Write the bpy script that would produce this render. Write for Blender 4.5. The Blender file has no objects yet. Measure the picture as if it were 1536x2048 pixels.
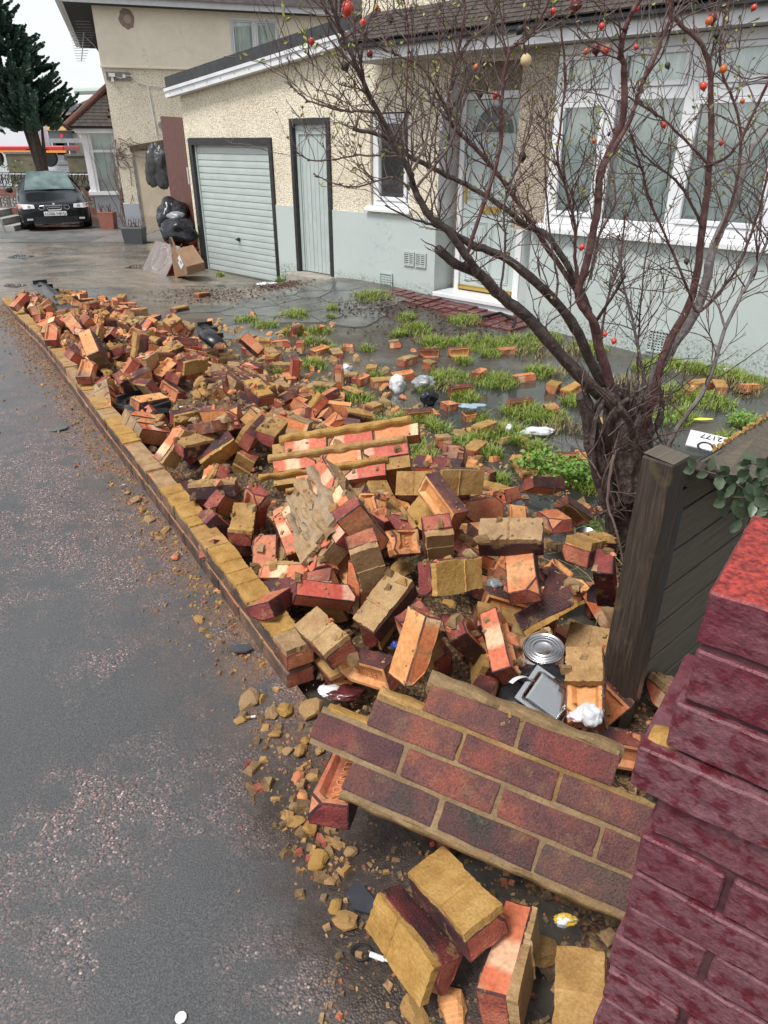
import bpy, bmesh, math, random
import numpy as np
from mathutils import Vector, Matrix, noise, Quaternion
R_ = math.radians
SC = bpy.context.scene
COL = SC.collection
# ---------------------------------------------------------------- camera
CH, CP, CF = 1.65, R_(28), 1400.0
cam = bpy.data.cameras.new('camera'); camo = bpy.data.objects.new('camera', cam); COL.objects.link(camo)
camo.location = (0, 0, CH); camo.rotation_euler = (R_(90) - CP, 0, 0)
cam.sensor_fit = 'VERTICAL'; cam.sensor_height = 36; cam.lens = 36 * CF / 2048
cam.clip_start = 0.05; cam.clip_end = 2000
SC.camera = camo
# ---------------------------------------------------------------- sky, sun, exposure
w = bpy.data.worlds.new('World'); SC.world = w; w.use_nodes = True
nt = w.node_tree; nt.nodes.clear()
sky = nt.nodes.new('ShaderNodeTexSky'); sky.sky_type = 'NISHITA'; sky.sun_disc = False
SUN_EL, SUN_AZ = R_(60), R_(228)
sky.sun_elevation = SUN_EL; sky.sun_rotation = SUN_AZ; sky.air_density = 1.0; sky.dust_density = 1.0; sky.ozone_density = 1.0
hs = nt.nodes.new('ShaderNodeHueSaturation'); hs.inputs['Saturation'].default_value = 0.22; hs.inputs['Value'].default_value = 1.0
bg = nt.nodes.new('ShaderNodeBackground'); bg.inputs['Strength'].default_value = 0.08
out = nt.nodes.new('ShaderNodeOutputWorld')
nt.links.new(sky.outputs[0], hs.inputs['Color']); nt.links.new(hs.outputs[0], bg.inputs[0]); nt.links.new(bg.outputs[0], out.inputs[0])
sl = bpy.data.lights.new('sun', 'SUN'); sl.energy = 1.5; sl.angle = R_(18); sl.color = (1, .97, .93)
so = bpy.data.objects.new('sun', sl); COL.objects.link(so)
sd = Vector((math.sin(SUN_AZ) * math.cos(SUN_EL), math.cos(SUN_AZ) * math.cos(SUN_EL), math.sin(SUN_EL)))
so.rotation_euler = (-sd).to_track_quat('-Z', 'Y').to_euler(); so.location = (0, 0, 30)
SC.view_settings.view_transform = 'Standard'; SC.view_settings.look = 'None'
SC.view_settings.exposure = 1.3; SC.view_settings.gamma = 1.0; SC.view_settings.use_curve_mapping = False
SC.cycles.max_bounces = 8; SC.cycles.transparent_max_bounces = 16
# ---------------------------------------------------------------- helpers
rng = random.Random(7)
def ray(u, v):
    a = (u - 768) / CF; b = -(v - 1024) / CF
    return Vector((a, math.cos(CP) + b * math.sin(CP), b * math.cos(CP) - math.sin(CP)))
def gp(u, v, z=0.0):
    d = ray(u, v); t = (z - CH) / d.z; return Vector((d.x * t, d.y * t, z))
def aty(u, v, Y):
    d = ray(u, v); t = Y / d.y; return Vector((d.x * t, Y, CH + d.z * t))
def n3(x, y, z, s=1.0): return noise.noise(Vector((x * s, y * s, z * s)))

class MB:
    def __init__(self): self.v = []; self.f = []; self.m = []
    def add(self, vs, fs, m=0):
        o = len(self.v); self.v += [tuple(p) for p in vs]; self.f += [tuple(i + o for i in f) for f in fs]; self.m += [m] * len(fs)
    def box(self, x0, x1, y0, y1, z0, z1, m=0):
        self.add([(x0,y0,z0),(x1,y0,z0),(x1,y1,z0),(x0,y1,z0),(x0,y0,z1),(x1,y0,z1),(x1,y1,z1),(x0,y1,z1)],
                 [(0,3,2,1),(4,5,6,7),(0,1,5,4),(1,2,6,5),(2,3,7,6),(3,0,4,7)], m)
    def quad(self, a, b, c, d, m=0): self.add([a, b, c, d], [(0, 1, 2, 3)], m)
    def prism(self, poly, axis, a, b, m=0):
        """poly 2D points extruded along axis ('x','y','z') from a to b"""
        def mk(p, t):
            return {'x': (t, p[0], p[1]), 'y': (p[0], t, p[1]), 'z': (p[0], p[1], t)}[axis]
        n = len(poly); vs = [mk(p, a) for p in poly] + [mk(p, b) for p in poly]
        self.add(vs, [tuple(range(n)), tuple(range(2*n-1, n-1, -1))] + [((i+1) % n, i, n+i, n+(i+1) % n) for i in range(n)], m)
    def tube(self, pts, rad, n=6, m=0, cap=True):
        pts = [Vector(p) for p in pts]
        if not isinstance(rad, (list, tuple)): rad = [rad] * len(pts)
        o = len(self.v); up = None
        for i, p in enumerate(pts):
            d = (pts[min(i+1, len(pts)-1)] - pts[max(i-1, 0)])
            if d.length < 1e-9: d = Vector((0, 0, 1))
            d.normalize()
            if up is None:
                up = Vector((0, 0, 1)) if abs(d.z) < .9 else Vector((1, 0, 0))
            x = up.cross(d)
            if x.length < 1e-6: x = Vector((1, 0, 0)).cross(d)
            x.normalize(); y = d.cross(x); up = y.cross(x) * -1 if False else up
            for k in range(n):
                a = 2 * math.pi * k / n
                self.v.append(tuple(p + (x * math.cos(a) + y * math.sin(a)) * rad[i]))
        for i in range(len(pts) - 1):
            for k in range(n):
                self.f.append((o+i*n+k, o+i*n+(k+1) % n, o+(i+1)*n+(k+1) % n, o+(i+1)*n+k)); self.m.append(m)
        if cap:
            self.f.append(tuple(o + k for k in range(n - 1, -1, -1))); self.m.append(m)
            e = o + (len(pts)-1)*n; self.f.append(tuple(e + k for k in range(n))); self.m.append(m)
    def lathe(self, prof, n=20, m=0, c=(0, 0, 0)):
        o = len(self.v)
        for r, z in prof:
            for k in range(n):
                a = 2*math.pi*k/n; self.v.append((c[0]+r*math.cos(a), c[1]+r*math.sin(a), c[2]+z))
        for i in range(len(prof)-1):
            for k in range(n):
                self.f.append((o+i*n+k, o+i*n+(k+1) % n, o+(i+1)*n+(k+1) % n, o+(i+1)*n+k)); self.m.append(m)
    def mesh(self, name, mats, smooth=False, fixn=False):
        me = bpy.data.meshes.new(name); me.from_pydata(self.v, [], self.f)
        for mt in (mats if isinstance(mats, (list, tuple)) else [mats]): me.materials.append(mt)
        if len(me.polygons) == len(self.m): me.polygons.foreach_set('material_index', self.m)
        if smooth: me.polygons.foreach_set('use_smooth', [True] * len(me.polygons))
        if fixn:
            bm = bmesh.new(); bm.from_mesh(me); bmesh.ops.recalc_face_normals(bm, faces=bm.faces); bm.to_mesh(me); bm.free()
        me.update(); return me
    def obj(self, name, mats, parent=None, smooth=False, fixn=False, loc=None, rot=None):
        return mko(name, self.mesh(name, mats, smooth, fixn), parent, loc, rot)
def mko(name, data, parent=None, loc=None, rot=None):
    o = bpy.data.objects.new(name, data); COL.objects.link(o)
    if parent: o.parent = parent
    if loc is not None: o.location = loc
    if rot is not None: o.rotation_euler = rot
    return o
def bev(o, wd=.004, seg=1):
    md = o.modifiers.new('bevel', 'BEVEL'); md.width = wd; md.segments = seg; md.limit_method = 'ANGLE'; md.angle_limit = R_(40); return o
def tag(o, label=None, cat=None, group=None, kind=None):
    if label: o['label'] = label
    if cat: o['category'] = cat
    if group: o['group'] = group
    if kind: o['kind'] = kind
    return o
def thing(name, label, cat, loc=(0, 0, 0), rz=0.0, group=None):
    o = mko(name, None, None, loc, (0, 0, rz)); o.empty_display_size = .1
    return tag(o, label, cat, group)
def struct(o): o['kind'] = 'structure'; return o
def quick(name, fn, mats, parent=None, **k):
    b = MB(); fn(b); return b.obj(name, mats, parent, **k)
def text_mesh(body, size, depth=.001, align='CENTER'):
    c = bpy.data.curves.new('lettering', 'FONT'); c.body = body; c.size = size; c.extrude = depth; c.align_x = align; c.align_y = 'CENTER'
    c.resolution_u = 2
    o = bpy.data.objects.new('lettering', c); COL.objects.link(o)
    bpy.context.view_layer.update()
    me = bpy.data.meshes.new_from_object(o.evaluated_get(bpy.context.evaluated_depsgraph_get()))
    bpy.data.objects.remove(o); bpy.data.curves.remove(c); me.materials.clear(); return me
# ---------------------------------------------------------------- materials
def nodes(name):
    m = bpy.data.materials.new(name); m.use_nodes = True; t = m.node_tree; t.nodes.clear()
    o = t.nodes.new('ShaderNodeOutputMaterial'); b = t.nodes.new('ShaderNodeBsdfPrincipled'); t.links.new(b.outputs[0], o.inputs[0])
    return m, t, b
class N:
    """tiny node-graph writer"""
    def __init__(self, t): self.t = t
    def new(self, ty, **k):
        n = self.t.nodes.new(ty)
        for a, v in k.items(): setattr(n, a, v)
        return n
    def link(self, a, b): self.t.links.new(a, b)
    def coord(self, kind='Object', rand=0.0):
        tc = self.new('ShaderNodeTexCoord'); s = tc.outputs[kind]
        if rand:
            oi = self.new('ShaderNodeObjectInfo'); ml = self.new('ShaderNodeMath', operation='MULTIPLY'); ml.inputs[1].default_value = rand
            self.link(oi.outputs['Random'], ml.inputs[0]); ad = self.new('ShaderNodeVectorMath', operation='ADD')
            self.link(s, ad.inputs[0]); self.link(ml.outputs[0], ad.inputs[1]); s = ad.outputs[0]
        return s
    def world(self):
        return self.new('ShaderNodeNewGeometry').outputs['Position']
    def noise(self, co, scale, detail=4, rough=.55, dist=0):
        n = self.new('ShaderNodeTexNoise'); n.inputs['Scale'].default_value = scale; n.inputs['Detail'].default_value = detail
        n.inputs['Roughness'].default_value = rough; n.inputs['Distortion'].default_value = dist; self.link(co, n.inputs['Vector']); return n.outputs['Fac']
    def vor(self, co, scale, feature='F1', out='Distance'):
        n = self.new('ShaderNodeTexVoronoi', feature=feature); n.inputs['Scale'].default_value = scale; self.link(co, n.inputs['Vector']); return n.outputs[out]
    def ramp(self, fac, stops, interp='LINEAR'):
        n = self.new('ShaderNodeValToRGB'); cr = n.color_ramp; cr.interpolation = interp
        while len(cr.elements) > 1: cr.elements.remove(cr.elements[-1])
        for i, (p, c) in enumerate(stops):
            e = cr.elements[0] if i == 0 else cr.elements.new(p)
            e.position = p; e.color = (c, c, c, 1) if isinstance(c, (int, float)) else (*c, 1)
        self.link(fac, n.inputs[0]); return n.outputs[0]
    def mix(self, fac, a, b, blend='MIX'):
        n = self.new('ShaderNodeMix', data_type='RGBA', blend_type=blend)
        if isinstance(fac, (int, float)): n.inputs[0].default_value = fac
        else: self.link(fac, n.inputs[0])
        for v, i in ((a, 6), (b, 7)):
            if isinstance(v, tuple): n.inputs[i].default_value = (*v, 1)
            else: self.link(v, n.inputs[i])
        return n.outputs[2]
    def math(self, op, a, b=None, clamp=False):
        n = self.new('ShaderNodeMath', operation=op, use_clamp=clamp)
        for v, i in ((a, 0), (b, 1)):
            if v is None: continue
            if isinstance(v, (int, float)): n.inputs[i].default_value = v
            else: self.link(v, n.inputs[i])
        return n.outputs[0]
    def bump(self, h, strength, dist=.01, prev=None):
        n = self.new('ShaderNodeBump'); n.inputs['Strength'].default_value = strength; n.inputs['Distance'].default_value = dist
        self.link(h, n.inputs['Height'])
        if prev is not None: self.link(prev, n.inputs['Normal'])
        return n.outputs[0]
    def sep(self, co):
        n = self.new('ShaderNodeSeparateXYZ'); self.link(co, n.inputs[0]); return n.outputs
    def objrand(self): return self.new('ShaderNodeObjectInfo').outputs['Random']
    def hsv(self, col, h=.5, s=1., v=1.):
        n = self.new('ShaderNodeHueSaturation')
        for val, nm in ((h, 'Hue'), (s, 'Saturation'), (v, 'Value')):
            if isinstance(val, (int, float)): n.inputs[nm].default_value = val
            else: self.link(val, n.inputs[nm])
        self.link(col, n.inputs['Color']); return n.outputs[0]
def setin(b, k, v, t):
    if isinstance(v, tuple): b.inputs[k].default_value = (*v, 1)
    elif isinstance(v, (int, float)): b.inputs[k].default_value = v
    else: t.links.new(v, b.inputs[k])
def simple(name, c1, c2=None, scale=8, rough=.6, bump=0., bscale=60, bdist=.004, metal=0., spec=.5, coord='Object', rand=5.0, lo=.35, hi=.65, rr=None, coat=0.):
    m, t, b = nodes(name); g = N(t); co = g.world() if coord == 'World' else g.coord(coord, rand)
    if c2 is None: setin(b, 'Base Color', c1, t)
    else: setin(b, 'Base Color', g.ramp(g.noise(co, scale, 6), [(lo, c1), (hi, c2)]), t)
    if rr: setin(b, 'Roughness', g.ramp(g.noise(co, scale * .7, 4), [(.35, rr[0]), (.65, rr[1])]), t)
    else: setin(b, 'Roughness', rough, t)
    b.inputs['Metallic'].default_value = metal; b.inputs['Specular IOR Level'].default_value = spec
    b.inputs['Coat Weight'].default_value = coat
    if bump: setin(b, 'Normal', g.bump(g.noise(co, bscale, 4), bump, bdist), t)
    return m
MT = {}
def pebbledash(name, c1, c2):
    m, t, b = nodes(name); g = N(t); co = g.coord('Object')
    v = g.vor(co, 75); big = g.noise(co, 1.3, 5)
    col = g.ramp(g.vor(co, 75, out='Color'), [(.15, tuple(x * .62 for x in c1)), (.45, c1), (.8, c2)])
    dirt = g.ramp(big, [(.3, (.80, .77, .72)), (.6, (1, 1, 1))]); col = g.mix(.75, col, dirt, 'MULTIPLY')
    # dark gaps between the stones
    gap = g.ramp(v, [(.0, (1, 1, 1)), (.55, (1, 1, 1)), (.95, (.5, .44, .38))]); col = g.mix(.55, col, gap, 'MULTIPLY')
    setin(b, 'Base Color', col, t); b.inputs['Roughness'].default_value = .85
    hh = g.math('SUBTRACT', 1.0, v); hh2 = g.math('ADD', hh, g.math('MULTIPLY', g.noise(co, 25, 3), .8))
    setin(b, 'Normal', g.bump(hh2, .9, .012), t); return m
MT['pebble'] = pebbledash('pebbledash', (.82, .735, .565), (.92, .86, .71))
MT['pebble_shade'] = pebbledash('pebbledash_shade', (.34, .28, .22), (.52, .45, .36))  # darker copy of the pebbledash, porch shade put into its colour
def painted_render(name, c, dirt=(.55, .55, .5), amt=.6):
    m, t, b = nodes(name); g = N(t); co = g.coord('Object')
    n1 = g.noise(co, 1.5, 8, .65); n2 = g.noise(co, 9, 5)
    col = g.mix(g.math('MULTIPLY', g.ramp(n1, [(.42, 1.), (.6, 0.)]), amt * .35), c, dirt)
    col = g.mix(g.ramp(n2, [(.3, .12), (.7, 0.)]), col, tuple(x * .7 for x in dirt))
    sp = g.ramp(g.noise(co, 40, 2), [(.70, 0.), (.74, .5)]); col = g.mix(sp, col, (.36, .36, .34))
    zc = g.sep(co)[2]; spl = g.math('MULTIPLY', g.ramp(g.math('ADD', zc, g.math('MULTIPLY', g.noise(co, 6, 5, .7), .28)), [(.0, 1.), (.10, 0.)]), g.ramp(g.noise(co, 38, 5, .75), [(.48, 0.), (.6, .75)]))
    col = g.mix(spl, col, (.10, .105, .075))
    crk = g.new('ShaderNodeTexVoronoi', feature='DISTANCE_TO_EDGE'); crk.inputs['Scale'].default_value = .9
    wv = g.new('ShaderNodeVectorMath', operation='ADD'); nz_ = g.new('ShaderNodeTexNoise'); nz_.inputs['Scale'].default_value = 6; g.link(co, nz_.inputs['Vector']); ws_ = g.new('ShaderNodeVectorMath', operation='SCALE'); ws_.inputs['Scale'].default_value = .2
    g.link(nz_.outputs['Color'], ws_.inputs[0]); g.link(co, wv.inputs[0]); g.link(ws_.outputs[0], wv.inputs[1]); g.link(wv.outputs[0], crk.inputs['Vector'])
    col = g.mix(g.math('MULTIPLY', g.ramp(crk.outputs['Distance'], [(.0, 1.), (.004, 0.)]), g.ramp(g.noise(co, .7, 2), [(.58, 0.), (.64, .35)])), col, (.25, .25, .24))
    setin(b, 'Base Color', col, t); b.inputs['Roughness'].default_value = .7
    setin(b, 'Normal', g.bump(g.noise(co, 60, 5), .25, .004), t); return m
MT['plinth'] = painted_render('mint_render', (.43, .49, .475))
MT['cream'] = painted_render('cream_render', (.86, .77, .61), (.56, .48, .38))
MT['greyplinth'] = painted_render('grey_render', (.36, .38, .43))
MT['beige'] = painted_render('beige_render', (.62, .52, .38), (.33, .27, .2), 1.0)
MT['upvc'] = simple('white_upvc', (.72, .73, .74), (.66, .67, .68), 3, .3, spec=.5)
MT['trim'] = simple('grey_white_trim', (.70, .71, .72), (.58, .59, .6), 4, .4)
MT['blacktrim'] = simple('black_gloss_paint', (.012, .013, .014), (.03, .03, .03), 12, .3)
MT['black'] = simple('black_plastic', (.010, .010, .011), (.022, .022, .024), 9, .3, bump=.15, bscale=20)
MT['mint_metal'] = simple('mint_painted_metal', (.40, .45, .435), (.46, .51, .49), 3, .35, rr=(.3, .5))
MT['mint_wood'] = simple('mint_painted_boards', (.37, .43, .41), (.43, .48, .465), 6, .45, bump=.12, bscale=35)
MT['mint_door'] = simple('pale_mint_door', (.42, .48, .465), (.46, .52, .505), 2, .3)
MT['gold'] = simple('polished_brass', (.62, .42, .12), rough=.28, metal=1.)
MT['curtain'] = simple('net_curtain', (.66, .74, .72), (.86, .9, .88), 5, .8)
MT['lace'] = simple('lace_hem', (.80, .85, .83), (.45, .52, .5), 55, .8, lo=.45, hi=.55)
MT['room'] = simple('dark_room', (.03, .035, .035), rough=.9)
MT['woodbrown'] = simple('brown_gate_wood', (.085, .03, .022), (.14, .05, .035), 10, .6, bump=.2, bscale=40)
MT['steel'] = simple('weathered_metal', (.28, .29, .3), (.4, .4, .4), 10, .35, metal=.8)
def glassmat(name, tint=(.94, .97, .96), refl=.05):
    m = bpy.data.materials.new(name); m.use_nodes = True; t = m.node_tree; t.nodes.clear()
    o = t.nodes.new('ShaderNodeOutputMaterial'); tr = t.nodes.new('ShaderNodeBsdfTransparent'); gl = t.nodes.new('ShaderNodeBsdfGlossy')
    tr.inputs[0].default_value = (*tint, 1); gl.inputs['Roughness'].default_value = .03; gl.inputs[0].default_value = (1, 1, 1, 1)
    fr = t.nodes.new('ShaderNodeFresnel'); fr.inputs[0].default_value = 1.5
    ad = t.nodes.new('ShaderNodeMath'); ad.operation = 'ADD'; ad.inputs[1].default_value = refl; ad.use_clamp = True
    mx = t.nodes.new('ShaderNodeMixShader'); t.links.new(fr.outputs[0], ad.inputs[0]); t.links.new(ad.outputs[0], mx.inputs[0])
    t.links.new(tr.outputs[0], mx.inputs[1]); t.links.new(gl.outputs[0], mx.inputs[2]); t.links.new(mx.outputs[0], o.inputs[0]); return m
MT['glass'] = glassmat('window_glass')
MT['carglass'] = glassmat('car_glass', (.35, .45, .44), .25)

# ================================================================ GROUND
W0 = Vector((-.328, 1.815)); DW = Vector((-.5286, .849)); NW = Vector((.849, .5286))
def wq(w_, q): p = W0 + DW * w_ + NW * q; return p.x, p.y
def towq(x, y): d = Vector((x, y)) - W0; return d.dot(DW), d.dot(NW)
class TPS:
    def __init__(self, pts, reg=.02):
        P = np.array(pts, float); self.P = P[:, :2]; n = len(P)
        r = np.linalg.norm(self.P[:, None] - self.P[None], axis=2); K = np.where(r > 0, r * r * np.log(r + 1e-12), 0) + reg * np.eye(n)
        A = np.zeros((n+3, n+3)); A[:n, :n] = K; A[:n, n] = 1; A[:n, n+1:] = self.P; A[n, :n] = 1; A[n+1:, :n] = self.P.T
        self.w = np.linalg.solve(A, np.r_[P[:, 2], 0, 0, 0])
    def __call__(self, x, y):
        r = np.hypot(self.P[:, 0] - x, self.P[:, 1] - y); n = len(self.P)
        return float(self.w[:n] @ np.where(r > 0, r*r*np.log(r+1e-12), 0) + self.w[n] + self.w[n+1]*x + self.w[n+2]*y)
YP = [(-3.3,13.4,-.42),(-1.72,11.89,-.42),(-.7,10.93,-.17),(.82,9.48,-.2),(1.7,8.2,-.28),(2.8,7.2,-.33),(3.9,6.2,-.33),(-.1,1.9,-.08),(-.8,3.2,-.12),(-2.3,5.7,-.15),
 (-3.6,7.8,-.17),(-4.9,9.5,-.16),(1.5,3,-.32),(.3,4.5,-.32),(1.5,5,-.34),(-1,7,-.28),(0,6.5,-.3),(2.5,4.5,-.34),(-1.5,9,-.25),(-4,11.5,-.33),(-6.4,19,-.43),(-9,20,-.47),(-8,14,-.38),(1,1.2,-.1),(-13,22,-.5),(3,2,-.3),(-10,12,-.27),(-7,10.5,-.2),(5,1,-.3),(0,18,-.45),(-14,34,-.55)]
tps_y = TPS(YP)
PP = [(0,0,0),(-1,1,0),(-.33,1.8,0),(-2.6,5.6,-.02),(-6,4,0),(-2,-1,0),(.6,.3,0),(-9,6,-.05),(1.5,-.5,0)]
for q in (0, -1, -2, -4, -7):
    x, y = wq(8.9, q); PP.append((x, y, tps_y(x, y) + .003))
tps_p = TPS(PP)
def yard_z(x, y):
    z = tps_y(x, y); w_, q = towq(x, y)
    g = max(0, min(1, (q - .3) / .8)) * max(0, min(1, (7.5 - w_) / 1.5))
    return z + g * (.030 * n3(x, y, 0, 1.1) + .014 * n3(x, y, 5, 3.5)) + .004 * n3(x, y, 2, 6)
def pave_z(x, y):
    w_, q = towq(x, y)
    e = math.exp(-((q + .12) / .22) ** 2) * .010
    return tps_p(x, y) + .006 * n3(x, y, 9, 1.3) + .003 * n3(x, y, 3, 5) - e
def ground_z(x, y):
    w_, q = towq(x, y); return yard_z(x, y) if (q > .05 or w_ > 8.9) else pave_z(x, y)
def sheet(name, ws, qs, fz, mat):
    b = MB(); nw, nq = len(ws), len(qs)
    for a in ws:
        for q in qs:
            x, y = wq(a, q); b.v.append((x, y, fz(x, y)))
    for i in range(nw-1):
        for j in range(nq-1):
            b.f.append((i*nq+j, i*nq+j+1, (i+1)*nq+j+1, (i+1)*nq+j)); b.m.append(0)
    return struct(b.obj(name, mat, smooth=True, fixn=False))
def lin(a, b, n): return [a + (b - a) * i / (n - 1) for i in range(n)]
# wet asphalt with patches of worn pink aggregate
m, t, b = nodes('wet_asphalt'); g = N(t); co = g.world()
big = g.noise(co, .9, 5, .6, .4); worn = g.ramp(big, [(.45, 0.), (.54, 1.)])
edge = g.noise(co, 9, 4)
worn = g.math('MULTIPLY', worn, g.ramp(edge, [(.36, .0), (.52, 1.)]), True)
vc = g.vor(co, 150, out='Color'); vd = g.vor(co, 150)
stone = g.ramp(g.sep(vc)[0], [(.0, (.13, .09, .085)), (.45, (.26, .17, .155)), (.75, (.37, .26, .23)), (.93, (.58, .48, .44)), (1., (.48, .16, .14))])
stone = g.mix(g.ramp(vd, [(.45, 0.), (.72, 1.)]), stone, (.030, .028, .028))
fine = g.noise(co, 210, 4, .7); tar = g.ramp(fine, [(.3, (.042, .043, .044)), (.55, (.092, .094, .096)), (.8, (.185, .188, .19))])
tar = g.mix(g.ramp(g.noise(co, 260, 1), [(.73, 0.), (.77, .55)]), tar, (.28, .26, .25))
big2 = g.ramp(g.noise(co, .5, 4), [(.35, (.80, .80, .80)), (.65, (1.15, 1.15, 1.15))]); tar = g.mix(1., tar, big2, 'MULTIPLY')
gaps = g.ramp(g.sep(vc)[1], [(.30, 1.), (.34, .25)])
col = g.mix(g.math('MULTIPLY', worn, gaps), tar, stone)
# brick dust beside the wall
dx = g.new('ShaderNodeVectorMath', operation='DOT_PRODUCT'); g.link(co, dx.inputs[0]); dx.inputs[1].default_value = (NW.x, NW.y, 0)
qd = g.math('SUBTRACT', dx.outputs['Value'], W0.dot(NW))
dust = g.math('MULTIPLY', g.ramp(g.math('ADD', qd, 1.0), [(.55, 0.), (.85, .3), (1.0, 1.)]), g.ramp(g.noise(co, 7, 6, .7), [(.38, 0.), (.62, 1.)]))
dcol = g.ramp(g.noise(co, 90, 3), [(.3, (.10, .055, .035)), (.55, (.22, .12, .07)), (.75, (.30, .19, .10))])
col = g.mix(g.math('MULTIPLY', dust, .9), col, dcol)
# wet mud where the wall is gone
mw = g.new('ShaderNodeVectorMath', operation='DOT_PRODUCT'); g.link(co, mw.inputs[0]); mw.inputs[1].default_value = (DW.x, DW.y, 0)
mm = g.math('MULTIPLY', g.ramp(g.math('ADD', g.math('SUBTRACT', mw.outputs['Value'], W0.dot(DW)), 1.0), [(.55, 1.), (.95, 0.)]), g.ramp(g.math('ADD', qd, g.math('ADD', .78, g.math('MULTIPLY', g.noise(co, 4, 5, .65), .5))), [(.62, 0.), (.80, 1.)]))
col = g.mix(mm, col, g.ramp(g.noise(co, 55, 5, .7), [(.3, (.020, .015, .012)), (.55, (.050, .036, .028)), (.75, (.10, .07, .05))]))
# cracks
cr = g.new('ShaderNodeTexVoronoi', feature='DISTANCE_TO_EDGE'); cr.inputs['Scale'].default_value = .75; 
wrp = g.new('ShaderNodeVectorMath', operation='ADD'); nn = g.new('ShaderNodeTexNoise'); nn.inputs['Scale'].default_value = 5; nn.inputs['Detail'].default_value = 5
g.link(co, nn.inputs['Vector']); sc_ = g.new('ShaderNodeVectorMath', operation='SCALE'); sc_.inputs['Scale'].default_value = .22; g.link(nn.outputs['Color'], sc_.inputs[0])
g.link(co, wrp.inputs[0]); g.link(sc_.outputs[0], wrp.inputs[1]); g.link(wrp.outputs[0], cr.inputs['Vector'])
crk = g.math('MULTIPLY', g.ramp(cr.outputs['Distance'], [(.0, 1.), (.0028, .9), (.0055, 0.)]), g.ramp(g.noise(co, .8, 2), [(.62, 0.), (.68, .6)]))
col = g.mix(crk, col, (.012, .012, .012))
setin(b, 'Base Color', col, t)
wet = g.noise(co, .8, 5, .6)
ro = g.ramp(wet, [(.34, .20), (.5, .36), (.7, .55)])
setin(b, 'Roughness', ro, t); b.inputs['Specular IOR Level'].default_value = .42
h = g.math('ADD', g.math('MULTIPLY', fine, .8), g.math('MULTIPLY', g.math('SUBTRACT', 1., vd), g.math('MULTIPLY', worn, 1.0)))
h = g.math('SUBTRACT', h, g.math('MULTIPLY', crk, 3.))
setin(b, 'Normal', g.bump(h, .55, .006), t)
MT['asphalt'] = m
# wet concrete yard
m, t, b = nodes('wet_concrete_yard'); g = N(t); co = g.world()
n1 = g.noise(co, .55, 6, .6, .6); n2 = g.noise(co, 4, 6, .65)
col = g.ramp(n1, [(.30, (.09, .085, .075)), (.45, (.16, .145, .12)), (.56, (.24, .205, .165)), (.7, (.18, .16, .14))])
col = g.mix(.8, col, g.ramp(n2, [(.3, (.55, .55, .55)), (.7, (1.25, 1.22, 1.15))]), 'MULTIPLY')
col = g.mix(g.ramp(g.noise(co, 140, 2), [(.62, 0.), (.72, .5)]), col, (.30, .27, .23))
dx = g.new('ShaderNodeVectorMath', operation='DOT_PRODUCT'); g.link(co, dx.inputs[0]); dx.inputs[1].default_value = (DW.x, DW.y, 0)
wd = g.math('SUBTRACT', dx.outputs['Value'], W0.dot(DW))
mud = g.ramp(g.math('MULTIPLY', wd, .1), [(.60, 1.), (.78, 0.)])
mudc = g.ramp(g.noise(co, 14, 6, .7), [(.3, (.028, .026, .020)), (.6, (.062, .055, .042)), (.8, (.10, .085, .06))])
col = g.mix(g.math('MULTIPLY', mud, .88), col, mudc)
setin(b, 'Base Color', col, t)
setin(b, 'Roughness', g.ramp(g.noise(co, .9, 5, .6, 1.), [(.38, .12), (.5, .3), (.66, .6)]), t)
setin(b, 'Normal', g.bump(g.noise(co, 45, 5), .3, .006), t)
MT['yard'] = m
MT['water'] = simple('puddle_water', (.030, .031, .026), (.05, .05, .042), 2, .03, spec=.55, coord='World', bump=.03, bscale=6, bdist=.01)
MT['slate'] = simple('wet_slate_paving', (.075, .08, .075), (.14, .145, .13), 3, rr=(.14, .45), bump=.25, bscale=25)
sheet('pavement', lin(-3.2, 8.9, 190), lin(-7.5, 0.04, 116), pave_z, MT['asphalt'])
yard = sheet('yard_ground', lin(-2.6, 8.9, 190), lin(0.02, 9, 150), yard_z, MT['yard'])
sheet('driveway', lin(8.9, 34, 160), lin(-16, 16, 130), lambda x, y: yard_z(x, y), MT['yard'])
MT['earth'] = simple('far_ground', (.09, .09, .085), (.15, .15, .14), .2, .7, coord='World')
b = MB(); b.quad((-900, -300, -.95), (900, -300, -.95), (900, 1500, -.95), (-900, 1500, -.95)); struct(b.obj('ground', MT['earth']))
# standing water in the garden low spots
b = MB(); pts = [(-1.6,.55),(-1.2,4.2),(1,5.2),(3,4.9),(4.8,4.2),(6.4,2.6),(6.2,1.4),(4.5,.9),(2.5,.7),(.5,.6)]
b.add([(*wq(*p), -.324) for p in pts], [tuple(range(len(pts)))]); struct(b.obj('puddle_water', MT['water'], fixn=False))
o = bpy.data.objects['puddle_water']
if o.data.polygons[0].normal.z < 0: o.data.flip_normals()
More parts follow.
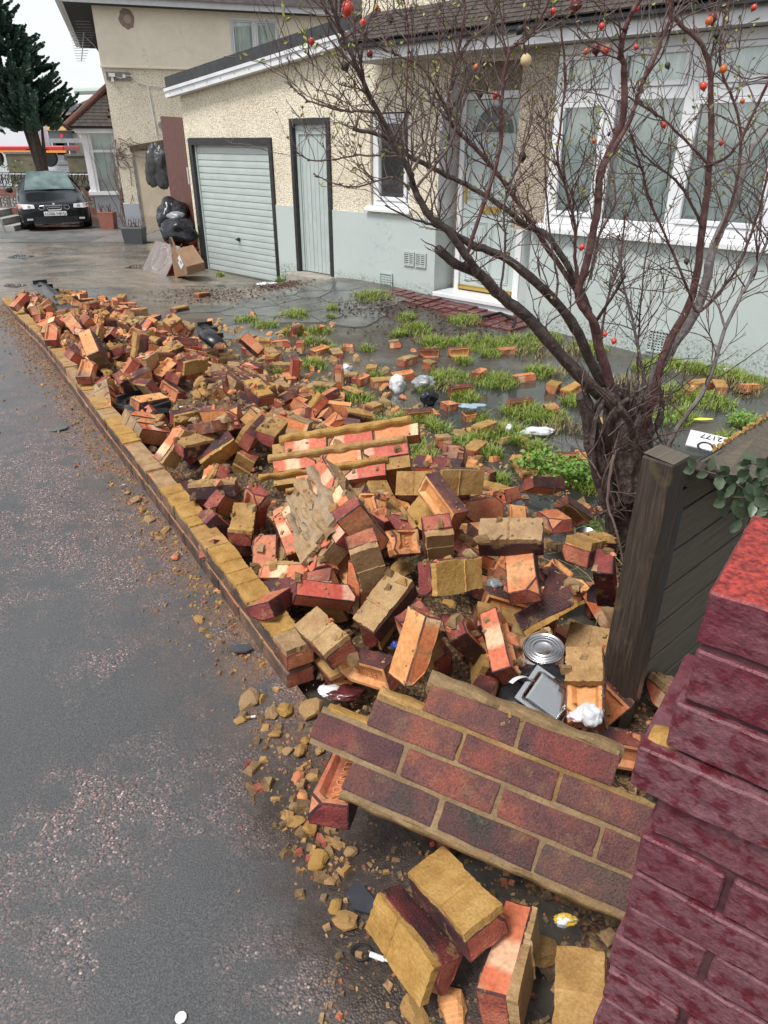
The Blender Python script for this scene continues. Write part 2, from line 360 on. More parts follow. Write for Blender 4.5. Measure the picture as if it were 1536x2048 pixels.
# shallow pools on pavement and by the drive
def pool(px, z, mat=MT['water']):
    P = [gp(u, v, z) for u, v in px]; cx = sum((p for p in P), Vector()) / len(P); n = 48; b = MB(); vs = []; P = [P[i].lerp(P[(i+1) % len(P)], .5) for i in range(len(P))]
    for k in range(n):
        a = k / n * len(P); i = int(a); f = a - i; p = P[i % len(P)].lerp(P[(i+1) % len(P)], f)
        d = p - cx; d *= 1 + .16 * n3(p.x, p.y, 1, 9); vs.append(cx + d)
    b.add([(p.x, p.y, ground_z(p.x, p.y) + .004) for p in vs], [tuple(range(n))]); o = b.obj('puddle', mat)
    if o.data.polygons[0].normal.z < 0: o.data.flip_normals()
    return struct(o)
0 and pool([(345,1605),(375,1585),(420,1578),(452,1590),(440,1612),(400,1628),(360,1628)], 0)
pool([(0,500),(60,497),(75,505),(20,512)], -.3); pool([(230,532),(300,525),(360,535),(270,542)], -.38)
pool([(60,558),(20,556),(0,562),(10,572),(50,566)], -.16)
pool([(620,590),(720,585),(800,600),(700,612)], -.22)
# ---- crazy paving in front of the side door
def clip(poly, a, bq):
    """keep the side nearer to a than to bq"""
    mx = ((a[0]+bq[0])/2, (a[1]+bq[1])/2); nx = (bq[0]-a[0], bq[1]-a[1]); outp = []
    for i in range(len(poly)):
        p, q = poly[i], poly[(i+1) % len(poly)]
        dp = (p[0]-mx[0])*nx[0]+(p[1]-mx[1])*nx[1]; dq = (q[0]-mx[0])*nx[0]+(q[1]-mx[1])*nx[1]
        if dp <= 0: outp.append(p)
        if dp*dq < 0: f = dp/(dp-dq); outp.append((p[0]+(q[0]-p[0])*f, p[1]+(q[1]-p[1])*f))
    return outp
def voronoi_cells(bound, seeds, gap):
    res = []
    for i, a in enumerate(seeds):
        poly = list(bound)
        for j, c in enumerate(seeds):
            if i != j and poly: poly = clip(poly, a, c)
        if len(poly) < 3: continue
        cx = sum(p[0] for p in poly)/len(poly); cy = sum(p[1] for p in poly)/len(poly)
        o = []
        for p in poly:
            d = math.hypot(p[0]-cx, p[1]-cy); k = max(.2, (d-gap)/d) if d > 1e-6 else 1; o.append((cx+(p[0]-cx)*k, cy+(p[1]-cy)*k))
        res.append(o)
    return res
bound = [tuple(gp(u, v, -.22)[:2]) for u, v in [(395,622),(470,590),(590,578),(680,566),(830,600),(800,640),(640,640),(500,660),(420,650)]]
xs = [p[0] for p in bound]; ys = [p[1] for p in bound]
r2 = random.Random(3); seeds = []
while len(seeds) < 46:
    p = (r2.uniform(min(xs), max(xs)), r2.uniform(min(ys), max(ys)))
    if all(math.hypot(p[0]-s[0], p[1]-s[1]) > .28 for s in seeds[-46:]) or r2.random() < .02: seeds.append(p)
def inpoly(p, poly):
    c = False
    for i in range(len(poly)):
        a, b_ = poly[i], poly[i-1]
        if (a[1] > p[1]) != (b_[1] > p[1]) and p[0] < (b_[0]-a[0])*(p[1]-a[1])/(b_[1]-a[1])+a[0]: c = not c
    return c
pav = struct(mko('crazy_paving', None))
box_ = [(min(xs)-.3, min(ys)-.3), (max(xs)+.3, min(ys)-.3), (max(xs)+.3, max(ys)+.3), (min(xs)-.3, max(ys)+.3)]
for cell in voronoi_cells(box_, seeds, .012):
    cx = sum(p[0] for p in cell)/len(cell); cy = sum(p[1] for p in cell)/len(cell)
    if not inpoly((cx, cy), bound): continue
    z = max(yard_z(*p) for p in cell); b = MB(); n = len(cell)
    b.add([(p[0], p[1], z - .05) for p in cell] + [(p[0], p[1], yard_z(*p) + .008 + r2.uniform(0, .003)) for p in cell],
          [tuple(range(n, 2*n))] + [(i, (i+1) % n, n+(i+1) % n, n+i) for i in range(n)])
    b.obj('paving_stone', MT['slate'], pav, fixn=True)

# ================================================================ THE HOUSE (local x along facade, y into the house)
GX, GY = -1.7233, 11.8875; HROT = math.atan2(-.68709, .72657)
house = thing('house', 'cream pebbledash house with mint plinth, garage and white bay windows', 'house', (GX, GY, 0), HROT)
def hl(x, y, z=0.0):   # house local -> world
    c_, s_ = math.cos(HROT), math.sin(HROT); return Vector((GX + x*c_ - y*s_, GY + x*s_ + y*c_, z))
def wall(b, x0, x1, z0, z1, holes, y=0., depth=.12, m=0, mr=None):
    """front sheet with rectangular openings and reveals; front faces -y"""
    mr = m if mr is None else mr
    xs_ = sorted({x0, x1} | {min(max(h[0], x0), x1) for h in holes} | {min(max(h[1], x0), x1) for h in holes})
    zs_ = sorted({z0, z1} | {min(max(h[2], z0), z1) for h in holes} | {min(max(h[3], z0), z1) for h in holes})
    for i in range(len(xs_)-1):
        for j in range(len(zs_)-1):
            a, c, d, e = xs_[i], xs_[i+1], zs_[j], zs_[j+1]; cx, cz = (a+c)/2, (d+e)/2
            if any(h[0] < cx < h[1] and h[2] < cz < h[3] for h in holes): continue
            b.quad((a, y, d), (c, y, d), (c, y, e), (a, y, e), m)
    for h in holes:
        a, c, d, e = h[:4]; d = max(d, z0); e = min(e, z1)
        if e <= d: continue
        b.quad((a, y, d), (a, y, e), (a, y+depth, e), (a, y+depth, d), mr); b.quad((c, y, e), (c, y, d), (c, y+depth, d), (c, y+depth, e), mr)
        if h[3] <= z1: b.quad((a, y, e), (c, y, e), (c, y+depth, e), (a, y+depth, e), mr)
        if h[2] >= z0: b.quad((c, y, d), (a, y, d), (a, y+depth, d), (c, y+depth, d), mr)
GD = (-2.16, .07, -.9, 1.68); SDH = (.51, 1.36, -.17, 1.92); WN = (2.12, 2.82, .80, 1.96); PL = .76
AR = (3.30, 4.62)
# --- pebbledash walls
b = MB(); wall(b, -2.27, AR[0], PL, 2.05, [GD, SDH, WN])
b.quad((-2.27, 0, 2.05), (2.0, 0, 2.05), (2.0, 0, 2.75), (-2.27, 0, 2.31))
b.quad((2.0, 0, 2.05), (AR[0], 0, 2.05), (AR[0], 0, 5.2), (2.0, 0, 5.2))
b.quad((2.0, 0, 2.75), (2.0, 6, 2.75), (2.0, 6, 5.2), (2.0, 0, 5.2))
b.quad((-2.27, 0, -.6), (-2.27, 0, 2.31), (-2.27, 6, 2.31), (-2.27, 6, -.6))       # left return
wall(b, -2.27, -2.16, -.6, PL, [])
b.quad((2.0, 0, 5.2), (9, 0, 5.2), (9, 6, 5.2), (2.0, 6, 5.2))
b.quad((AR[0], .02, 2.55), (9, .02, 2.55), (9, .02, 5.2), (AR[0], .02, 5.2))
# spandrel curve of the porch opening
n = 10; arc = [(AR[0] + .34*(1-math.cos(k/n*math.pi/2)), 1.75 + .66*math.sin(k/n*math.pi/2)) for k in range(n+1)]
poly = [(AR[0], 1.75)] + arc[1:] + [(AR[0], 2.41)]
b.add([(p[0], 0, p[1]) for p in poly], [tuple(range(len(poly)))])
b.quad((AR[0], 0, 2.41), (AR[1], 0, 2.41), (AR[1], 0, 2.56), (AR[0], 0, 2.56))
b.obj('wall', MT['pebble'], house, fixn=True)
b = MB()    # render soffit of the arch, porch side walls
for k in range(n):
    p, q = arc[k], arc[k+1]; b.quad((p[0], -.004, p[1]), (q[0], -.004, q[1]), (q[0], .36, q[1]), (p[0], .36, p[1]))
    b.quad((p[0], -.004, p[1]), (q[0], -.004, q[1]), (q[0]+.035, -.004, q[1]-.035), (p[0]+.04, -.004, p[1]-.01))
b.quad((AR[0], 0, PL), (AR[0], .36, PL), (AR[0], .36, 1.75), (AR[0], 0, 1.75))
b.obj('arch_trim', MT['trim'], house)
b = MB()
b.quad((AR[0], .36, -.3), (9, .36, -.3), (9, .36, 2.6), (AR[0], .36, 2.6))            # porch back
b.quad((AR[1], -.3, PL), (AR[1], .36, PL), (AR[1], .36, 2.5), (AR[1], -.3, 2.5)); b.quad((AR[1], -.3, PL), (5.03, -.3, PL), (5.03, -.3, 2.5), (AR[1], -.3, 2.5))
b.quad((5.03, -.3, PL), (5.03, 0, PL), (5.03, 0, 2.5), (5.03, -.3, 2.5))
b.obj('porch_wall', MT['pebble_shade'], house, fixn=True)
# --- mint plinth
for x0, x1 in ((.07, .51), (1.36, AR[0])):
    b = MB(); b.box(x0, x1, -.018, .02 if x0 < 1 else .015, -.6, PL)
    if x0 > 1: b.v = [(x, (y if y < 0 or x < 2 else .36), z) for x, y, z in b.v]
    b.obj('plinth', MT['plinth'], house)
b = MB(); b.quad((4.92, -.318, -.6), (9, -.318, -.6), (9, -.318, .76), (4.92, -.318, .76)); b.quad((4.92, -.318, -.6), (4.92, .36, -.6), (4.92, .36, .76), (4.92, -.318, .76))
b.quad((AR[1], -.02, -.6), (4.92, -.02, -.6), (4.92, -.02, .758), (AR[1], -.02, .758)); b.quad((AR[1], -.02, -.6), (AR[1], .36, -.6), (AR[1], .36, .758), (AR[1], -.02, .758))
b.quad((AR[1], -.318, .76), (9, -.318, .76), (9, .0, .76), (AR[1], 0, .76))
b.obj('bay_plinth', MT['plinth'], house, fixn=True)
# --- garage roof
def sl(x): return 2.30 + (x + 2.27) * .1028
b = MB()
P = [(-2.45, sl(-2.45) + .0), (2.0, sl(2.0)), (2.0, sl(2.0) + .16), (-2.45, sl(-2.45) + .16)]
b.prism([(p[0], p[1] + .115) for p in P], 'y', -.14, 6, 0); roof_g = b.obj('garage_roof', MT['blacktrim'], house, fixn=True)
b = MB(); b.prism([(-2.45, sl(-2.45)-.02), (2.0, sl(2.0)-.02), (2.0, sl(2.0)+.105), (-2.45, sl(-2.45)+.105)], 'y', -.165, -.05)
b.prism([(-2.45, sl(-2.45)+.065), (2.0, sl(2.0)+.065), (2.0, sl(2.0)+.11), (-2.45, sl(-2.45)+.11)], 'y', -.185, -.165); b.obj('verge_trim', MT['trim'], roof_g, fixn=True)
b = MB()
for k in range(12): x = -2.3 + k*.36; b.box(x-.008, x+.008, -.172, -.16, sl(x)+.02, sl(x)+.036)
b.obj('screw_heads', MT['steel'], roof_g)
# --- garage door
gd = mko('garage_door', None, house)
b = MB(); b.box(-2.155, -2.06, -.03, .10, -.6, 1.675); b.box(-.005, .065, -.03, .10, -.6, 1.675); b.box(-2.06, -.005, -.03, .10, 1.575, 1.675); b.obj('frame', MT['blacktrim'], gd)
b = MB(); b.box(-2.035, -.015, .07, .09, -.44, 1.57); b.box(-2.06, -2.03, .03, .1, -.44, 1.575); b.obj('panel', MT['mint_metal'], gd)
ns = 20; hh = (1.55 + .42) / ns; sm = MB(); prof = [(.07, 0), (.052, .004), (.050, hh*.5), (.052, hh-.012), (.07, hh-.008)]
for i in range(len(prof)-1):
    (y0, z0), (y1, z1) = prof[i], prof[i+1]; sm.quad((-2.028, y0, z0), (-.02, y0, z0), (-.02, y1, z1), (-2.028, y1, z1))
slat = sm.mesh('slat', MT['mint_metal'], fixn=False)
for k in range(ns): mko('slat', slat, gd, (0, 0, -.42 + k*hh))
def knob(b): b.lathe([(0, -.012), (.03, -.012), (.034, 0), (.02, .03), (.0, .034)], 12); b.box(-.006, .006, -.006, .006, 0, .075)
b = MB(); knob(b); hd = b.obj('handle', MT['black'], gd, loc=(-1.05, .035, .16), rot=(R_(90), 0, 0))
# --- narrow side door of boards
sd_ = mko('side_door', None, house)
b = MB(); b.box(.515, .575, -.03, .11, -.165, 1.915); b.box(1.29, 1.355, -.03, .11, -.165, 1.915); b.box(.575, 1.29, -.03, .11, 1.845, 1.915); b.obj('frame', MT['blacktrim'], sd_)
bd = MB(); bwid = (1.285 - .58) / 8; bd.box(.004, bwid-.001, 0, .02, 0, 2.0); bm_ = bd.mesh('board', MT['mint_wood'])
for k in range(8): bev(mko('board', bm_, sd_, (.58 + k*bwid, .05 + (.002 if k % 2 else 0), -.162)), .003)
b = MB(); b.box(.58, .64, .033, .048, -.16, 1.84); b.box(1.235, 1.285, .033, .048, -.16, 1.84); b.box(.64, 1.235, .033, .048, 1.72, 1.84); b.obj('rail', MT['mint_wood'], sd_)
for z in (.72, -.05): b = MB(); b.box(1.20, 1.235, .02, .0325, z, z+.07); b.obj('hinge', MT['mint_wood'], sd_)
b = MB(); b.box(.45, 1.42, -.22, .1, -.5, -.175); bev(b.obj('door_step', simple('old_concrete', (.22, .2, .17), (.34, .32, .28), 7, .8, bump=.4, bscale=30), house), .02, 2)
# --- windows
def window(x0, x1, z0, z1, y, muls=(), trans=None, fw=.055, parent=house, name='window', rail=.03, curtain=True, lace=False, seg=None):
    wn = mko(name, None, parent)
    b = MB(); b.box(x0, x1, y, y+.07, z0, z0+fw); b.box(x0, x1, y, y+.07, z1-fw, z1)
    b.box(x0, x0+fw, y+.001, y+.069, z0+fw, z1-fw); b.box(x1-fw, x1, y+.001, y+.069, z0+fw, z1-fw)
    for mx in muls: b.box(mx-fw*.6, mx+fw*.6, y-.002, y+.068, z0+fw, z1-fw)
    xs_ = [x0+fw] + [q for mx in muls for q in (mx-fw*.6, mx+fw*.6)] + [x1-fw]
    if trans:
        for i in range(0, len(xs_), 2): b.box(xs_[i], xs_[i+1], y+.002, y+.066, trans-fw*.6, trans+fw*.6)
    bev(b.obj('frame', MT['upvc'], wn), .006, 2)
    for i in range(0, len(xs_), 2):
        rows = [(z0+fw, (trans-fw*.6) if trans else z1-fw)] + ([(trans+fw*.6, z1-fw)] if trans else [])
        for za, zb in rows:
            if (i//2) % 2 == 0 or za > z0+fw+.01:      # opening sash
                b = MB(); a, c = xs_[i]+.004, xs_[i+1]-.004; za2, zb2 = za+.004, zb-.004
                for bx in ((a, c, za2, za2+rail), (a, c, zb2-rail, zb2), (a, a+rail, za2+rail, zb2-rail), (c-rail, c, za2+rail, zb2-rail)): b.box(bx[0], bx[1], y-.014, y+.04, bx[2], bx[3])
                bev(b.obj('sash', MT['upvc'], wn), .006, 2)
            b = MB(); b.box(xs_[i], xs_[i+1], y+.03, y+.036, za, zb); b.obj('pane', MT['glass'], wn)
    if curtain:
        b = MB(); nx = int((x1-x0)/.02); r_ = random.Random(int(x0*100)); ph = r_.uniform(0, 9)
        cols = []
        for k in range(nx+1):
            x = x0 + (x1-x0)*k/nx
            cols.append((x, y + .11 + .032*math.sin(x*34+ph+2*math.sin(x*7)) + .012*math.sin(x*91+ph)))
        zz = [z0+.0, z0+.16, z1] if lace else [z0, z1]
        for k in range(nx):
            for j in range(len(zz)-1):
                (xa, ya), (xb, yb) = cols[k], cols[k+1]; b.quad((xa, ya, zz[j]), (xb, yb, zz[j]), (xb, yb, zz[j+1]), (xa, ya, zz[j+1]), 1 if lace and j == 0 else 0)
        b.obj('curtain', [MT['curtain'], MT['lace']], wn, smooth=True)
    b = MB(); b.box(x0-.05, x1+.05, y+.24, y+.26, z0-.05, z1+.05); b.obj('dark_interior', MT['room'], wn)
    return wn
window(2.13, 2.81, .86, 1.945, .04, trans=None, fw=.06, rail=.05)
b = MB(); b.prism([(-.075, .79), (.09, .79), (.09, .86), (-.02, .855), (-.075, .825)], 'x', 2.06, 2.88); bev(b.obj('window_sill', MT['upvc'], house, fixn=True), .004)
window(5.03, 8.3, .85, 2.47, -.29, muls=(5.66, 6.42, 7.3), trans=2.03, fw=.085, rail=.045, name='bay_window', lace=True)
b = MB(); b.prism([(-.40, .765), (-.2, .765), (-.2, .85), (-.30, .848), (-.40, .815)], 'x', 4.93, 8.5); bev(b.obj('bay_sill', MT['upvc'], house, fixn=True), .004)
# --- fascia, gutter, roof over porch and bay
b = MB(); b.box(2.30, 9, -.56, -.535, 2.47, 2.60); b.box(2.30, 2.325, -.535, .0, 2.47, 2.60); b.obj('fascia', MT['trim'], house)
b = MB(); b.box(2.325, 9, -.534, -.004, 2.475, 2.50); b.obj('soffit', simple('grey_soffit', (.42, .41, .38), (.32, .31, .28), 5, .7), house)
b = MB(); b.box(2.31, 9, -.64, -.562, 2.575, 2.645); bev(b.obj('gutter', MT['blacktrim'], house), .02, 2)
rf = mko('porch_roof', None, house)
b = MB(); b.quad((2.30, -.62, 2.62), (9, -.62, 2.62), (9, 1.4, 3.72), (2.30, 1.4, 3.72)); b.quad((2.30, -.62, 2.62), (2.30, 1.4, 3.72), (2.30, 1.4, 2.6), (2.30, -.62, 2.6)); b.obj('roof_deck', MT['room'], rf)
MT['tile'] = simple('weathered_roof_tile', (.030, .024, .022), (.065, .050, .043), 9, .7, bump=.3, bscale=40)
tm = MB(); tm.box(.004, .161, 0, .27, 0, .014); tmesh = tm.mesh('tile', MT['tile']); ang = math.atan2(1.1, 2.02)
for row in range(7):
    for k in range(40):
        x = 2.28 + k*.165 + (.082 if row % 2 else 0); d = row*.105 - .02
        tl = mko('tile', tmesh, rf, (x, -.65 + d*math.cos(ang), 2.645 + d*math.sin(ang) + .012), (ang - .07 + rng.uniform(-.012, .012), rng.uniform(-.012, .012), 0))
b = MB(); b.tube([(2.27, -.62, 2.66), (2.27, 1.2, 3.66)], .06, 8); b.obj('verge_tile', MT['tile'], rf)
# --- front door
fd = mko('front_door', None, house); Y0 = .30
b = MB(); b.box(3.40, 3.475, Y0-.03, Y0+.05, -.16, 2.15); b.box(4.33, 4.42, Y0-.03, Y0+.05, -.16, 2.15); b.box(3.475, 4.33, Y0-.03, Y0+.05, 2.07, 2.15); bev(b.obj('frame', MT['upvc'], fd), .006)
b = MB(); b.box(3.48, 4.325, Y0, Y0+.045, -.1, 2.065); leaf = bev(b.obj('leaf', MT['mint_door'], fd), .004)
def mould(b, x0, x1, z0, z1, y):
    for r_, d in ((0, .012), (.022, .006)):
        a, c, e, f_ = x0+r_, x1-r_, z0+r_, z1-r_
        for bx in ((a, c, e, e+.014), (a, c, f_-.014, f_), (a, a+.014, e+.014, f_-.014), (c-.014, c, e+.014, f_-.014)): b.box(bx[0], bx[1], y-d, y+.002, bx[2], bx[3])
    b.box(x0+.06, x1-.06, y-.01, y+.002, z0+.06, z1-.06)
for x0, x1 in ((3.56, 3.87), (3.93, 4.24)):
    for z0, z1 in ((.02, .74), (1.0, 1.58)):
        b = MB(); mould(b, x0, x1, z0, z1, Y0); bev(b.obj('panel', MT['mint_door'], fd), .003)
b = MB(); cx, cz = 3.90, 1.72; n = 14; pts = [(cx+.29*math.cos(math.pi*k/n), cz+.29*math.sin(math.pi*k/n)) for k in range(n+1)]
b.prism(pts, 'y', Y0-.006, Y0+.001); fan = b.obj('fanlight', simple('dark_leaded_glass', (.07, .085, .085), rough=.15), fd, fixn=True)
b = MB(); b.tube([(p[0], Y0-.012, p[1]) for p in pts] + [(pts[0][0], Y0-.012, pts[0][1])], .016, 6); b.tube([(cx+.12*math.cos(math.pi*k/n), Y0-.01, cz+.12*math.sin(math.pi*k/n)) for k in range(n+1)], .008, 5)
for a in (36, 72, 108, 144): b.tube([(cx+.12*math.cos(R_(a)), Y0-.01, cz+.12*math.sin(R_(a))), (cx+.28*math.cos(R_(a)), Y0-.01, cz+.28*math.sin(R_(a)))], .007, 5)
b.obj('fanlight_bars', MT['mint_door'], fan)
b = MB(); mould(b, 3.56, 4.24, 1.66, 2.04, Y0); b.obj('panel', MT['mint_door'], fd) if False else None
b = MB(); b.box(3.75, 4.06, Y0-.018, Y0-.001, .84, .92); b.box(3.775, 4.035, Y0-.026, Y0-.018, .86, .90); bev(b.obj('letterbox', MT['gold'], fd), .004)
b = MB(); b.box(3.505, 3.535, Y0-.02, Y0-.001, .95, 1.17); b.tube([(3.52, Y0-.02, 1.08), (3.52, Y0-.06, 1.08), (3.62, Y0-.06, 1.08)], .011, 6); b.obj('handle', MT['gold'], fd)
b = MB(); b.box(3.48, 4.325, Y0-.05, Y0-.001, -.10, -.05); bev(b.obj('weather_bar', MT['gold'], fd), .008)
b = MB(); b.box(3.31, 4.60, -.06, Y0+.02, -.6, -.175); b.box(3.33, 4.6, -.09, Y0, -.175, -.12); bev(b.obj('doorstep', MT['upvc'], house), .008)
# --- vents
def vent(x0, x1, z0, z1, y, kind):
    v = mko('air_vent', None, house)
    b = MB(); b.box(x0, x1, y-.006, y+.01, z0, z1); b.obj('backing_or_shade_sheet', MT['room'], v)
    b = MB(); fr = .016
    for bx in ((x0, x1, z0, z0+fr), (x0, x1, z1-fr, z1), (x0, x0+fr, z0+fr, z1-fr), (x1-fr, x1, z0+fr, z1-fr)): b.box(bx[0], bx[1], y-.022, y-.004, bx[2], bx[3])
    if kind == 'slot':
        n = 6
        for k in range(n): z = z0+fr+(z1-z0-2*fr)*(k+.5)/n; b.box(x0+fr, x1-fr, y-.018, y-.006, z-.007, z+.005)
        b.box((x0+x1)/2-.006, (x0+x1)/2+.006, y-.019, y-.005, z0, z1)
    else:
        nx, nz = 7, 7
        for i in range(nx+1): x = x0+fr+(x1-x0-2*fr)*i/nx; b.box(x-.007, x+.007, y-.014, y-.0065, z0+fr, z1-fr)
        for j in range(nz+1): z = z0+fr+(z1-z0-2*fr)*j/nz; b.box(x0+fr, x1-fr, y-.0145, y-.007, z-.007, z+.007)
    b.obj('grille', MT['plinth'], v)
vent(2.77, 2.955, .15, .33, -.018, 'slot'); vent(2.975, 3.16, .15, .33, -.018, 'slot')
vent(2.32, 2.56, -.24, .01, -.018, 'grid'); vent(6.43, 6.69, -.29, -.06, -.318, 'grid')
# --- red tiled apron at the door
MT['redtile'] = simple('wet_red_quarry_tile', (.085, .024, .022), (.14, .04, .035), 5, rr=(.15, .5))
ap = struct(mko('red_tile_apron', None))
tm = MB(); tm.box(0, .145, 0, .145, 0, .03); tq = tm.mesh('tile', MT['redtile'])
for i in range(15):
    for j in range(4):
        if (i < 3 and j > 1) or (j == 3 and i < 8): continue
        p = hl(2.75 + i*.15, -.24 - j*.15); zz = yard_z(p.x, p.y)
        mko('tile', tq, ap, (p.x, p.y, max(zz, -.285) - .012 + .002*rng.random()), (0, 0, HROT))

# ================================================================ NEIGHBOUR AND BACKGROUND
NX, NY, NR = -6.458, 19.373, R_(18.5)
nb = thing('neighbour_house', 'taller cream house with smooth render above pebbledash beyond the garage', 'house', (NX, NY, 0), NR)
def nl(x, y, z=0.0):
    c_, s_ = math.cos(NR), math.sin(NR); return Vector((NX + x*c_ - y*s_, NY + x*s_ + y*c_, z))
b = MB(); wall(b, -.12, 9, -.6, 3.17, [], y=0); b.quad((-.12, 0, -.6), (-.12, 9, -.6), (-.12, 9, 3.17), (-.12, 0, 3.17)); b.obj('wall', MT['pebble'], nb, fixn=True)
b = MB(); wall(b, -.16, 9, 3.17, 4.5, [(2.9, 4.1, 3.1, 4.24)], y=-.03, depth=.1); b.quad((-.16, -.03, 3.17), (-.16, 9, 3.17), (-.16, 9, 4.5), (-.16, -.03, 4.5)); b.quad((-.16, -.03, 3.17), (9, -.03, 3.17), (9, .02, 3.17), (-.16, .02, 3.17)); b.obj('upper_wall', MT['cream'], nb, fixn=True)
b = MB(); b.prism([(-.05, 3.14), (-.045, 3.14), (-.02, 3.19), (-.05, 3.17)], 'x', -.18, 9) ; b.box(-.18, 9, -.055, -.03, 3.15, 3.175); b.obj('band', MT['cream'], nb)
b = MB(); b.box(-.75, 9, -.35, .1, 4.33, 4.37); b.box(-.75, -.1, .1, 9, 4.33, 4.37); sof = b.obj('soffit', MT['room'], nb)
b = MB(); b.box(-.78, 9, -.40, -.35, 4.33, 4.48); b.box(-.80, -.75, -.40, 9, 4.33, 4.48); b.obj('fascia', MT['trim'], nb)
b = MB(); b.tube([(-.86, -.4, 4.40), (-.86, 9, 4.40)], .055, 8); b.obj('gutter', MT['trim'], nb)
b = MB(); b.add([(-.9, -.5, 4.45), (9, -.5, 4.45), (9, 4, 7), (3.5, 4, 7), (-.9, 9, 4.45)], [(0, 1, 2, 3), (0, 3, 4)]); b.obj('roof', MT['tile'], nb)
window(2.9, 4.1, 3.05, 4.24, .0, muls=(3.5,), trans=3.45, fw=.06, parent=nb, rail=.0301)
b = MB(); rm = random.Random(4); pts = [(.56+ (.17+.06*n3(k, 0, 2, .9))*math.cos(k/16*6.283), 4.10+(.20+.07*n3(k, 4, 2, .9))*math.sin(k/16*6.283)) for k in range(16)]
b.prism(pts, 'y', -.034, -.03); b.lathe([(.0, 0)], 3) if False else None; sc_ = b.obj('bare_patch', simple('exposed_render', (.24, .17, .14), (.33, .25, .2), 14, .9), nb, fixn=True)
b = MB(); b.tube([(.58, -.034, 4.1), (.58, -.045, 4.1)], .085, 14); b.obj('patch_disc', simple('patch_disc', (.42, .33, .28), rough=.8), sc_)
b = MB(); b.box(-.08, .47, -.03, -.002, 2.89, 3.06); wb = b.obj('light_board', simple('grey_weathered_wood', (.16, .14, .12), (.25, .22, .2), 12, .8), nb)
b = MB(); b.box(-.02, .12, -.10, -.03, 2.96, 3.03); b.box(.02, .08, -.08, -.031, 2.86, 2.9595); b.obj('lamp', MT['upvc'], wb); b = MB(); b.box(.29, .35, -.07, -.03, 2.94, 3.01); b.obj('junction_box', MT['upvc'], wb)
b = MB(); b.tube([(.12, -.04, 2.97), (.25, -.05, 2.93), (.3, -.05, 2.97)], .008, 5); b.tube([(.35, -.04, 2.99), (.5, -.03, 2.98), (.62, -.02, 2.86), (.83, -.02, 2.80), (1.2, -.02, 2.78), (1.6, -.02, 2.82)], .010, 5); b.tube([(.83, -.02, 2.80), (.86, -.02, 2.2), (.88, -.02, 1.75)], .014, 5); b.obj('cable', MT['trim'], nb)
b = MB(); b.tube([(1.03, 0, 1.97), (1.03, -.06, 1.97)], .08, 14); b.obj('flue', MT['steel'], nb)
b = MB(); b.box(-.16, .22, -.06, 2, -.6, .22); b.obj('grey_plinth', MT['greyplinth'], nb)
b = MB(); b.box(.22, .28, -.10, .1, -.6, 1.30); b.obj('pier', simple('dark_stained_render', (.12, .11, .10), (.24, .23, .22), 6, .8), nb)
b = MB(); b.box(.28, 1.6, -.08, -.005, -.6, 1.42); b.obj('boarded_doorway', MT['beige'], nb)
b = MB(); b.prism([(.2, 1.40), (1.6, 1.62), (1.6, 1.74), (.2, 1.52)], 'y', -.2, .1); b.obj('lintel', simple('rotten_wood', (.07, .045, .03), (.13, .09, .06), 9, .8, bump=.4), nb, fixn=True)
# bay with hipped tile roof
by = mko('bay', None, nb)
b = MB(); b.box(-.86, -.13, 1.3, 4.5, -.6, .36); b.obj('bay_plinth', MT['greyplinth'], by)
b = MB(); b.box(-.98, -.13, 1.18, 4.6, .36, .44); b.box(-.92, -.78, 1.27, 4.5, .44, 1.86); b.box(-.78, -.70, 1.30, 1.42, .44, 1.86); b.box(-.20, -.13, 1.30, 1.42, .44, 1.86); b.box(-.70, -.20, 1.32, 1.40, 1.36, 1.42); b.box(-1.05, -.13, 1.05, 4.7, 1.80, 1.94); b.obj('bay_frame', MT['upvc'], by)
b = MB(); b.box(-.70, -.20, 1.36, 1.37, .44, 1.80); b.obj('pane', MT['glass'], by); b = MB(); b.box(-.8, -.14, 1.5, 1.52, .44, 1.8); b.obj('curtain', MT['curtain'], by)
b = MB(); b.add([(-1.2, .95, 1.93), (-.11, .95, 1.93), (-.11, 1.9, 2.80), (-.11, 4.6, 2.8), (-1.2, 4.9, 1.93)], [(0, 1, 2), (0, 2, 3, 4)]); b.box(-1.2, -.12, .95, 4.9, 1.90, 1.925); b.obj('roof_deck', MT['black'], by)
tm = MB(); tm.box(0, .155, 0, .17, 0, .014); tme = tm.mesh('tile', MT['tile']); a_ = math.atan2(.87, .95)
for row in range(9):
    d = row*.115; x0 = -1.2 + row*.115*.86
    k = 0
    while x0 + k*.16 < -.22:
        mko('tile', tme, by, (x0 + k*.16 + (.05 if row % 2 else 0), .93 + d*math.cos(a_), 1.945 + d*math.sin(a_)), (a_-.09, 0, 0)); k += 1
b = MB()
hp = [Vector((-1.24, .92, 1.95)).lerp(Vector((-.10, 1.9, 2.87)), k/6) for k in range(7)]
b.tube(hp, [.075, .08, .075, .08, .075, .08, .075], 9); b.obj('hip_tile', simple('red_ridge_tile', (.14, .045, .03), (.09, .05, .04), 8, .7), by)
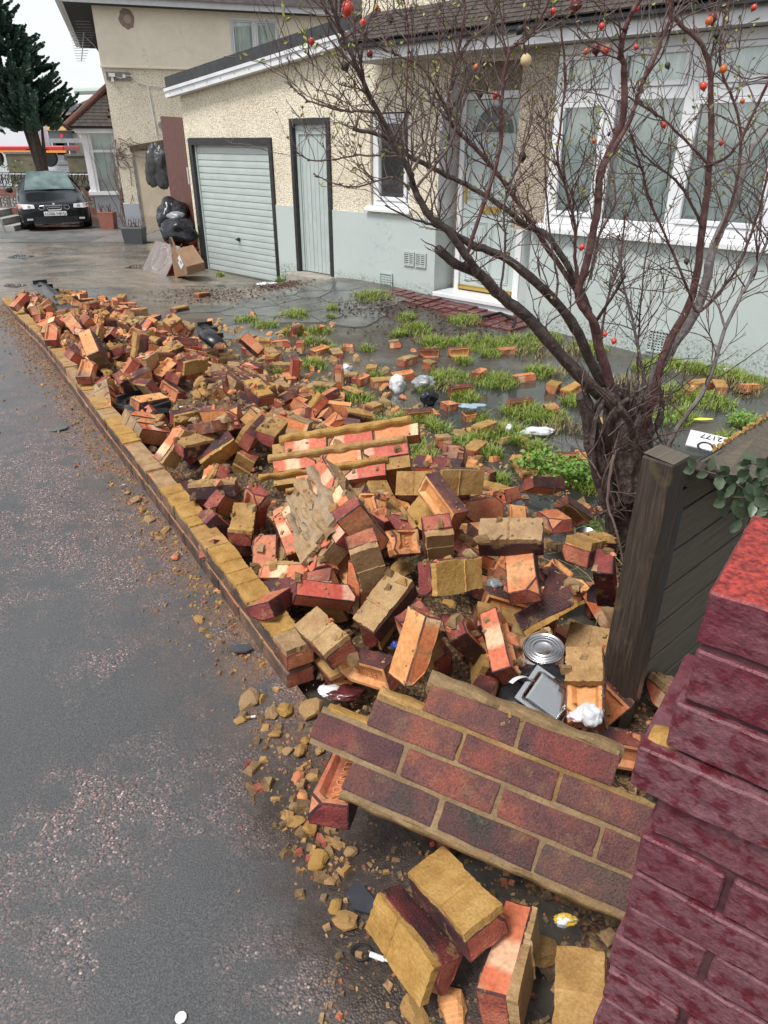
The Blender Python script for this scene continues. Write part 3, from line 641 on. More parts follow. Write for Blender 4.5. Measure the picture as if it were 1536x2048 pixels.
# bare creeper on the corner
b = MB(); rc = random.Random(9)
for k in range(34):
    p = Vector((rc.uniform(-.25, .05), rc.uniform(-.05, .9), -.4)) if k < 22 else Vector((rc.uniform(-.2, .2), -.02, rc.uniform(1.2, 1.7))); pts = [p.copy()]
    for s_ in range(9):
        p = p + Vector((rc.uniform(-.09, .07), rc.uniform(-.04, .04), rc.uniform(.12, .3) if k < 22 else rc.uniform(-.12, .06))); pts.append(p.copy())
        if k >= 22: p.x += .08
    b.tube(pts, [.012*(1-.08*i) for i in range(len(pts))], 4)
cp = tag(b.obj('creeper', simple('dead_vine', (.10, .06, .05), (.18, .12, .1), 9, .8)), 'dead brown creeper climbing the corner of the neighbour house', 'creeper'); cp.location = (NX, NY, 0); cp.rotation_euler = (0, 0, NR)
# TV aerial
ae = thing('tv_aerial', 'grey rooftop television aerial hanging beside the neighbour eaves', 'aerial'); b = MB()
c0 = aty(163, 122, 20.5); c1 = aty(168, 65, 20.5); b.tube([c0, c1], .012, 5); b.obj('boom', MT['steel'], ae)
b = MB(); p = aty(170, 72, 20.5); q = nl(-.1, .3, 3.4); b.tube([p, p.lerp(q, .6) + Vector((0, 0, .05)), q], .02, 5); b.obj('bracket', MT['black'], ae)
for k in range(12):
    p = c0.lerp(c1, k/11); ln = .12 + .02*k; b = MB(); b.tube([p - Vector((ln, .03, 0)), p + Vector((ln*.8, -.03, 0))], .007, 4); b.obj('element', MT['steel'], ae)
for k in range(4):
    p = aty(150 + k*2, 42 + k*6, 20.5); b = MB(); b.tube([p, p + Vector((.36, 0, -.01))], .007, 4); b.obj('element', MT['steel'], ae)
# brown gate
gt = thing('brown_gate', 'tall dark brown boarded gate beside the garage corner', 'gate'); A0 = hl(-2.30, .08); A1 = aty(330, 300, 15.6); dgt = Vector((A1.x-A0.x, A1.y-A0.y, 0)); Lg = dgt.length; dgt.normalize(); nbd = 9
for k in range(nbd):
    x0 = k*Lg/nbd; x1 = (k+1)*Lg/nbd-.006; p = A0 + dgt*x0; top = 1.98 + (.08)*(k/nbd)
    b = MB(); b.box(0, x1-x0, -.012, .012, -.55, top); o = bev(b.obj('board', MT['woodbrown'], gt, loc=(p.x, p.y, 0), rot=(0, 0, math.atan2(dgt.y, dgt.x))), .003)
b = MB(); 
for z in (-.1, .8, 1.6): b.box(0, Lg, -.05, -.014, z, z+.09)
b.obj('rail', MT['woodbrown'], gt, loc=(A0.x, A0.y, 0), rot=(0, 0, math.atan2(dgt.y, dgt.x))) if False else None
b = MB(); b.box(.62, .68, -.018, -.0125, .95, 1.22); o = b.obj('label_plate', MT['upvc'], gt, loc=(A0.x, A0.y, 0), rot=(0, 0, math.atan2(dgt.y, dgt.x)+math.pi)); o.location = (A0 + dgt*.95) ; 
# ---- rubbish by the garage
def crumple(name, seed, c, r, mat, sq=(1, 1, .8), amp=.35, sub=4):
    bm = bmesh.new(); bmesh.ops.create_icosphere(bm, subdivisions=sub, radius=1)
    for v in bm.verts:
        d = 1 + amp*n3(v.co.x+seed, v.co.y, v.co.z, 1.3) + amp*.5*abs(n3(v.co.x, v.co.y+seed, v.co.z, 3.1)) + amp*.38*abs(n3(v.co.x, v.co.y, v.co.z+seed, 7)) + amp*.2*abs(n3(v.co.x, v.co.y+3, v.co.z+seed, 15))
        v.co = Vector((v.co.x*sq[0], v.co.y*sq[1], v.co.z*sq[2]))*d*r
    me = bpy.data.meshes.new(name); bm.to_mesh(me); bm.free(); me.materials.append(mat)
    for p_ in me.polygons: p_.use_smooth = True
    return mko(name, me, None, c)
MT['binbag'] = simple('black_bin_bag', (.012, .013, .016), (.022, .023, .027), 5, .22, bump=.5, bscale=14, bdist=.02)
MT['greybag'] = simple('grey_plastic_bag', (.16, .165, .17), (.28, .29, .3), 7, .3, bump=.4, bscale=18, bdist=.01)
MT['whitebag'] = simple('white_plastic_bag', (.72, .73, .74), (.55, .56, .58), 12, .35, bump=.4, bscale=30, bdist=.006)
MT['orange'] = simple('orange_hi_vis', (.85, .10, .03), (.95, .16, .05), 9, .6)
MT['card'] = simple('brown_cardboard', (.22, .13, .075), (.28, .17, .10), 6, .8)
MT['redpile'] = simple('red_broken_tile', (.42, .10, .045), (.22, .06, .04), 9, .75, bump=.4)
p = aty(345, 430, 13.9); tag(crumple('bin_bag', 1, p, .27, MT['binbag'], (1, 1, 1.0)), 'upper black bin bag slumped against the brown gate', 'bin bag')
p = aty(362, 463, 13.5); tag(crumple('bin_bag', 5, p, .27, MT['binbag'], (1.15, 1, .75)), 'lower black bin bag on the broken tile pile by the garage', 'bin bag')
p = aty(352, 432, 13.6); tag(crumple('plastic_bag', 8, p, .12, MT['greybag'], (1.1, .8, .6)), 'grey plastic bag crumpled on the bin bags', 'bag')
p = aty(314, 335, 16.8); tag(crumple('torn_sheeting', 12, p, .33, simple('dark_grey_sheeting', (.03, .031, .034), (.07, .072, .075), 6, .3, bump=.5, bscale=12, bdist=.02), (.6, .25, 1.15), .6), 'torn black plastic sheeting hanging in the boarded doorway', 'plastic sheet')
pl = thing('tile_pile', 'heap of broken orange-red tiles under the bin bags', 'rubble pile')
rt = random.Random(2)
for k in range(46):
    p = aty(rt.uniform(322, 396), 520, 13.55 + rt.uniform(-.25, .3)); z = -.40 + rt.random()**1.3*.42; b = MB(); b.box(-.12, .12, -.08, .08, -.015, .015)
    bev(b.obj('broken_tile', MT['redpile'], pl, loc=(p.x, p.y, z), rot=(rt.uniform(-.8, .8), rt.uniform(-.8, .8), rt.uniform(0, 3))), .004)
# leaning board with a chalk ring
bd = thing('leaning_board', 'grey-brown board with a white chalk ring leaning on the tile pile', 'board')
B0, B1 = gp(283, 541, -.41), gp(330, 556, -.41); T0, T1 = aty(307, 481, B0.y+.28), aty(358, 497, B1.y+.28)
ex_ = (B1-B0); ey_ = (T0-B0); nn_ = ex_.cross(ey_).normalized(); M = Matrix((ex_.normalized(), nn_.cross(ex_.normalized()), nn_)).transposed().to_4x4(); M.translation = B0; bd.matrix_world = M
W_, H_ = ex_.length, ey_.length
for k in range(3): b = MB(); b.box(W_*k/3+.002, W_*(k+1)/3-.002, 0, H_, -.02, 0); bev(b.obj('plank', simple('wet_grey_board', (.15, .12, .105), (.24, .2, .18), 5, .4, bump=.2, bscale=20), bd), .003)
b = MB(); b.tube([(W_*.5+W_*.27*math.cos(k/30*6.283)*(1+.06*n3(k, 0, 0, .4)), H_*.5+H_*.36*math.sin(k/30*6.283), .001) for k in range(31)], .007, 5); b.obj('chalk_ring', simple('chalk', (.5, .5, .48), (.2, .18, .16), 30, .9), bd)
# cardboard box
cb = thing('cardboard_box', 'collapsed brown cardboard box with white label beside the garage door', 'box'); P0 = gp(352, 555, -.41); cb.location = P0; cb.rotation_euler = (R_(8), R_(-12), HROT - .2)
b = MB(); b.prism([(0, 0), (.62, 0), (.70, .12), (.45, .42), (.18, .36)], 'y', -.02, .30); bev(b.obj('carton', MT['card'], cb, fixn=True), .006)
b = MB(); b.prism([(.18, .36), (.30, .62), (.40, .60), (.45, .42)], 'y', 0, .012); b.obj('flap', MT['card'], cb, fixn=True)
b = MB(); b.add([(.43, -.024, .10), (.62, -.024, .16), (.57, -.024, .32), (.38, -.024, .26)], [(0, 1, 2, 3)]); lb = b.obj('label', MT['upvc'], cb)
b = MB(); b.add([(.41, -.027, .22), (.46, -.027, .235), (.445, -.027, .275), (.40, -.027, .26)], [(0, 1, 2, 3)]); b.add([(.49, -.027, .17), (.58, -.027, .2), (.578, -.027, .21), (.488, -.027, .18)], [(0, 1, 2, 3)]); b.add([(.485, -.027, .20), (.56, -.027, .225), (.557, -.027, .235), (.482, -.027, .21)], [(0, 1, 2, 3)]); b.obj('print', MT['black'], lb)
b = MB(); b.add([(.24, -.004, .56), (.34, -.004, .63), (.38, -.004, .52), (.29, -.004, .46)], [(0, 1, 2, 3)]); b.obj('dark_print', MT['black'], cb)
p = gp(352, 548, -.41); tag(crumple('hi_vis_cloth', 21, p + Vector((0, 0, .1)), .14, MT['orange'], (.7, .6, 1.), .4), 'bright orange cloth stuffed beside the cardboard box', 'cloth')
# planters and pots
def planter(u, v, w_, h_, mat, label, z=-.44):
    p = gp(u, v, z); o = thing('planter', label, 'planter', p); b = MB(); b.prism([(-w_/2*.85, 0), (w_/2*.85, 0), (w_/2, h_), (-w_/2, h_)], 'y', -w_*.35, w_*.35); bev(b.obj('pot', mat, o, fixn=True), .01)
    b = MB(); r = random.Random(u)
    for k in range(14): a = r.uniform(-w_*.4, w_*.4); b.tube([(a, 0, h_), (a+r.uniform(-.1, .1), r.uniform(-.1, .1), h_+r.uniform(.08, .2))], .008, 4)
    b.obj('dry_stems', simple('dry_stems', (.12, .08, .06), rough=.9), o)
planter(272, 488, .48, .36, simple('dark_grey_plastic', (.05, .055, .06), rough=.4), 'dark grey planter with dry stems at the corner of the neighbour house')
planter(219, 458, .42, .42, simple('terracotta', (.20, .075, .05), (.27, .1, .07), 6, .8), 'terracotta pot by the bay window of the neighbour house')
# ---------------------------------------------------------------- parked car
MT['carpaint'] = simple('black_car_paint', (.006, .007, .009), rough=.22, spec=.28, coat=.15)
MT['chrome'] = simple('chrome', (.75, .75, .76), rough=.12, metal=1.); MT['lamp'] = simple('headlamp', (.62, .63, .64), (.4, .41, .42), 20, .15); MT['amber'] = simple('amber_lens', (.6, .22, .12), rough=.2)
MT['tyre'] = simple('tyre_rubber', (.012, .012, .012), rough=.8); MT['plate'] = simple('number_plate', (.82, .82, .8), rough=.4); car_h = .94; MT['platetxt'] = simple('plate_letters', (.01, .01, .01), rough=.5)
pc = gp(118, 462, -.45); car = thing('parked_car', 'black saloon car parked nose-out with white number plate', 'car', (pc.x, pc.y, -.455), math.atan2(-.925, .38) + math.pi/2 + R_(2))
# car local: nose at y=0, tail at +y?  x to its right
def cs(y, w, zl, zb, zt, wr, crown=.02): return [(w*.93, zl), (w, zl+.12), (w*1.0, zb-.1), (w*.965, zb), (wr, zt), (wr*.5, zt+crown*.8), (0, zt+crown)], y
ST = [cs(.02, .60, .26, .52, .60, .42), cs(.06, .74, .20, .60, .66, .52), cs(.18, .84, .17, .66, .72, .60), cs(.55, .87, .17, .73, .80, .66), cs(1.0, .875, .17, .80, .90, .68), cs(1.22, .875, .17, .86, .955, .66),
      cs(1.6, .875, .17, .90, 1.20, .60), cs(2.05, .875, .17, .92, 1.40, .53), cs(2.6, .875, .17, .93, 1.435, .53), cs(3.2, .87, .17, .94, 1.38, .52), cs(3.75, .86, .18, .95, 1.15, .55), cs(4.1, .85, .2, .94, 1.02, .6), cs(4.5, .80, .25, .9, .96, .6), cs(4.62, .72, .32, .8, .86, .5)]
b = MB(); nps = 13
for pts, y in ST:
    full = pts + [(-x, z) for x, z in reversed(pts[:-1])]
    for x, z in full: b.v.append((x, y, z))
for i in range(len(ST)-1):
    for k in range(nps-1): b.f.append((i*nps+k, i*nps+k+1, (i+1)*nps+k+1, (i+1)*nps+k)); b.m.append(0)
b.f.append(tuple(range(nps))); b.m.append(0); b.f.append(tuple(range((len(ST)-1)*nps, len(ST)*nps))); b.m.append(0)
o = b.obj('body', MT['carpaint'], car, smooth=True, fixn=True); sb = o.modifiers.new('s', 'SUBSURF'); sb.levels = 2; sb.render_levels = 2
b = MB()  # windscreen and side glass
b.add([(-.63, 1.27, .965), (.63, 1.27, .965), (.50, 2.02, 1.40), (0, 2.0, 1.425), (-.50, 2.02, 1.40), (0, 1.22, .985)], [(0, 5, 3, 4), (5, 1, 2, 3)]); b.v = [(x, y-.03, z+.03) for x, y, z in b.v]
o = b.obj('windscreen', simple('teal_windscreen', (.07, .11, .11), (.17, .23, .225), 3, .1), car, smooth=True)  # opaque mottled teal in place of clear glass
b = MB(); b.tube([(-.62, 1.24, .972), (-.1, 1.2, 1.0), (.02, 1.2, 1.0)], .008, 4); b.tube([(.0, 1.2, 1.0), (.55, 1.24, .98)], .008, 4); b.obj('wiper', MT['black'], car)
for sx in (-1, 1):
    b = MB(); b.add([(sx*.872, 1.5, .95), (sx*.872, 3.3, .99), (sx*.545, 3.1, 1.36), (sx*.56, 2.1, 1.375)], [(0, 1, 2, 3)]); b.obj('side_window', MT['carglass'], car)
    b = MB(); b.add([(sx*.46, .045, .60), (sx*.70, .085, .585), (sx*.835, .22, .60), (sx*.84, .36, .70), (sx*.70, .20, .705), (sx*.47, .10, .69)], [(0, 1, 2, 3, 4, 5)]); b.v = [(x, y-.05, z) for x, y, z in b.v]; hlp = b.obj('headlight', MT['lamp'], car, fixn=True)
    b = MB(); b.add([(sx*.76, .10, .61), (sx*.842, .20, .615), (sx*.85, .30, .695), (sx*.775, .17, .69)], [(0, 1, 2, 3)]); b.v = [(x, y-.055, z) for x, y, z in b.v]; b.obj('indicator', MT['amber'], hlp)
    b = MB(); b.tube([(sx*.585, -.005, .645), (sx*.585, -.02, .645)], .042, 12); b.obj('lamp_bowl', MT['chrome'], hlp)
    b = MB(); b.box(sx*.62-.07, sx*.62+.07, .0, .05, .30, .345); b.obj('fog_lamp', MT['lamp'], car)
    b = MB(); b.lathe([(0, -.07), (.09, -.06), (.10, 0), (.07, .05), (0, .06)], 10); mr = b.obj('mirror', MT['carpaint'], car, loc=(sx*1.0, 1.55, .98), rot=(R_(90), 0, 0)); mr.scale = (1, .75, 1)
    for y in (.92, 3.62):
        b = MB(); b.lathe([(.18, -.1), (.31, -.1), (.325, -.06), (.325, .06), (.31, .1), (.18, .1)], 22); wh = b.obj('wheel', MT['tyre'], car, loc=(sx*.78, y, .325), rot=(0, R_(90), 0))
        b = MB(); b.lathe([(0, .06), (.06, .07), (.19, .06), (.2, .095)], 18); b.obj('rim', MT['steel'], wh)
b = MB(); b.add([(-.30, .015, .665), (.30, .015, .665), (.24, -.01, .555), (-.24, -.01, .555)], [(0, 1, 2, 3)]); b.v = [(x, y-.03, z) for x, y, z in b.v]; gr = b.obj('grille', MT['black'], car)
def ring(pts, r): q = MB(); q.tube(pts + [pts[0], pts[1]], r, 5, cap=False); return q
ring([(-.20, -.02, .665), (.20, -.02, .665), (.15, -.045, .555), (-.15, -.045, .555)], .012).obj('grille_surround', MT['chrome'], gr)
for sx in (-1, 1): ring([(sx*.23, -.02, .665), (sx*.34, 0, .655), (sx*.37, 0, .60), (sx*.32, -.02, .56), (sx*.25, -.03, .575)], .011).obj('grille_surround', MT['chrome'], gr)
b = MB(); b.box(-.14, .14, -.042, -.03, .612, .628); b.obj('grille_bar', MT['chrome'], gr)
b = MB(); b.lathe([(0, 0), (.03, 0), (.03, .008), (0, .01)], 12); b.obj('badge', MT['chrome'], car, loc=(0, .03, .70), rot=(R_(60), 0, 0))
b = MB(); b.box(-.27, .27, -.062, -.045, .405, .515); np_ = bev(b.obj('number_plate', MT['plate'], car), .004)
tmx = text_mesh('LO06 NKG', .105, .002); tmx.materials.append(MT['platetxt']); mko('plate_lettering', tmx, np_, (0, -.064, .458), (R_(90), 0, 0))
b = MB(); b.box(-.52, .52, -.02, .03, .22, .38); b.obj('lower_intake', MT['black'], car)
car.scale = (1.0, 1.0, .93)
# ---------------------------------------------------------------- low wall, ornamental rail and handrail behind the car
YF = 24.5
fw_ = thing('boundary_wall', 'low red brick wall with pierced blocks and ornate black railing behind the car', 'wall')
MT['redbrick'] = simple('old_red_brick', (.20, .07, .05), (.28, .11, .08), 12, .8, bump=.3)
MT['block'] = simple('pierced_block', (.14, .13, .12), (.22, .2, .18), 8, .8)
A = aty(-20, 400, YF); Bp = aty(205, 400, YF); x0, x1 = A.x, Bp.x
zb_ = -.5; bk = MB(); bk.box(0, .215, -.05, .05, 0, .065); bkm = bk.mesh('brick', MT['redbrick'])
for r_ in range(3):
    for k in range(int((x1-x0)/.226)):
        mko('brick', bkm, fw_, (x0 + k*.226 + (.11 if r_ % 2 else 0), YF, zb_+r_*.075)); mko('brick', bkm, fw_, (x0 + k*.226 + (.11 if r_ % 2 else 0), YF, .06+r_*.075))
pb = MB(); 
for bx in ((0, .3, 0, .03), (0, .3, .27, .3), (0, .03, .03, .27), (.27, .3, .03, .27), (.03, .12, .13, .16), (.18, .27, .13, .16), (.12, .15, .03, .12), (.12, .15, .18, .27), (.09, .21, .09, .12), (.09, .21, .18, .21)): pb.box(bx[0], bx[1], -.04+.0007*len(pb.f), .04, bx[2], bx[3])
pbm = pb.mesh('pierced_block', MT['block'])
for k in range(int((x1-x0)/.305)): mko('pierced_block', pbm, fw_, (x0+k*.305, YF, -.265))
b = MB(); b.box(x0, x1, -.02+YF, YF+.02, .32, .345); b.box(x0, x1, -.02+YF, YF+.02, .72, .745); b.obj('railing_bar', MT['black'], fw_)
b = MB()
for k in range(int((x1-x0)/.2)):
    c_ = x0 + .1 + k*.2
    b.tube([(c_ + .085*math.cos(a*.5)*(1-a*.045), YF, .53 + .17*math.sin(a*.5)*(1-a*.045)) for a in range(16)], .016, 4); b.tube([(c_-.1, YF, .34), (c_, YF, .53), (c_+.1, YF, .73)], .012, 4)
b.obj('railing_scrolls', MT['black'], fw_)
hr = thing('handrail', 'grey galvanised handrail running behind the parked car', 'railing'); b = MB(); p0, p1 = aty(-20, 348, 26), aty(195, 350, 26); b.tube([p0, p1], .035, 8); b.obj('rail', MT['steel'], hr)
for k in range(4):
    p = p0.lerp(p1, .1+k*.27); b = MB(); b.tube([(p.x, p.y, -.6), p], .025, 6); b.obj('post', MT['steel'], hr)
hr = thing('step_rail', 'thin grey handrail on the steps left of the car', 'railing'); b = MB(); p = gp(12, 466, -.45); b.tube([(p.x, p.y, -.5), (p.x-.25, p.y+.1, .45), (p.x-1.2, p.y+.3, .46)], .022, 7); b.obj('rail', MT['steel'], hr)
stp = thing('concrete_steps', 'pale concrete steps left of the car', 'steps'); p = gp(22, 462, -.45)
for k in range(3): b = MB(); b.box(-1.6-.1*k, .1-.32*k, 0, 1.2, 0, .17*(k+1)); b.obj('step', simple('pale_concrete', (.3, .29, .26), (.4, .39, .36), 6, .8), stp, loc=(p.x, p.y+.1*k, -.5-.01*k))
# paving slabs by the car
ps = struct(mko('slab_paving', None)); r5 = random.Random(8); sm_ = MB(); sm_.box(-.44, .44, -.29, .29, -.03, .0); slm = [sm_.mesh('slab', simple('paving_slab%d' % k, c_, tuple(x*1.25 for x in c_), 4, rr=(.3, .6))) for k, c_ in enumerate([(.13, .13, .125), (.16, .145, .135), (.10, .105, .1)])]
for i in range(9):
    for j in range(6):
        p = Vector((-10.8 + i*.9, 17.3 + j*.6)); mko('slab', slm[r5.randrange(3)], ps, (p.x, p.y, tps_y(p.x, p.y)+.016+r5.random()*.004), (0, 0, R_(2)))
# far road and low walls
MT['wetroad'] = simple('wet_road', (.16, .165, .17), (.25, .255, .26), .6, .25, coord='World')
b = MB(); q = [aty(95, 345, 34), aty(178, 345, 34), aty(168, 296, 70), aty(100, 296, 70)]; b.quad((-60, 33, -.53), (30, 33, -.53), (30, 120, .6), (-60, 120, .6)); struct(b.obj('road', MT['wetroad'], fixn=True))
def lowwall(u0, u1, vt, vb, Y, mat, label):
    a, c_ = aty(u0, vt, Y), aty(u1, vt, Y); zb2 = -.6; o = thing('garden_wall', label, 'wall', (a.x, Y, 0)); b = MB(); b.box(0, c_.x-a.x, 0, .2, zb2, a.z); b.obj('render', mat, o); b = MB(); b.box(-.05, c_.x-a.x+.05, -.04, .24, a.z, a.z+.07); b.obj('coping', MT['block'], o)
MT['olive'] = simple('mossy_render', (.12, .105, .07), (.18, .16, .11), 3, .85)
lowwall(10, 80, 308, 345, 31, MT['olive'], 'mossy low wall behind the conifer trunk'); lowwall(133, 185, 312, 345, 31, MT['olive'], 'mossy low wall right of the wet road')
# lorry
MT['lred'] = simple('red_lorry_paint', (.42, .03, .04), rough=.35); MT['lwhite'] = simple('white_lorry_paint', (.75, .76, .78), rough=.35)
lo = thing('lorry', 'white and red flatbed lorry on the far road', 'lorry', tuple(aty(28, 330, 46)))
b = MB(); b.prism([(-2.9, .9), (1.9, .9), (1.9, 1.9), (1.4, 3.0), (-2.9, 3.05)], 'y', -1.1, 1.1); bev(b.obj('cab', MT['lwhite'], lo, fixn=True), .08, 2)
b = MB(); b.box(-2.6, 1.2, -1.13, -1.11, 1.95, 2.75); b.obj('windscreen', simple('pale_cab_glass', (.30, .38, .40), rough=.1), lo)
b = MB(); b.box(-3, 3.6, -1.2, 1.2, .75, 1.0); bev(b.obj('chassis', MT['lred'], lo), .05)
b = MB(); b.tube([(-.8, -1.3, .9), (-1.2, -1.3, 2.0), (-1.9, -1.3, 3.6)], .12, 6); b.obj('boom', MT['lred'], lo)
b = MB(); b.box(-3, 3.7, -1.22, -1.16, .66, .78); b.obj('side_lamp_strip', simple('orange_marker', (.8, .3, .05), rough=.4), lo)
for x in (-.5, 1.6, 2.6): b = MB(); b.lathe([(0, -.15), (.45, -.15), (.48, 0), (.45, .15), (0, .15)], 16); b.obj('wheel', MT['tyre'], lo, loc=(x, -1.05, .4), rot=(R_(90), 0, 0))
b = MB(); b.lathe([(0, 0), (.2, 0), (.18, .25), (0, .3)], 10); b.obj('beacon', MT['amber'], lo, loc=(-1.9, -1.1, 3.05))
tr_ = thing('flatbed_trailer', 'grey flatbed trailer with amber strip on the far road', 'trailer', tuple(aty(140, 300, 62)))
b = MB(); b.box(-3, 4.5, -1.1, 1.1, .5, .8); b.obj('bed', MT['steel'], tr_); b = MB(); b.box(-2.6, 3, -1.15, -1.1, 1.35, 1.6); b.obj('amber_strip', simple('amber_strip', (.75, .42, .12), rough=.4), tr_)
for x in (-2, 0, 2): b = MB(); b.box(x-.1, x+.1, -1.16, -1.1, .85, 1.1); b.obj('red_lamp', simple('red_lamp', (.7, .03, .05), rough=.3), tr_)
# far buildings
def farhouse(u0, u1, vt, vr, Y, mat, label, depth=6):
    a, c_ = aty(u0, vt, Y), aty(u1, vt, Y); o = thing('far_house', label, 'house', (a.x, Y, 0)); wdt = c_.x-a.x; b = MB(); b.box(0, wdt, 0, depth, -2, a.z); b.obj('wall', mat, o)
    rz = aty(u0, vr, Y).z; b = MB(); b.prism([(-.4, a.z), (wdt+.4, a.z), (wdt*.5, rz)], 'y', -.3, depth+.3); b.obj('roof', simple('slate_roof', (.10, .10, .11), (.15, .15, .16), 4, .5), o, fixn=True)
    for k in range(3): b = MB(); b.box(wdt*(.15+.3*k), wdt*(.15+.3*k)+.9, -.03, 0, a.z-1.9, a.z-.6); wn_ = b.obj('window', MT['upvc'], o); b = MB(); b.box(wdt*(.15+.3*k)+.08, wdt*(.15+.3*k)+.82, -.04, -.031, a.z-1.82, a.z-.68); b.obj('pane', MT['room'], wn_)
    return o
farhouse(118, 168, 222, 205, 75, simple('far_cream', (.66, .58, .45), (.6, .52, .4), 3, .9), 'cream far building between conifer and bay roof')
farhouse(95, 118, 262, 240, 72, simple('far_grey', (.20, .20, .21), rough=.8), 'dark grey far shed behind the conifer trunk')
farhouse(150, 215, 215, 198, 90, simple('far_stone', (.33, .32, .33), rough=.8), 'grey far house behind the bay roof')
fb = thing('footbridge_pipe', 'pale green pipe bridge crossing behind the neighbour house', 'pipe'); b = MB(); b.tube([aty(150, 183, 60), aty(240, 180, 60)], .22, 8); b.obj('pipe', simple('pale_green_paint', (.42, .48, .42), rough=.6), fb)
# ---------------------------------------------------------------- conifer
cf = thing('conifer', 'tall dark green conifer with upswept feathery sprays behind the car', 'tree', tuple(gp(88, 352, -.5).lerp(Vector((0, 0, CH)), 0)) if False else (aty(88, 345, 28).x, 28, -.6)); rc = random.Random(12)
b = MB()
for (ang0, lean, hh_, r0) in ((0, .00, 4.2, .26), (2.6, .28, 3.4, .15), (.3, .22, 3.2, .13), (1.5, .2, 3.6, .14), (2.9, .12, 3.8, .16)):
    pts = []; 
    for k in range(8): t_ = k/7; pts.append((math.cos(ang0)*lean*hh_*t_**1.3*.6 - .1*t_, math.sin(ang0)*lean*hh_*t_*.3, hh_*t_))
    b.tube(pts, [r0*(1-.8*k/7) for k in range(8)], 8)
b.obj('trunk', simple('conifer_bark', (.045, .035, .03), (.08, .06, .05), 9, .9, bump=.5, bscale=20), cf)
MT['conif'] = simple('conifer_green', (.022, .055, .036), (.055, .115, .075), 4, .6, rand=0, lo=.3, hi=.7)
b = MB()
def spray(p, d, L_, r):
    """flat feathery spray: a rib with many narrow leaflets"""
    d = d.normalized(); sd0 = d.cross(Vector((r.uniform(-.4, .4), r.uniform(-.4, .4), 1))).normalized(); n = int(10+L_*22)
    for k in range(n):
        t_ = k/n; c_ = p + d*(L_*t_) + Vector((0, 0, .12*L_*t_*t_)); s_ = (1-t_)**.5*L_*.34 + .03
        for sg in (-1, 1):
            e = (d*.75 + sd0*sg*(.7+r.uniform(-.2, .2)) + Vector((0, 0, r.uniform(-.15, .35)))).normalized()*s_*r.uniform(.6, 1.1); wv = e.cross(Vector((r.uniform(-1, 1), -1, r.uniform(-1, 1)))).normalized()*(.022+.02*r.random())
            o_ = len(b.v); b.v += [tuple(c_-wv), tuple(c_+e*.55-wv*1.3), tuple(c_+e), tuple(c_+e*.5+wv*1.3), tuple(c_+wv)]; b.f.append((o_, o_+1, o_+2, o_+3, o_+4)); b.m.append(0)
for k in range(520):
    z = 2.6 + 3.9*rc.random()**1.05; rad = 1.75*max(.05, 1-(z-2.5)/4.6)**.75*(1 if z > 3.2 else .75); a = rc.uniform(0, 6.283); rr = rad*rc.uniform(.1, .95)
    p = Vector((math.cos(a)*rr - .24*(z-2.4), math.sin(a)*rr*.8, z-.15*rr)); d = Vector((math.cos(a)*1.1, math.sin(a)*.8, rc.uniform(.15, .9))); spray(p, d, rc.uniform(.55, 1.1)*(.55+.45*(1-(z-2.5)/4.5)), rc)
b.obj('crown', MT['conif'], cf)
# small shrub in front of it
sh = thing('shrub', 'small light green shrub behind the ornate railing', 'shrub', (aty(18, 330, 26.5).x, 26.5, -.5)); b = MB(); rs = random.Random(3)
for k in range(260):
    p = Vector((rs.gauss(0, .35), rs.gauss(0, .2), rs.uniform(.3, 1.5))); e = Vector((rs.uniform(-1, 1), rs.uniform(-1, 1), rs.uniform(0, 1)))*.11; wv = Vector((rs.uniform(-1, 1), rs.uniform(-1, 1), rs.uniform(-1, 1)))*.03; o_ = len(b.v); b.v += [tuple(p), tuple(p+e*.5+wv), tuple(p+e), tuple(p+e*.5-wv)]; b.f.append((o_, o_+1, o_+2, o_+3)); b.m.append(0)
b.obj('foliage', simple('shrub_green', (.06, .12, .03), (.12, .2, .07), 6, .6), sh)

# ================================================================ BRICKS
def rustic(name, dark, mid, red, wetr=(.35, .6), dust=.75):
    m, t, b = nodes(name); g = N(t); co = g.coord('Object', 7.0); r = g.objrand()
    n1 = g.noise(co, 9, 4, .6); fine = g.noise(co, 190, 4, .65, .15)
    col = g.ramp(n1, [(.34, dark), (.5, mid), (.64, red)])
    col = g.mix(.75, col, g.ramp(fine, [(.3, (.45, .42, .42)), (.62, (1.25, 1.2, 1.2))]), 'MULTIPLY')
    col = g.hsv(col, g.math('ADD', .485, g.math('MULTIPLY', r, .03)), 1.0, g.math('ADD', .75, g.math('MULTIPLY', r, .6)))
    if dust: col = g.mix(g.math('MULTIPLY', g.ramp(g.noise(co, 17, 5, .7), [(.56, 0.), (.64, 1.)]), dust), col, g.ramp(fine, [(.3, (.20, .12, .05)), (.7, (.36, .23, .11))]))
    setin(b, 'Base Color', col, t); setin(b, 'Roughness', g.ramp(n1, [(.3, wetr[0]), (.7, wetr[1])]), t); b.inputs['Specular IOR Level'].default_value = .35
    setin(b, 'Normal', g.bump(fine, .9, .005), t); return m
MT['rustic'] = rustic('rustic_purple_brick', (.040, .021, .024), (.085, .032, .032), (.19, .050, .036))
MT['rustic_panel'] = rustic('rustic_panel_brick', (.062, .026, .029), (.105, .036, .035), (.18, .046, .036), dust=.2)
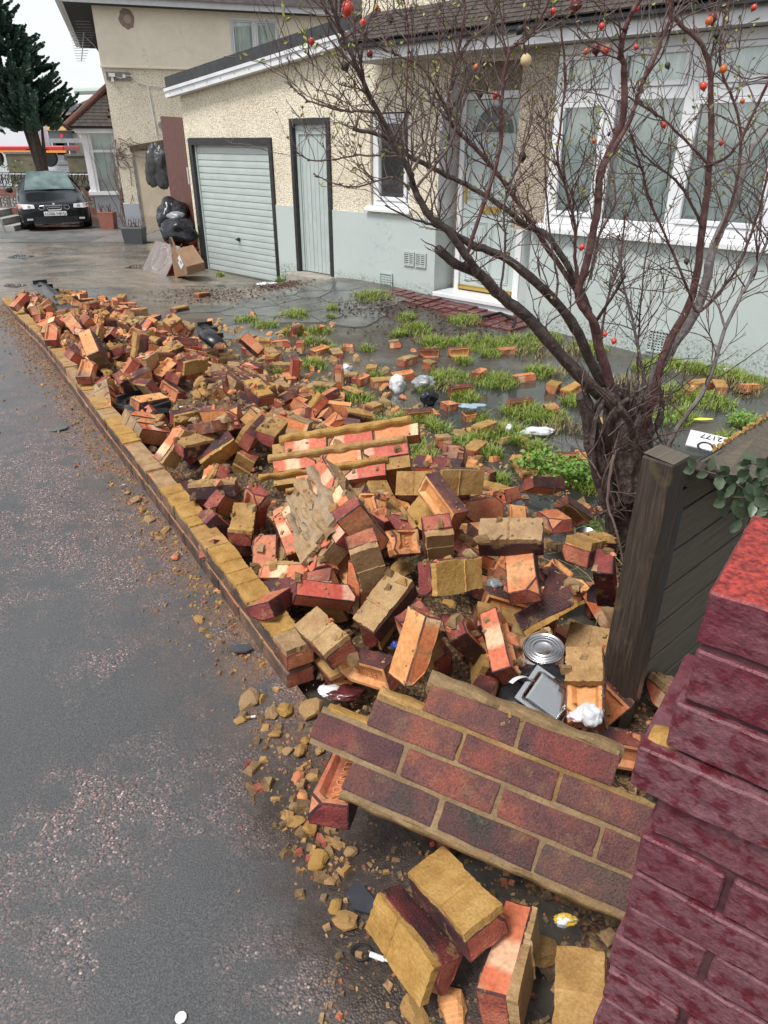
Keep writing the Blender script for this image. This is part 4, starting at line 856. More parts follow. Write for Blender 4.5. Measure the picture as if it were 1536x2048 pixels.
def salmon(name, a, bb, cream, band):
    m, t, b = nodes(name); g = N(t); raw = g.coord('Object'); co = g.coord('Object', 9.0); r = g.objrand()
    x = g.sep(raw)[0]; n1 = g.noise(co, 12, 5, .6); n2 = g.noise(co, 70, 4)
    col = g.ramp(n1, [(.3, a), (.7, bb)])
    bx = g.math('ADD', g.math('MULTIPLY', x, 4.0), g.math('ADD', g.math('MULTIPLY', r, .9), g.math('MULTIPLY', n1, .12)))
    bx = g.math('FRACT', bx)
    bm_ = g.ramp(bx, [(.28, 0.), (.34, 1.), (.55, 1.), (.62, 0.)])
    col = g.mix(g.math('MULTIPLY', bm_, band), col, cream)
    col = g.mix(.6, col, g.ramp(n2, [(.28, (.55, .5, .46)), (.6, (1.15, 1.15, 1.12))]), 'MULTIPLY')
    sm = g.ramp(g.noise(co, 5, 3), [(.62, 0.), (.75, .75)]); col = g.mix(sm, col, (.12, .095, .085))
    col = g.hsv(col, g.math('ADD', .488, g.math('MULTIPLY', r, .03)), 1.0, g.math('ADD', .82, g.math('MULTIPLY', r, .36)))
    col = g.mix(g.math('MULTIPLY', g.ramp(g.noise(co, 15, 5, .7), [(.57, 0.), (.64, 1.)]), .6), col, g.ramp(n2, [(.3, (.22, .135, .055)), (.7, (.40, .27, .13))]))
    setin(b, 'Base Color', col, t); b.inputs['Roughness'].default_value = .62; b.inputs['Specular IOR Level'].default_value = .3
    setin(b, 'Normal', g.bump(n2, .35, .003), t); return m
MT['salmon'] = salmon('salmon_banded_brick', (.52, .115, .060), (.60, .185, .10), (.72, .48, .31), .8)
MT['bedface'] = salmon('orange_brick_bed', (.48, .155, .068), (.58, .24, .115), (.64, .40, .20), .3)
MT['headface'] = rustic('maroon_brick_end', (.17, .044, .034), (.30, .080, .053), (.42, .135, .08))
def mortar_mat(name, a, bb, cc, wet=.7):
    m, t, b = nodes(name); g = N(t); co = g.coord('Object', 5.0); r = g.objrand()
    n1 = g.noise(co, 14, 6, .65); n2 = g.noise(co, 160, 3)
    col = g.ramp(n1, [(.28, a), (.5, bb), (.72, cc)])
    gr = g.hsv(col, .497, .78, .92); col = g.mix(g.ramp(r, [(.45, 0.), (.75, .75)]), col, gr)
    col = g.mix(.5, col, g.ramp(n2, [(.3, (.6, .58, .55)), (.65, (1.15, 1.15, 1.15))]), 'MULTIPLY')
    setin(b, 'Base Color', col, t); b.inputs['Roughness'].default_value = wet; b.inputs['Specular IOR Level'].default_value = .3
    setin(b, 'Normal', g.bump(g.math('ADD', n2, g.math('MULTIPLY', g.noise(co, 45, 4), 1.2)), .5, .004), t); return m
MT['mortar'] = mortar_mat('ochre_mortar', (.22, .115, .036), (.36, .207, .07), (.46, .29, .115))
MT['mortar_y'] = mortar_mat('yellow_mortar', (.25, .13, .03), (.38, .215, .058), (.47, .295, .10))
BM = [MT['rustic'], MT['salmon'], MT['bedface'], MT['headface']]
def brick_mesh(seed, L_=.215, frog=True, broken=False, mats=BM, chip=0, bevel=.0045, fine_=True):
    r = random.Random(seed); bm = bmesh.new(); hx, hy, hz = L_/2, .05125, .0325
    bmesh.ops.create_cube(bm, size=1.0)
    for v in bm.verts: v.co = Vector((v.co.x*2*hx, v.co.y*2*hy, v.co.z*2*hz)) + Vector((r.uniform(-.0025, .0025), r.uniform(-.002, .002), r.uniform(-.0018, .0018)))
    bm.normal_update()
    for f in bm.faces:
        n = f.normal
        f.material_index = 0 if n.y > .7 else 1 if n.y < -.7 else 3 if abs(n.x) > .7 else 2
    if broken:
        bmesh.ops.subdivide_edges(bm, edges=[e for e in bm.edges if all(v.co.x > hx-.02 for v in e.verts)], cuts=3, use_grid_fill=True)
        for v in bm.verts:
            if v.co.x > hx - .02: v.co.x += .022*n3(v.co.x, v.co.y, v.co.z+seed, 28) + .02*v.co.y/.05*r.choice((-1, 1))*.5
        for f in bm.faces:
            if f.normal.x > .5: f.material_index = 2
    for c_ in range(chip):
        sx, sy, sz = r.choice((-1, 1)), r.choice((-1, 1)), r.choice((-1, 1))
        nrm = Vector((sx*r.uniform(.4, 1), sy*r.uniform(.5, 1), sz*r.uniform(.5, 1))).normalized()
        pt = Vector((sx*hx, sy*hy, sz*hz)) - nrm*r.uniform(.010, .032)
        res = bmesh.ops.bisect_plane(bm, geom=bm.verts[:]+bm.edges[:]+bm.faces[:], plane_co=pt, plane_no=nrm, clear_outer=True)
        ed = [e for e in res['geom_cut'] if isinstance(e, bmesh.types.BMEdge)]
        if ed:
            rf = bmesh.ops.edgeloop_fill(bm, edges=ed, mat_nr=2)
    bm.normal_update()
    ee = [e for e in bm.edges if len(e.link_faces) == 2 and e.calc_face_angle(0) > R_(40)]
    bmesh.ops.bevel(bm, geom=ee, offset=bevel, segments=2, affect='EDGES', profile=.6)
    bm.normal_update()
    if frog:
        f = max((q for q in bm.faces if q.normal.z > .9), key=lambda q: q.calc_area())
        bmesh.ops.inset_individual(bm, faces=[f], thickness=.014, depth=0)
        f = max((q for q in bm.faces if q.normal.z > .9), key=lambda q: q.calc_area())
        bmesh.ops.inset_individual(bm, faces=[f], thickness=.015, depth=-.017)
    if fine_:
        bmesh.ops.subdivide_edges(bm, edges=[e for e in bm.edges if e.calc_length() > .05], cuts=4, use_grid_fill=True)
        for v in bm.verts:
            p = v.co; ex = (hx-abs(p.x) < .010) + (hy-abs(p.y) < .010) + (hz-abs(p.z) < .010)
            if ex >= 2: v.co = p - Vector((p.x/hx, p.y/hy, p.z/hz)).normalized()*max(0, .0045*n3(p.x+seed*3, p.y, p.z, 55)+.0006)
            v.co += Vector((n3(p.x, p.y, p.z+seed, 40), n3(p.x+9, p.y, p.z+seed, 40), n3(p.x, p.y+9, p.z+seed, 40)))*.0006
    me = bpy.data.meshes.new('brick'); bm.to_mesh(me); bm.free()
    for mm in mats: me.materials.append(mm)
    return me
BR = [brick_mesh(i, chip=(1, 2, 0, 3, 1, 2, 0, 2)[i]) for i in range(8)] 
BR_L = [brick_mesh(80+i, frog=(i % 2 == 0), chip=i % 2, fine_=False) for i in range(4)]
BR_H = [brick_mesh(20+i, .112, broken=True) for i in range(4)]
MT['rustic_moss'] = rustic('mossy_panel_brick', (.034, .033, .026), (.078, .038, .035), (.12, .044, .037), dust=.2)
BPM = [brick_mesh(45+i, mats=[MT['rustic_moss'], MT['salmon'], MT['bedface'], MT['headface']], bevel=.004) for i in range(2)]
BP = [brick_mesh(40+i, mats=[MT['rustic_panel'], MT['salmon'], MT['bedface'], MT['headface']], bevel=.004) for i in range(4)]
MT['rustic_dirty'] = rustic('dirty_wall_face', (.045, .038, .035), (.10, .068, .055), (.18, .10, .07))
BD = [brick_mesh(60+i, mats=[MT['rustic_dirty'], MT['salmon'], MT['bedface'], MT['headface']]) for i in range(3)]
def slab_mesh(seed, x0, x1, y0, y1, h=.016, lip=0., joint=True, mat=None, rag=.012, nx=22, ny=12):
    """mortar clinging to a face at z=0 (outward +z); ragged outline"""
    b = MB(); r = random.Random(seed); jx = r.uniform(.35, .65); tilt = r.uniform(-.005, .005); ox = r.uniform(0, 50)
    us = [0, .003] + lin(.02, jx-.028, nx//2-2) + [jx-.022, jx-.012, jx+.012, jx+.022] + lin(jx+.03, .98, nx//2-2) + [.997, 1]; vs_ = [0, .006] + lin(.04, .96, ny-3) + [.994, 1]
    for j, v in enumerate(vs_):
        for i, u in enumerate(us):
            y_ = y0+(y1-y0)*v; x_ = x0+(x1-x0)*u
            def rg(p, k): return (rag+.002)*max(0, .2+.35*n3(p*90+ox, k*7, seed, 1)+.6*n3(p*9+ox, k*3, seed, 1)) + .0012*n3(p*170+ox, k, seed, 1)
            xa, xb = x0+rg(y_, 1), x1-rg(y_, 2); ya, yb = y0+rg(x_, 3), y1-rg(x_, 4)
            x, y = xa+(xb-xa)*u, ya+(yb-ya)*v
            hh = h + tilt*(u-.5)*2 + .0012*n3(x+ox, y, 1, 18) + .0008*n3(x+ox, y, 3, 90) + .0025*max(0, n3(x, y+ox, 7, 11)-.2)
            if joint: hh += (.0014 if u > jx else -.0014) + (.0038+.0015*n3(y, ox, 0, 60) if abs(u-jx) < .013 else 0)
            edge = i in (0, len(us)-1) or j in (0, len(vs_)-1)
            b.v.append((x, y, -.003 if edge else hh))
    nn = len(us)
    for j in range(len(vs_)-1):
        for i in range(nn-1):
            a = j*nn+i; b.f.append((a, a+1, a+nn+1, a+nn)); b.m.append(0)
    return b.mesh('mortar_bed', mat or MT['mortar'])
SLF = [slab_mesh(i, -.108, .108, -.053, .053, h=.010+.004*(i % 3), mat=(MT['mortar_y'] if i % 3 == 1 else MT['mortar']), rag=(.0, .010, .016)[i % 3]+.003) for i in range(7)]
SLH = [slab_mesh(30+i, -.056, .056, -.053, .053, h=.016, joint=False, nx=14) for i in range(3)]
SL2 = [slab_mesh(40, -.108, .012, -.053, .053, h=.02, joint=False, rag=.008)]
def put_mortar(o, side, half, r):
    me = r.choice(SLH) if half else (SL2[0] if side == 2 else r.choice(SLF))
    s_ = 1 if side > 0 else -1
    return mko('mortar_bed', me, o, (0, 0, .0325*s_), (0 if s_ > 0 else math.pi, 0, 0 if r.random() < .5 or side == 2 else math.pi))
def brick(half, loc, quat, label, group=None, mort=0, seed=0, mesh=None):
    r = random.Random(seed)
    o = mko('brick', mesh or (r.choice(BR_H) if half else r.choice(BR)), None, loc); o.rotation_mode = 'QUATERNION'; o.rotation_quaternion = quat
    tag(o, label, 'brick', group)
    if mort: put_mortar(o, mort, half, r)
    return o
TRACED = [
 (0, (0.064, 0.916, 0.096), (0.758, 0.471, -0.27, -0.362), 1, 's', 'purple-faced brick with thick ochre mortar bed, lowest brick beside the wet mud'),
 (0, (0.156, 0.933, 0.202), (0.01, 0.868, -0.477, 0.136), -1, 'p', 'brick topped by flat ochre mortar with a raised grey ridge, under the fallen panel'),
 (0, (0.258, 0.848, 0.133), (0.516, -0.663, -0.392, 0.374), -1, 's', 'orange-red brick standing on edge at the bottom of the picture'),
 (0, (0.39, 0.751, 0.127), (0.125, 0.802, 0.582, 0.048), -1, 'p', 'tan mortar-covered brick lying against the painted pillar foot'),
 (0, (-0.104, 1.202, 0.246), (0.616, -0.053, -0.099, -0.78), 0, 'f', 'frogged brick stamped LONDON tilted under the fallen panel corner'),
 (0, (0.461, 1.967, 0.378), (0.021, 0.736, 0.643, 0.209), 0, 'p', 'clean salmon brick lying flat face up, brightest in the heap'),
 (0, (0.429, 2.05, 0.459), (-0.171, 0.979, -0.077, 0.075), -1, 'p', 'brick under a broad smoky mortar bed behind the clean salmon brick'),
 (0, (0.559, 1.933, 0.259), (0.294, 0.88, -0.204, 0.312), 1, 's', 'purple-faced brick with ochre mortar lip leaning over the paint tin'),
 (0, (0.581, 1.996, 0.226), (-0.319, -0.464, 0.541, 0.624), 0, 's', 'purple brick pointing up behind the leaning purple brick'),
 (0, (0.723, 2.11, 0.375), (-0.388, 0.091, 0.075, 0.914), 1, 's', 'rusty-faced brick end with mortar underside near the empty tin'),
 (0, (0.766, 2.029, 0.311), (-0.037, 0.598, -0.247, 0.762), 0, 's', 'dark red brick end beside the timber fence post'),
 (0, (0.838, 2.043, 0.223), (0.294, 0.863, -0.406, 0.059), 0, 's', 'wet purple brick lying against the timber fence post'),
 (0, (0.568, 1.504, 0.29), (0.593, 0.229, 0.008, -0.772), 2, 'f', 'frogged salmon brick half covered by mortar next to the fence post'),
 (0, (0.736, 1.886, 0.14), (-0.342, 0.836, -0.286, 0.319), -1, 'p', 'orange-edged brick coated in ochre mortar behind the half-covered brick'),
 (0, (0.363, 1.745, 0.246), (0.692, -0.269, 0.448, -0.498), 0, 's', 'orange and cream banded brick tilted down beside the paint tin'),
 (0, (0.093, 1.653, 0.316), (0.525, -0.284, 0.802, 0.03), 0, 's', 'long cream and salmon brick on edge, pointing at the fallen panel'),
 (0, (0.264, 1.794, 0.239), (-0.176, 0.484, -0.077, 0.854), 0, 's', 'salmon brick end with mortar patch behind the long cream brick'),
 (0, (0.007, 1.899, 0.286), (-0.116, 0.89, 0.388, 0.21), -1, 'p', 'brick with mustard mortar top crossed by a joint line, middle of the heap'),
 (0, (-0.056, 1.998, 0.405), (0.539, -0.541, 0.322, 0.56), -1, 'p', 'grey-tan mortar slab brick behind the mustard-topped brick'),
 (0, (-0.075, 2.069, 0.49), (-0.462, 0.22, 0.629, 0.586), 0, 'p', 'large salmon brick with blackened edge below the mortar slab'),
 (0, (-0.214, 2.069, 0.214), (0.88, -0.458, 0.07, 0.108), 0, 's', 'pink banded brick with a mortar scab near the low wall'),
 (1, (0.075, 2.341, 0.269), (-0.142, 0.174, -0.433, 0.873), 0, 'f', 'tan half brick showing stamped letters in its frog'),
 (0, (0.197, 2.444, 0.299), (0.011, 0.403, 0.799, 0.447), -1, 'p', 'brick with olive mortar bed standing edgeways above the half brick'),
 (0, (0.092, 2.495, 0.254), (-0.415, 0.443, -0.121, 0.786), 1, 's', 'purple brick end with cream bed and loose mortar strip'),
 (0, (0.193, 2.166, 0.387), (0.589, -0.446, 0.326, 0.589), -1, 'p', 'brick on end with rough mortar face beside the half brick'),
 (0, (0.204, 1.836, 0.448), (-0.279, -0.195, 0.808, 0.482), -1, 'p', 'brick with crusty brown mortar bed left of the clean salmon brick'),
 (0, (0.218, 2.329, 0.457), (0.565, 0.648, -0.201, -0.469), 0, 's', 'dark purple brick sliding diagonally down the heap'),
 (0, (0.166, 2.699, 0.35), (-0.469, 0.836, -0.162, 0.236), -1, 'p', 'brick with grey mortar face, first of a mortared pair'),
 (0, (0.302, 2.609, 0.409), (-0.216, -0.113, 0.767, 0.594), -1, 'p', 'brick with grey mortar face, second of a mortared pair by the puddle'),
 (0, (0.431, 2.771, 0.193), (-0.193, -0.183, 0.804, 0.532), 0, 'p', 'pale salmon brick standing on its side behind the smoky mortar bed'),
 (0, (0.527, 2.934, 0.166), (0.879, -0.141, -0.202, -0.407), 0, 's', 'orange brick end poking up by the puddle grass'),
 (0, (0.806, 3.214, 0.095), (-0.259, 0.043, 0.352, 0.898), 0, 's', 'brick end with salmon and cream stripes near the green weeds'),
 (0, (0.838, 3.014, -0.003), (0.742, -0.057, -0.117, -0.657), 0, 's', 'frogged brick among weeds left of the empty tin'),
 (0, (1.03, 3.378, -0.142), (0.507, 0.784, 0.299, -0.196), 0, 'f', 'tan brick stamped LONDON half buried in weeds behind the empty tin'),
 (0, (-0.793, 2.928, 0.208), (0.121, 0.991, 0.055, 0.026), -1, 's', 'wet purple brick with mortar on top beside the low wall'),
 (0, (-0.607, 2.63, 0.183), (-0.065, 0.683, 0.727, -0.025), -1, 'p', 'maroon brick with square grey mortar cap resting near the low wall'),
 (0, (-0.736, 2.762, 0.101), (-0.273, 0.449, 0.116, 0.843), 0, 's', 'small cream brick corner poking out beside the low wall'),
 (0, (-0.755, 2.942, 0.13), (0.619, 0.099, -0.558, -0.543), 0, 'p', 'pink rough brick behind the grey-capped brick'),
 (0, (-0.691, 2.615, 0.068), (0.345, 0.816, 0.453, -0.101), 0, 's', 'maroon brick under the grey-capped brick'),
 (0, (-0.583, 2.805, 0.183), (0.684, 0.394, -0.594, 0.153), 0, 's', 'upended frogged brick between the grey-capped brick and the mortar slab'),
 (0, (-0.376, 2.227, 0.123), (0.443, 0.844, -0.29, 0.086), 0, 's', 'maroon brick with its hollow frog upward next to the low wall'),
 (0, (-0.406, 2.097, 0.156), (0.25, 0.763, 0.596, 0.001), 0, 's', 'maroon brick tipped on its corner next to the low wall'),
 (0, (-0.192, 1.835, 0.202), (-0.156, 0.868, -0.456, 0.12), -1, 'p', 'brick with smooth pale bed and a curved mortar ridge near the wall end'),
 (0, (-0.05, 1.755, 0.147), (0.655, 0.678, -0.309, -0.128), 0, 's', 'purple brick with stamped frog facing the pavement'),
 (0, (0.285, 1.57, 0.17), (-0.493, -0.286, 0.652, 0.5), 0, 's', 'purple brick trapped behind the upper edge of the fallen panel'),
 (1, (0.343, 1.772, 0.135), (-0.047, 0.817, -0.046, 0.572), -1, 'p', 'mustard mortar half brick behind the banded brick'),
 (0, (-0.874, 3.4, 0.21), (-0.031, -0.299, 0.453, 0.839), -1, 'p', 'tan mortar-faced brick lying aslant over a purple brick'),
 (0, (-0.975, 3.384, 0.24), (-0.052, 0.921, 0.376, -0.084), -1, 's', 'purple brick with chunky mortar top in the wall line'),
 (0, (-0.732, 3.367, 0.14), (0.615, -0.559, -0.189, -0.523), -1, 'p', 'upright brick stained orange and black beside the big chunk'),
 (0, (-0.572, 3.311, 0.343), (-0.086, 0.756, 0.639, -0.114), -1, 'p', 'brick with smooth mortar cap behind the big mortared chunk'),
 (0, (-1.443, 4.591, 0.131), (0.753, 0.537, -0.149, -0.35), 0, 'f', 'orange brick with clean rectangular frog beside the black plastic'),
 (0, (-1.164, 4.614, 0.121), (0.224, -0.041, 0.576, 0.785), 0, 'p', 'bright salmon brick lying flat above the white rag'),
 (0, (-1.204, 6.337, 0.001), (-0.277, 0.893, -0.226, -0.274), 0, 'p', 'long tan brick leaning at the back of the heap'),
 (0, (-1.205, 4.086, 0.15), (-0.262, -0.184, 0.553, 0.77), -1, 'p', 'brick with wet grey mortar bed below the white rag'),
 (0, (-0.768, 4.127, 0.277), (-0.052, 0.88, -0.467, -0.066), -1, 'p', 'mortar-crusted brick on top of the dark panel'),
 (0, (-2.465, 6.586, 0.021), (-0.267, 0.887, -0.373, -0.044), 0, 'p', 'cream topped brick at the far middle of the heap'),
 (0, (-2.432, 6.199, 0.106), (-0.179, 0.916, -0.174, 0.314), 0, 's', 'dark purple brick leaning on the cream topped brick'),
 (0, (-2.741, 5.91, 0.069), (0.833, -0.116, -0.063, -0.538), 0, 's', 'brick end with mortar on top standing on the low wall'),
 (0, (-2.139, 5.642, 0.061), (0.944, 0.035, -0.231, -0.233), 0, 's', 'red brick end in the far middle of the heap'),
 (0, (-1.736, 6.094, 0.096), (0.128, 0.981, 0.139, -0.048), 0, 's', 'brick with black face and orange rim at the far side'),
]
LET = {}
def lettering(o, body, size, loc, rot):
    if body not in LET:
        LET[body] = text_mesh(body, size, .0012); LET[body].materials.append(MT['bedface'])
    mko('lettering', LET[body], o, loc, rot)
tb = []
for i, (hf, cn, q, mo, k, lab) in enumerate(TRACED):
    tb.append(brick(hf, cn, q, lab, None, mo, 100+i, mesh=BR[(i*5) % 8] if not hf else BR_H[i % 4]))
lettering(tb[4], 'LONDON', .034, (0, 0, .0175), (0, 0, 0)); lettering(tb[33], 'LONDON', .034, (0, 0, .0175), (0, 0, math.pi))
lettering(tb[43], 'BRICK', .034, (0, 0, .0175), (0, 0, math.pi)); lettering(tb[21], 'LON', .03, (-.0, 0, .0175), (0, 0, math.pi/2))
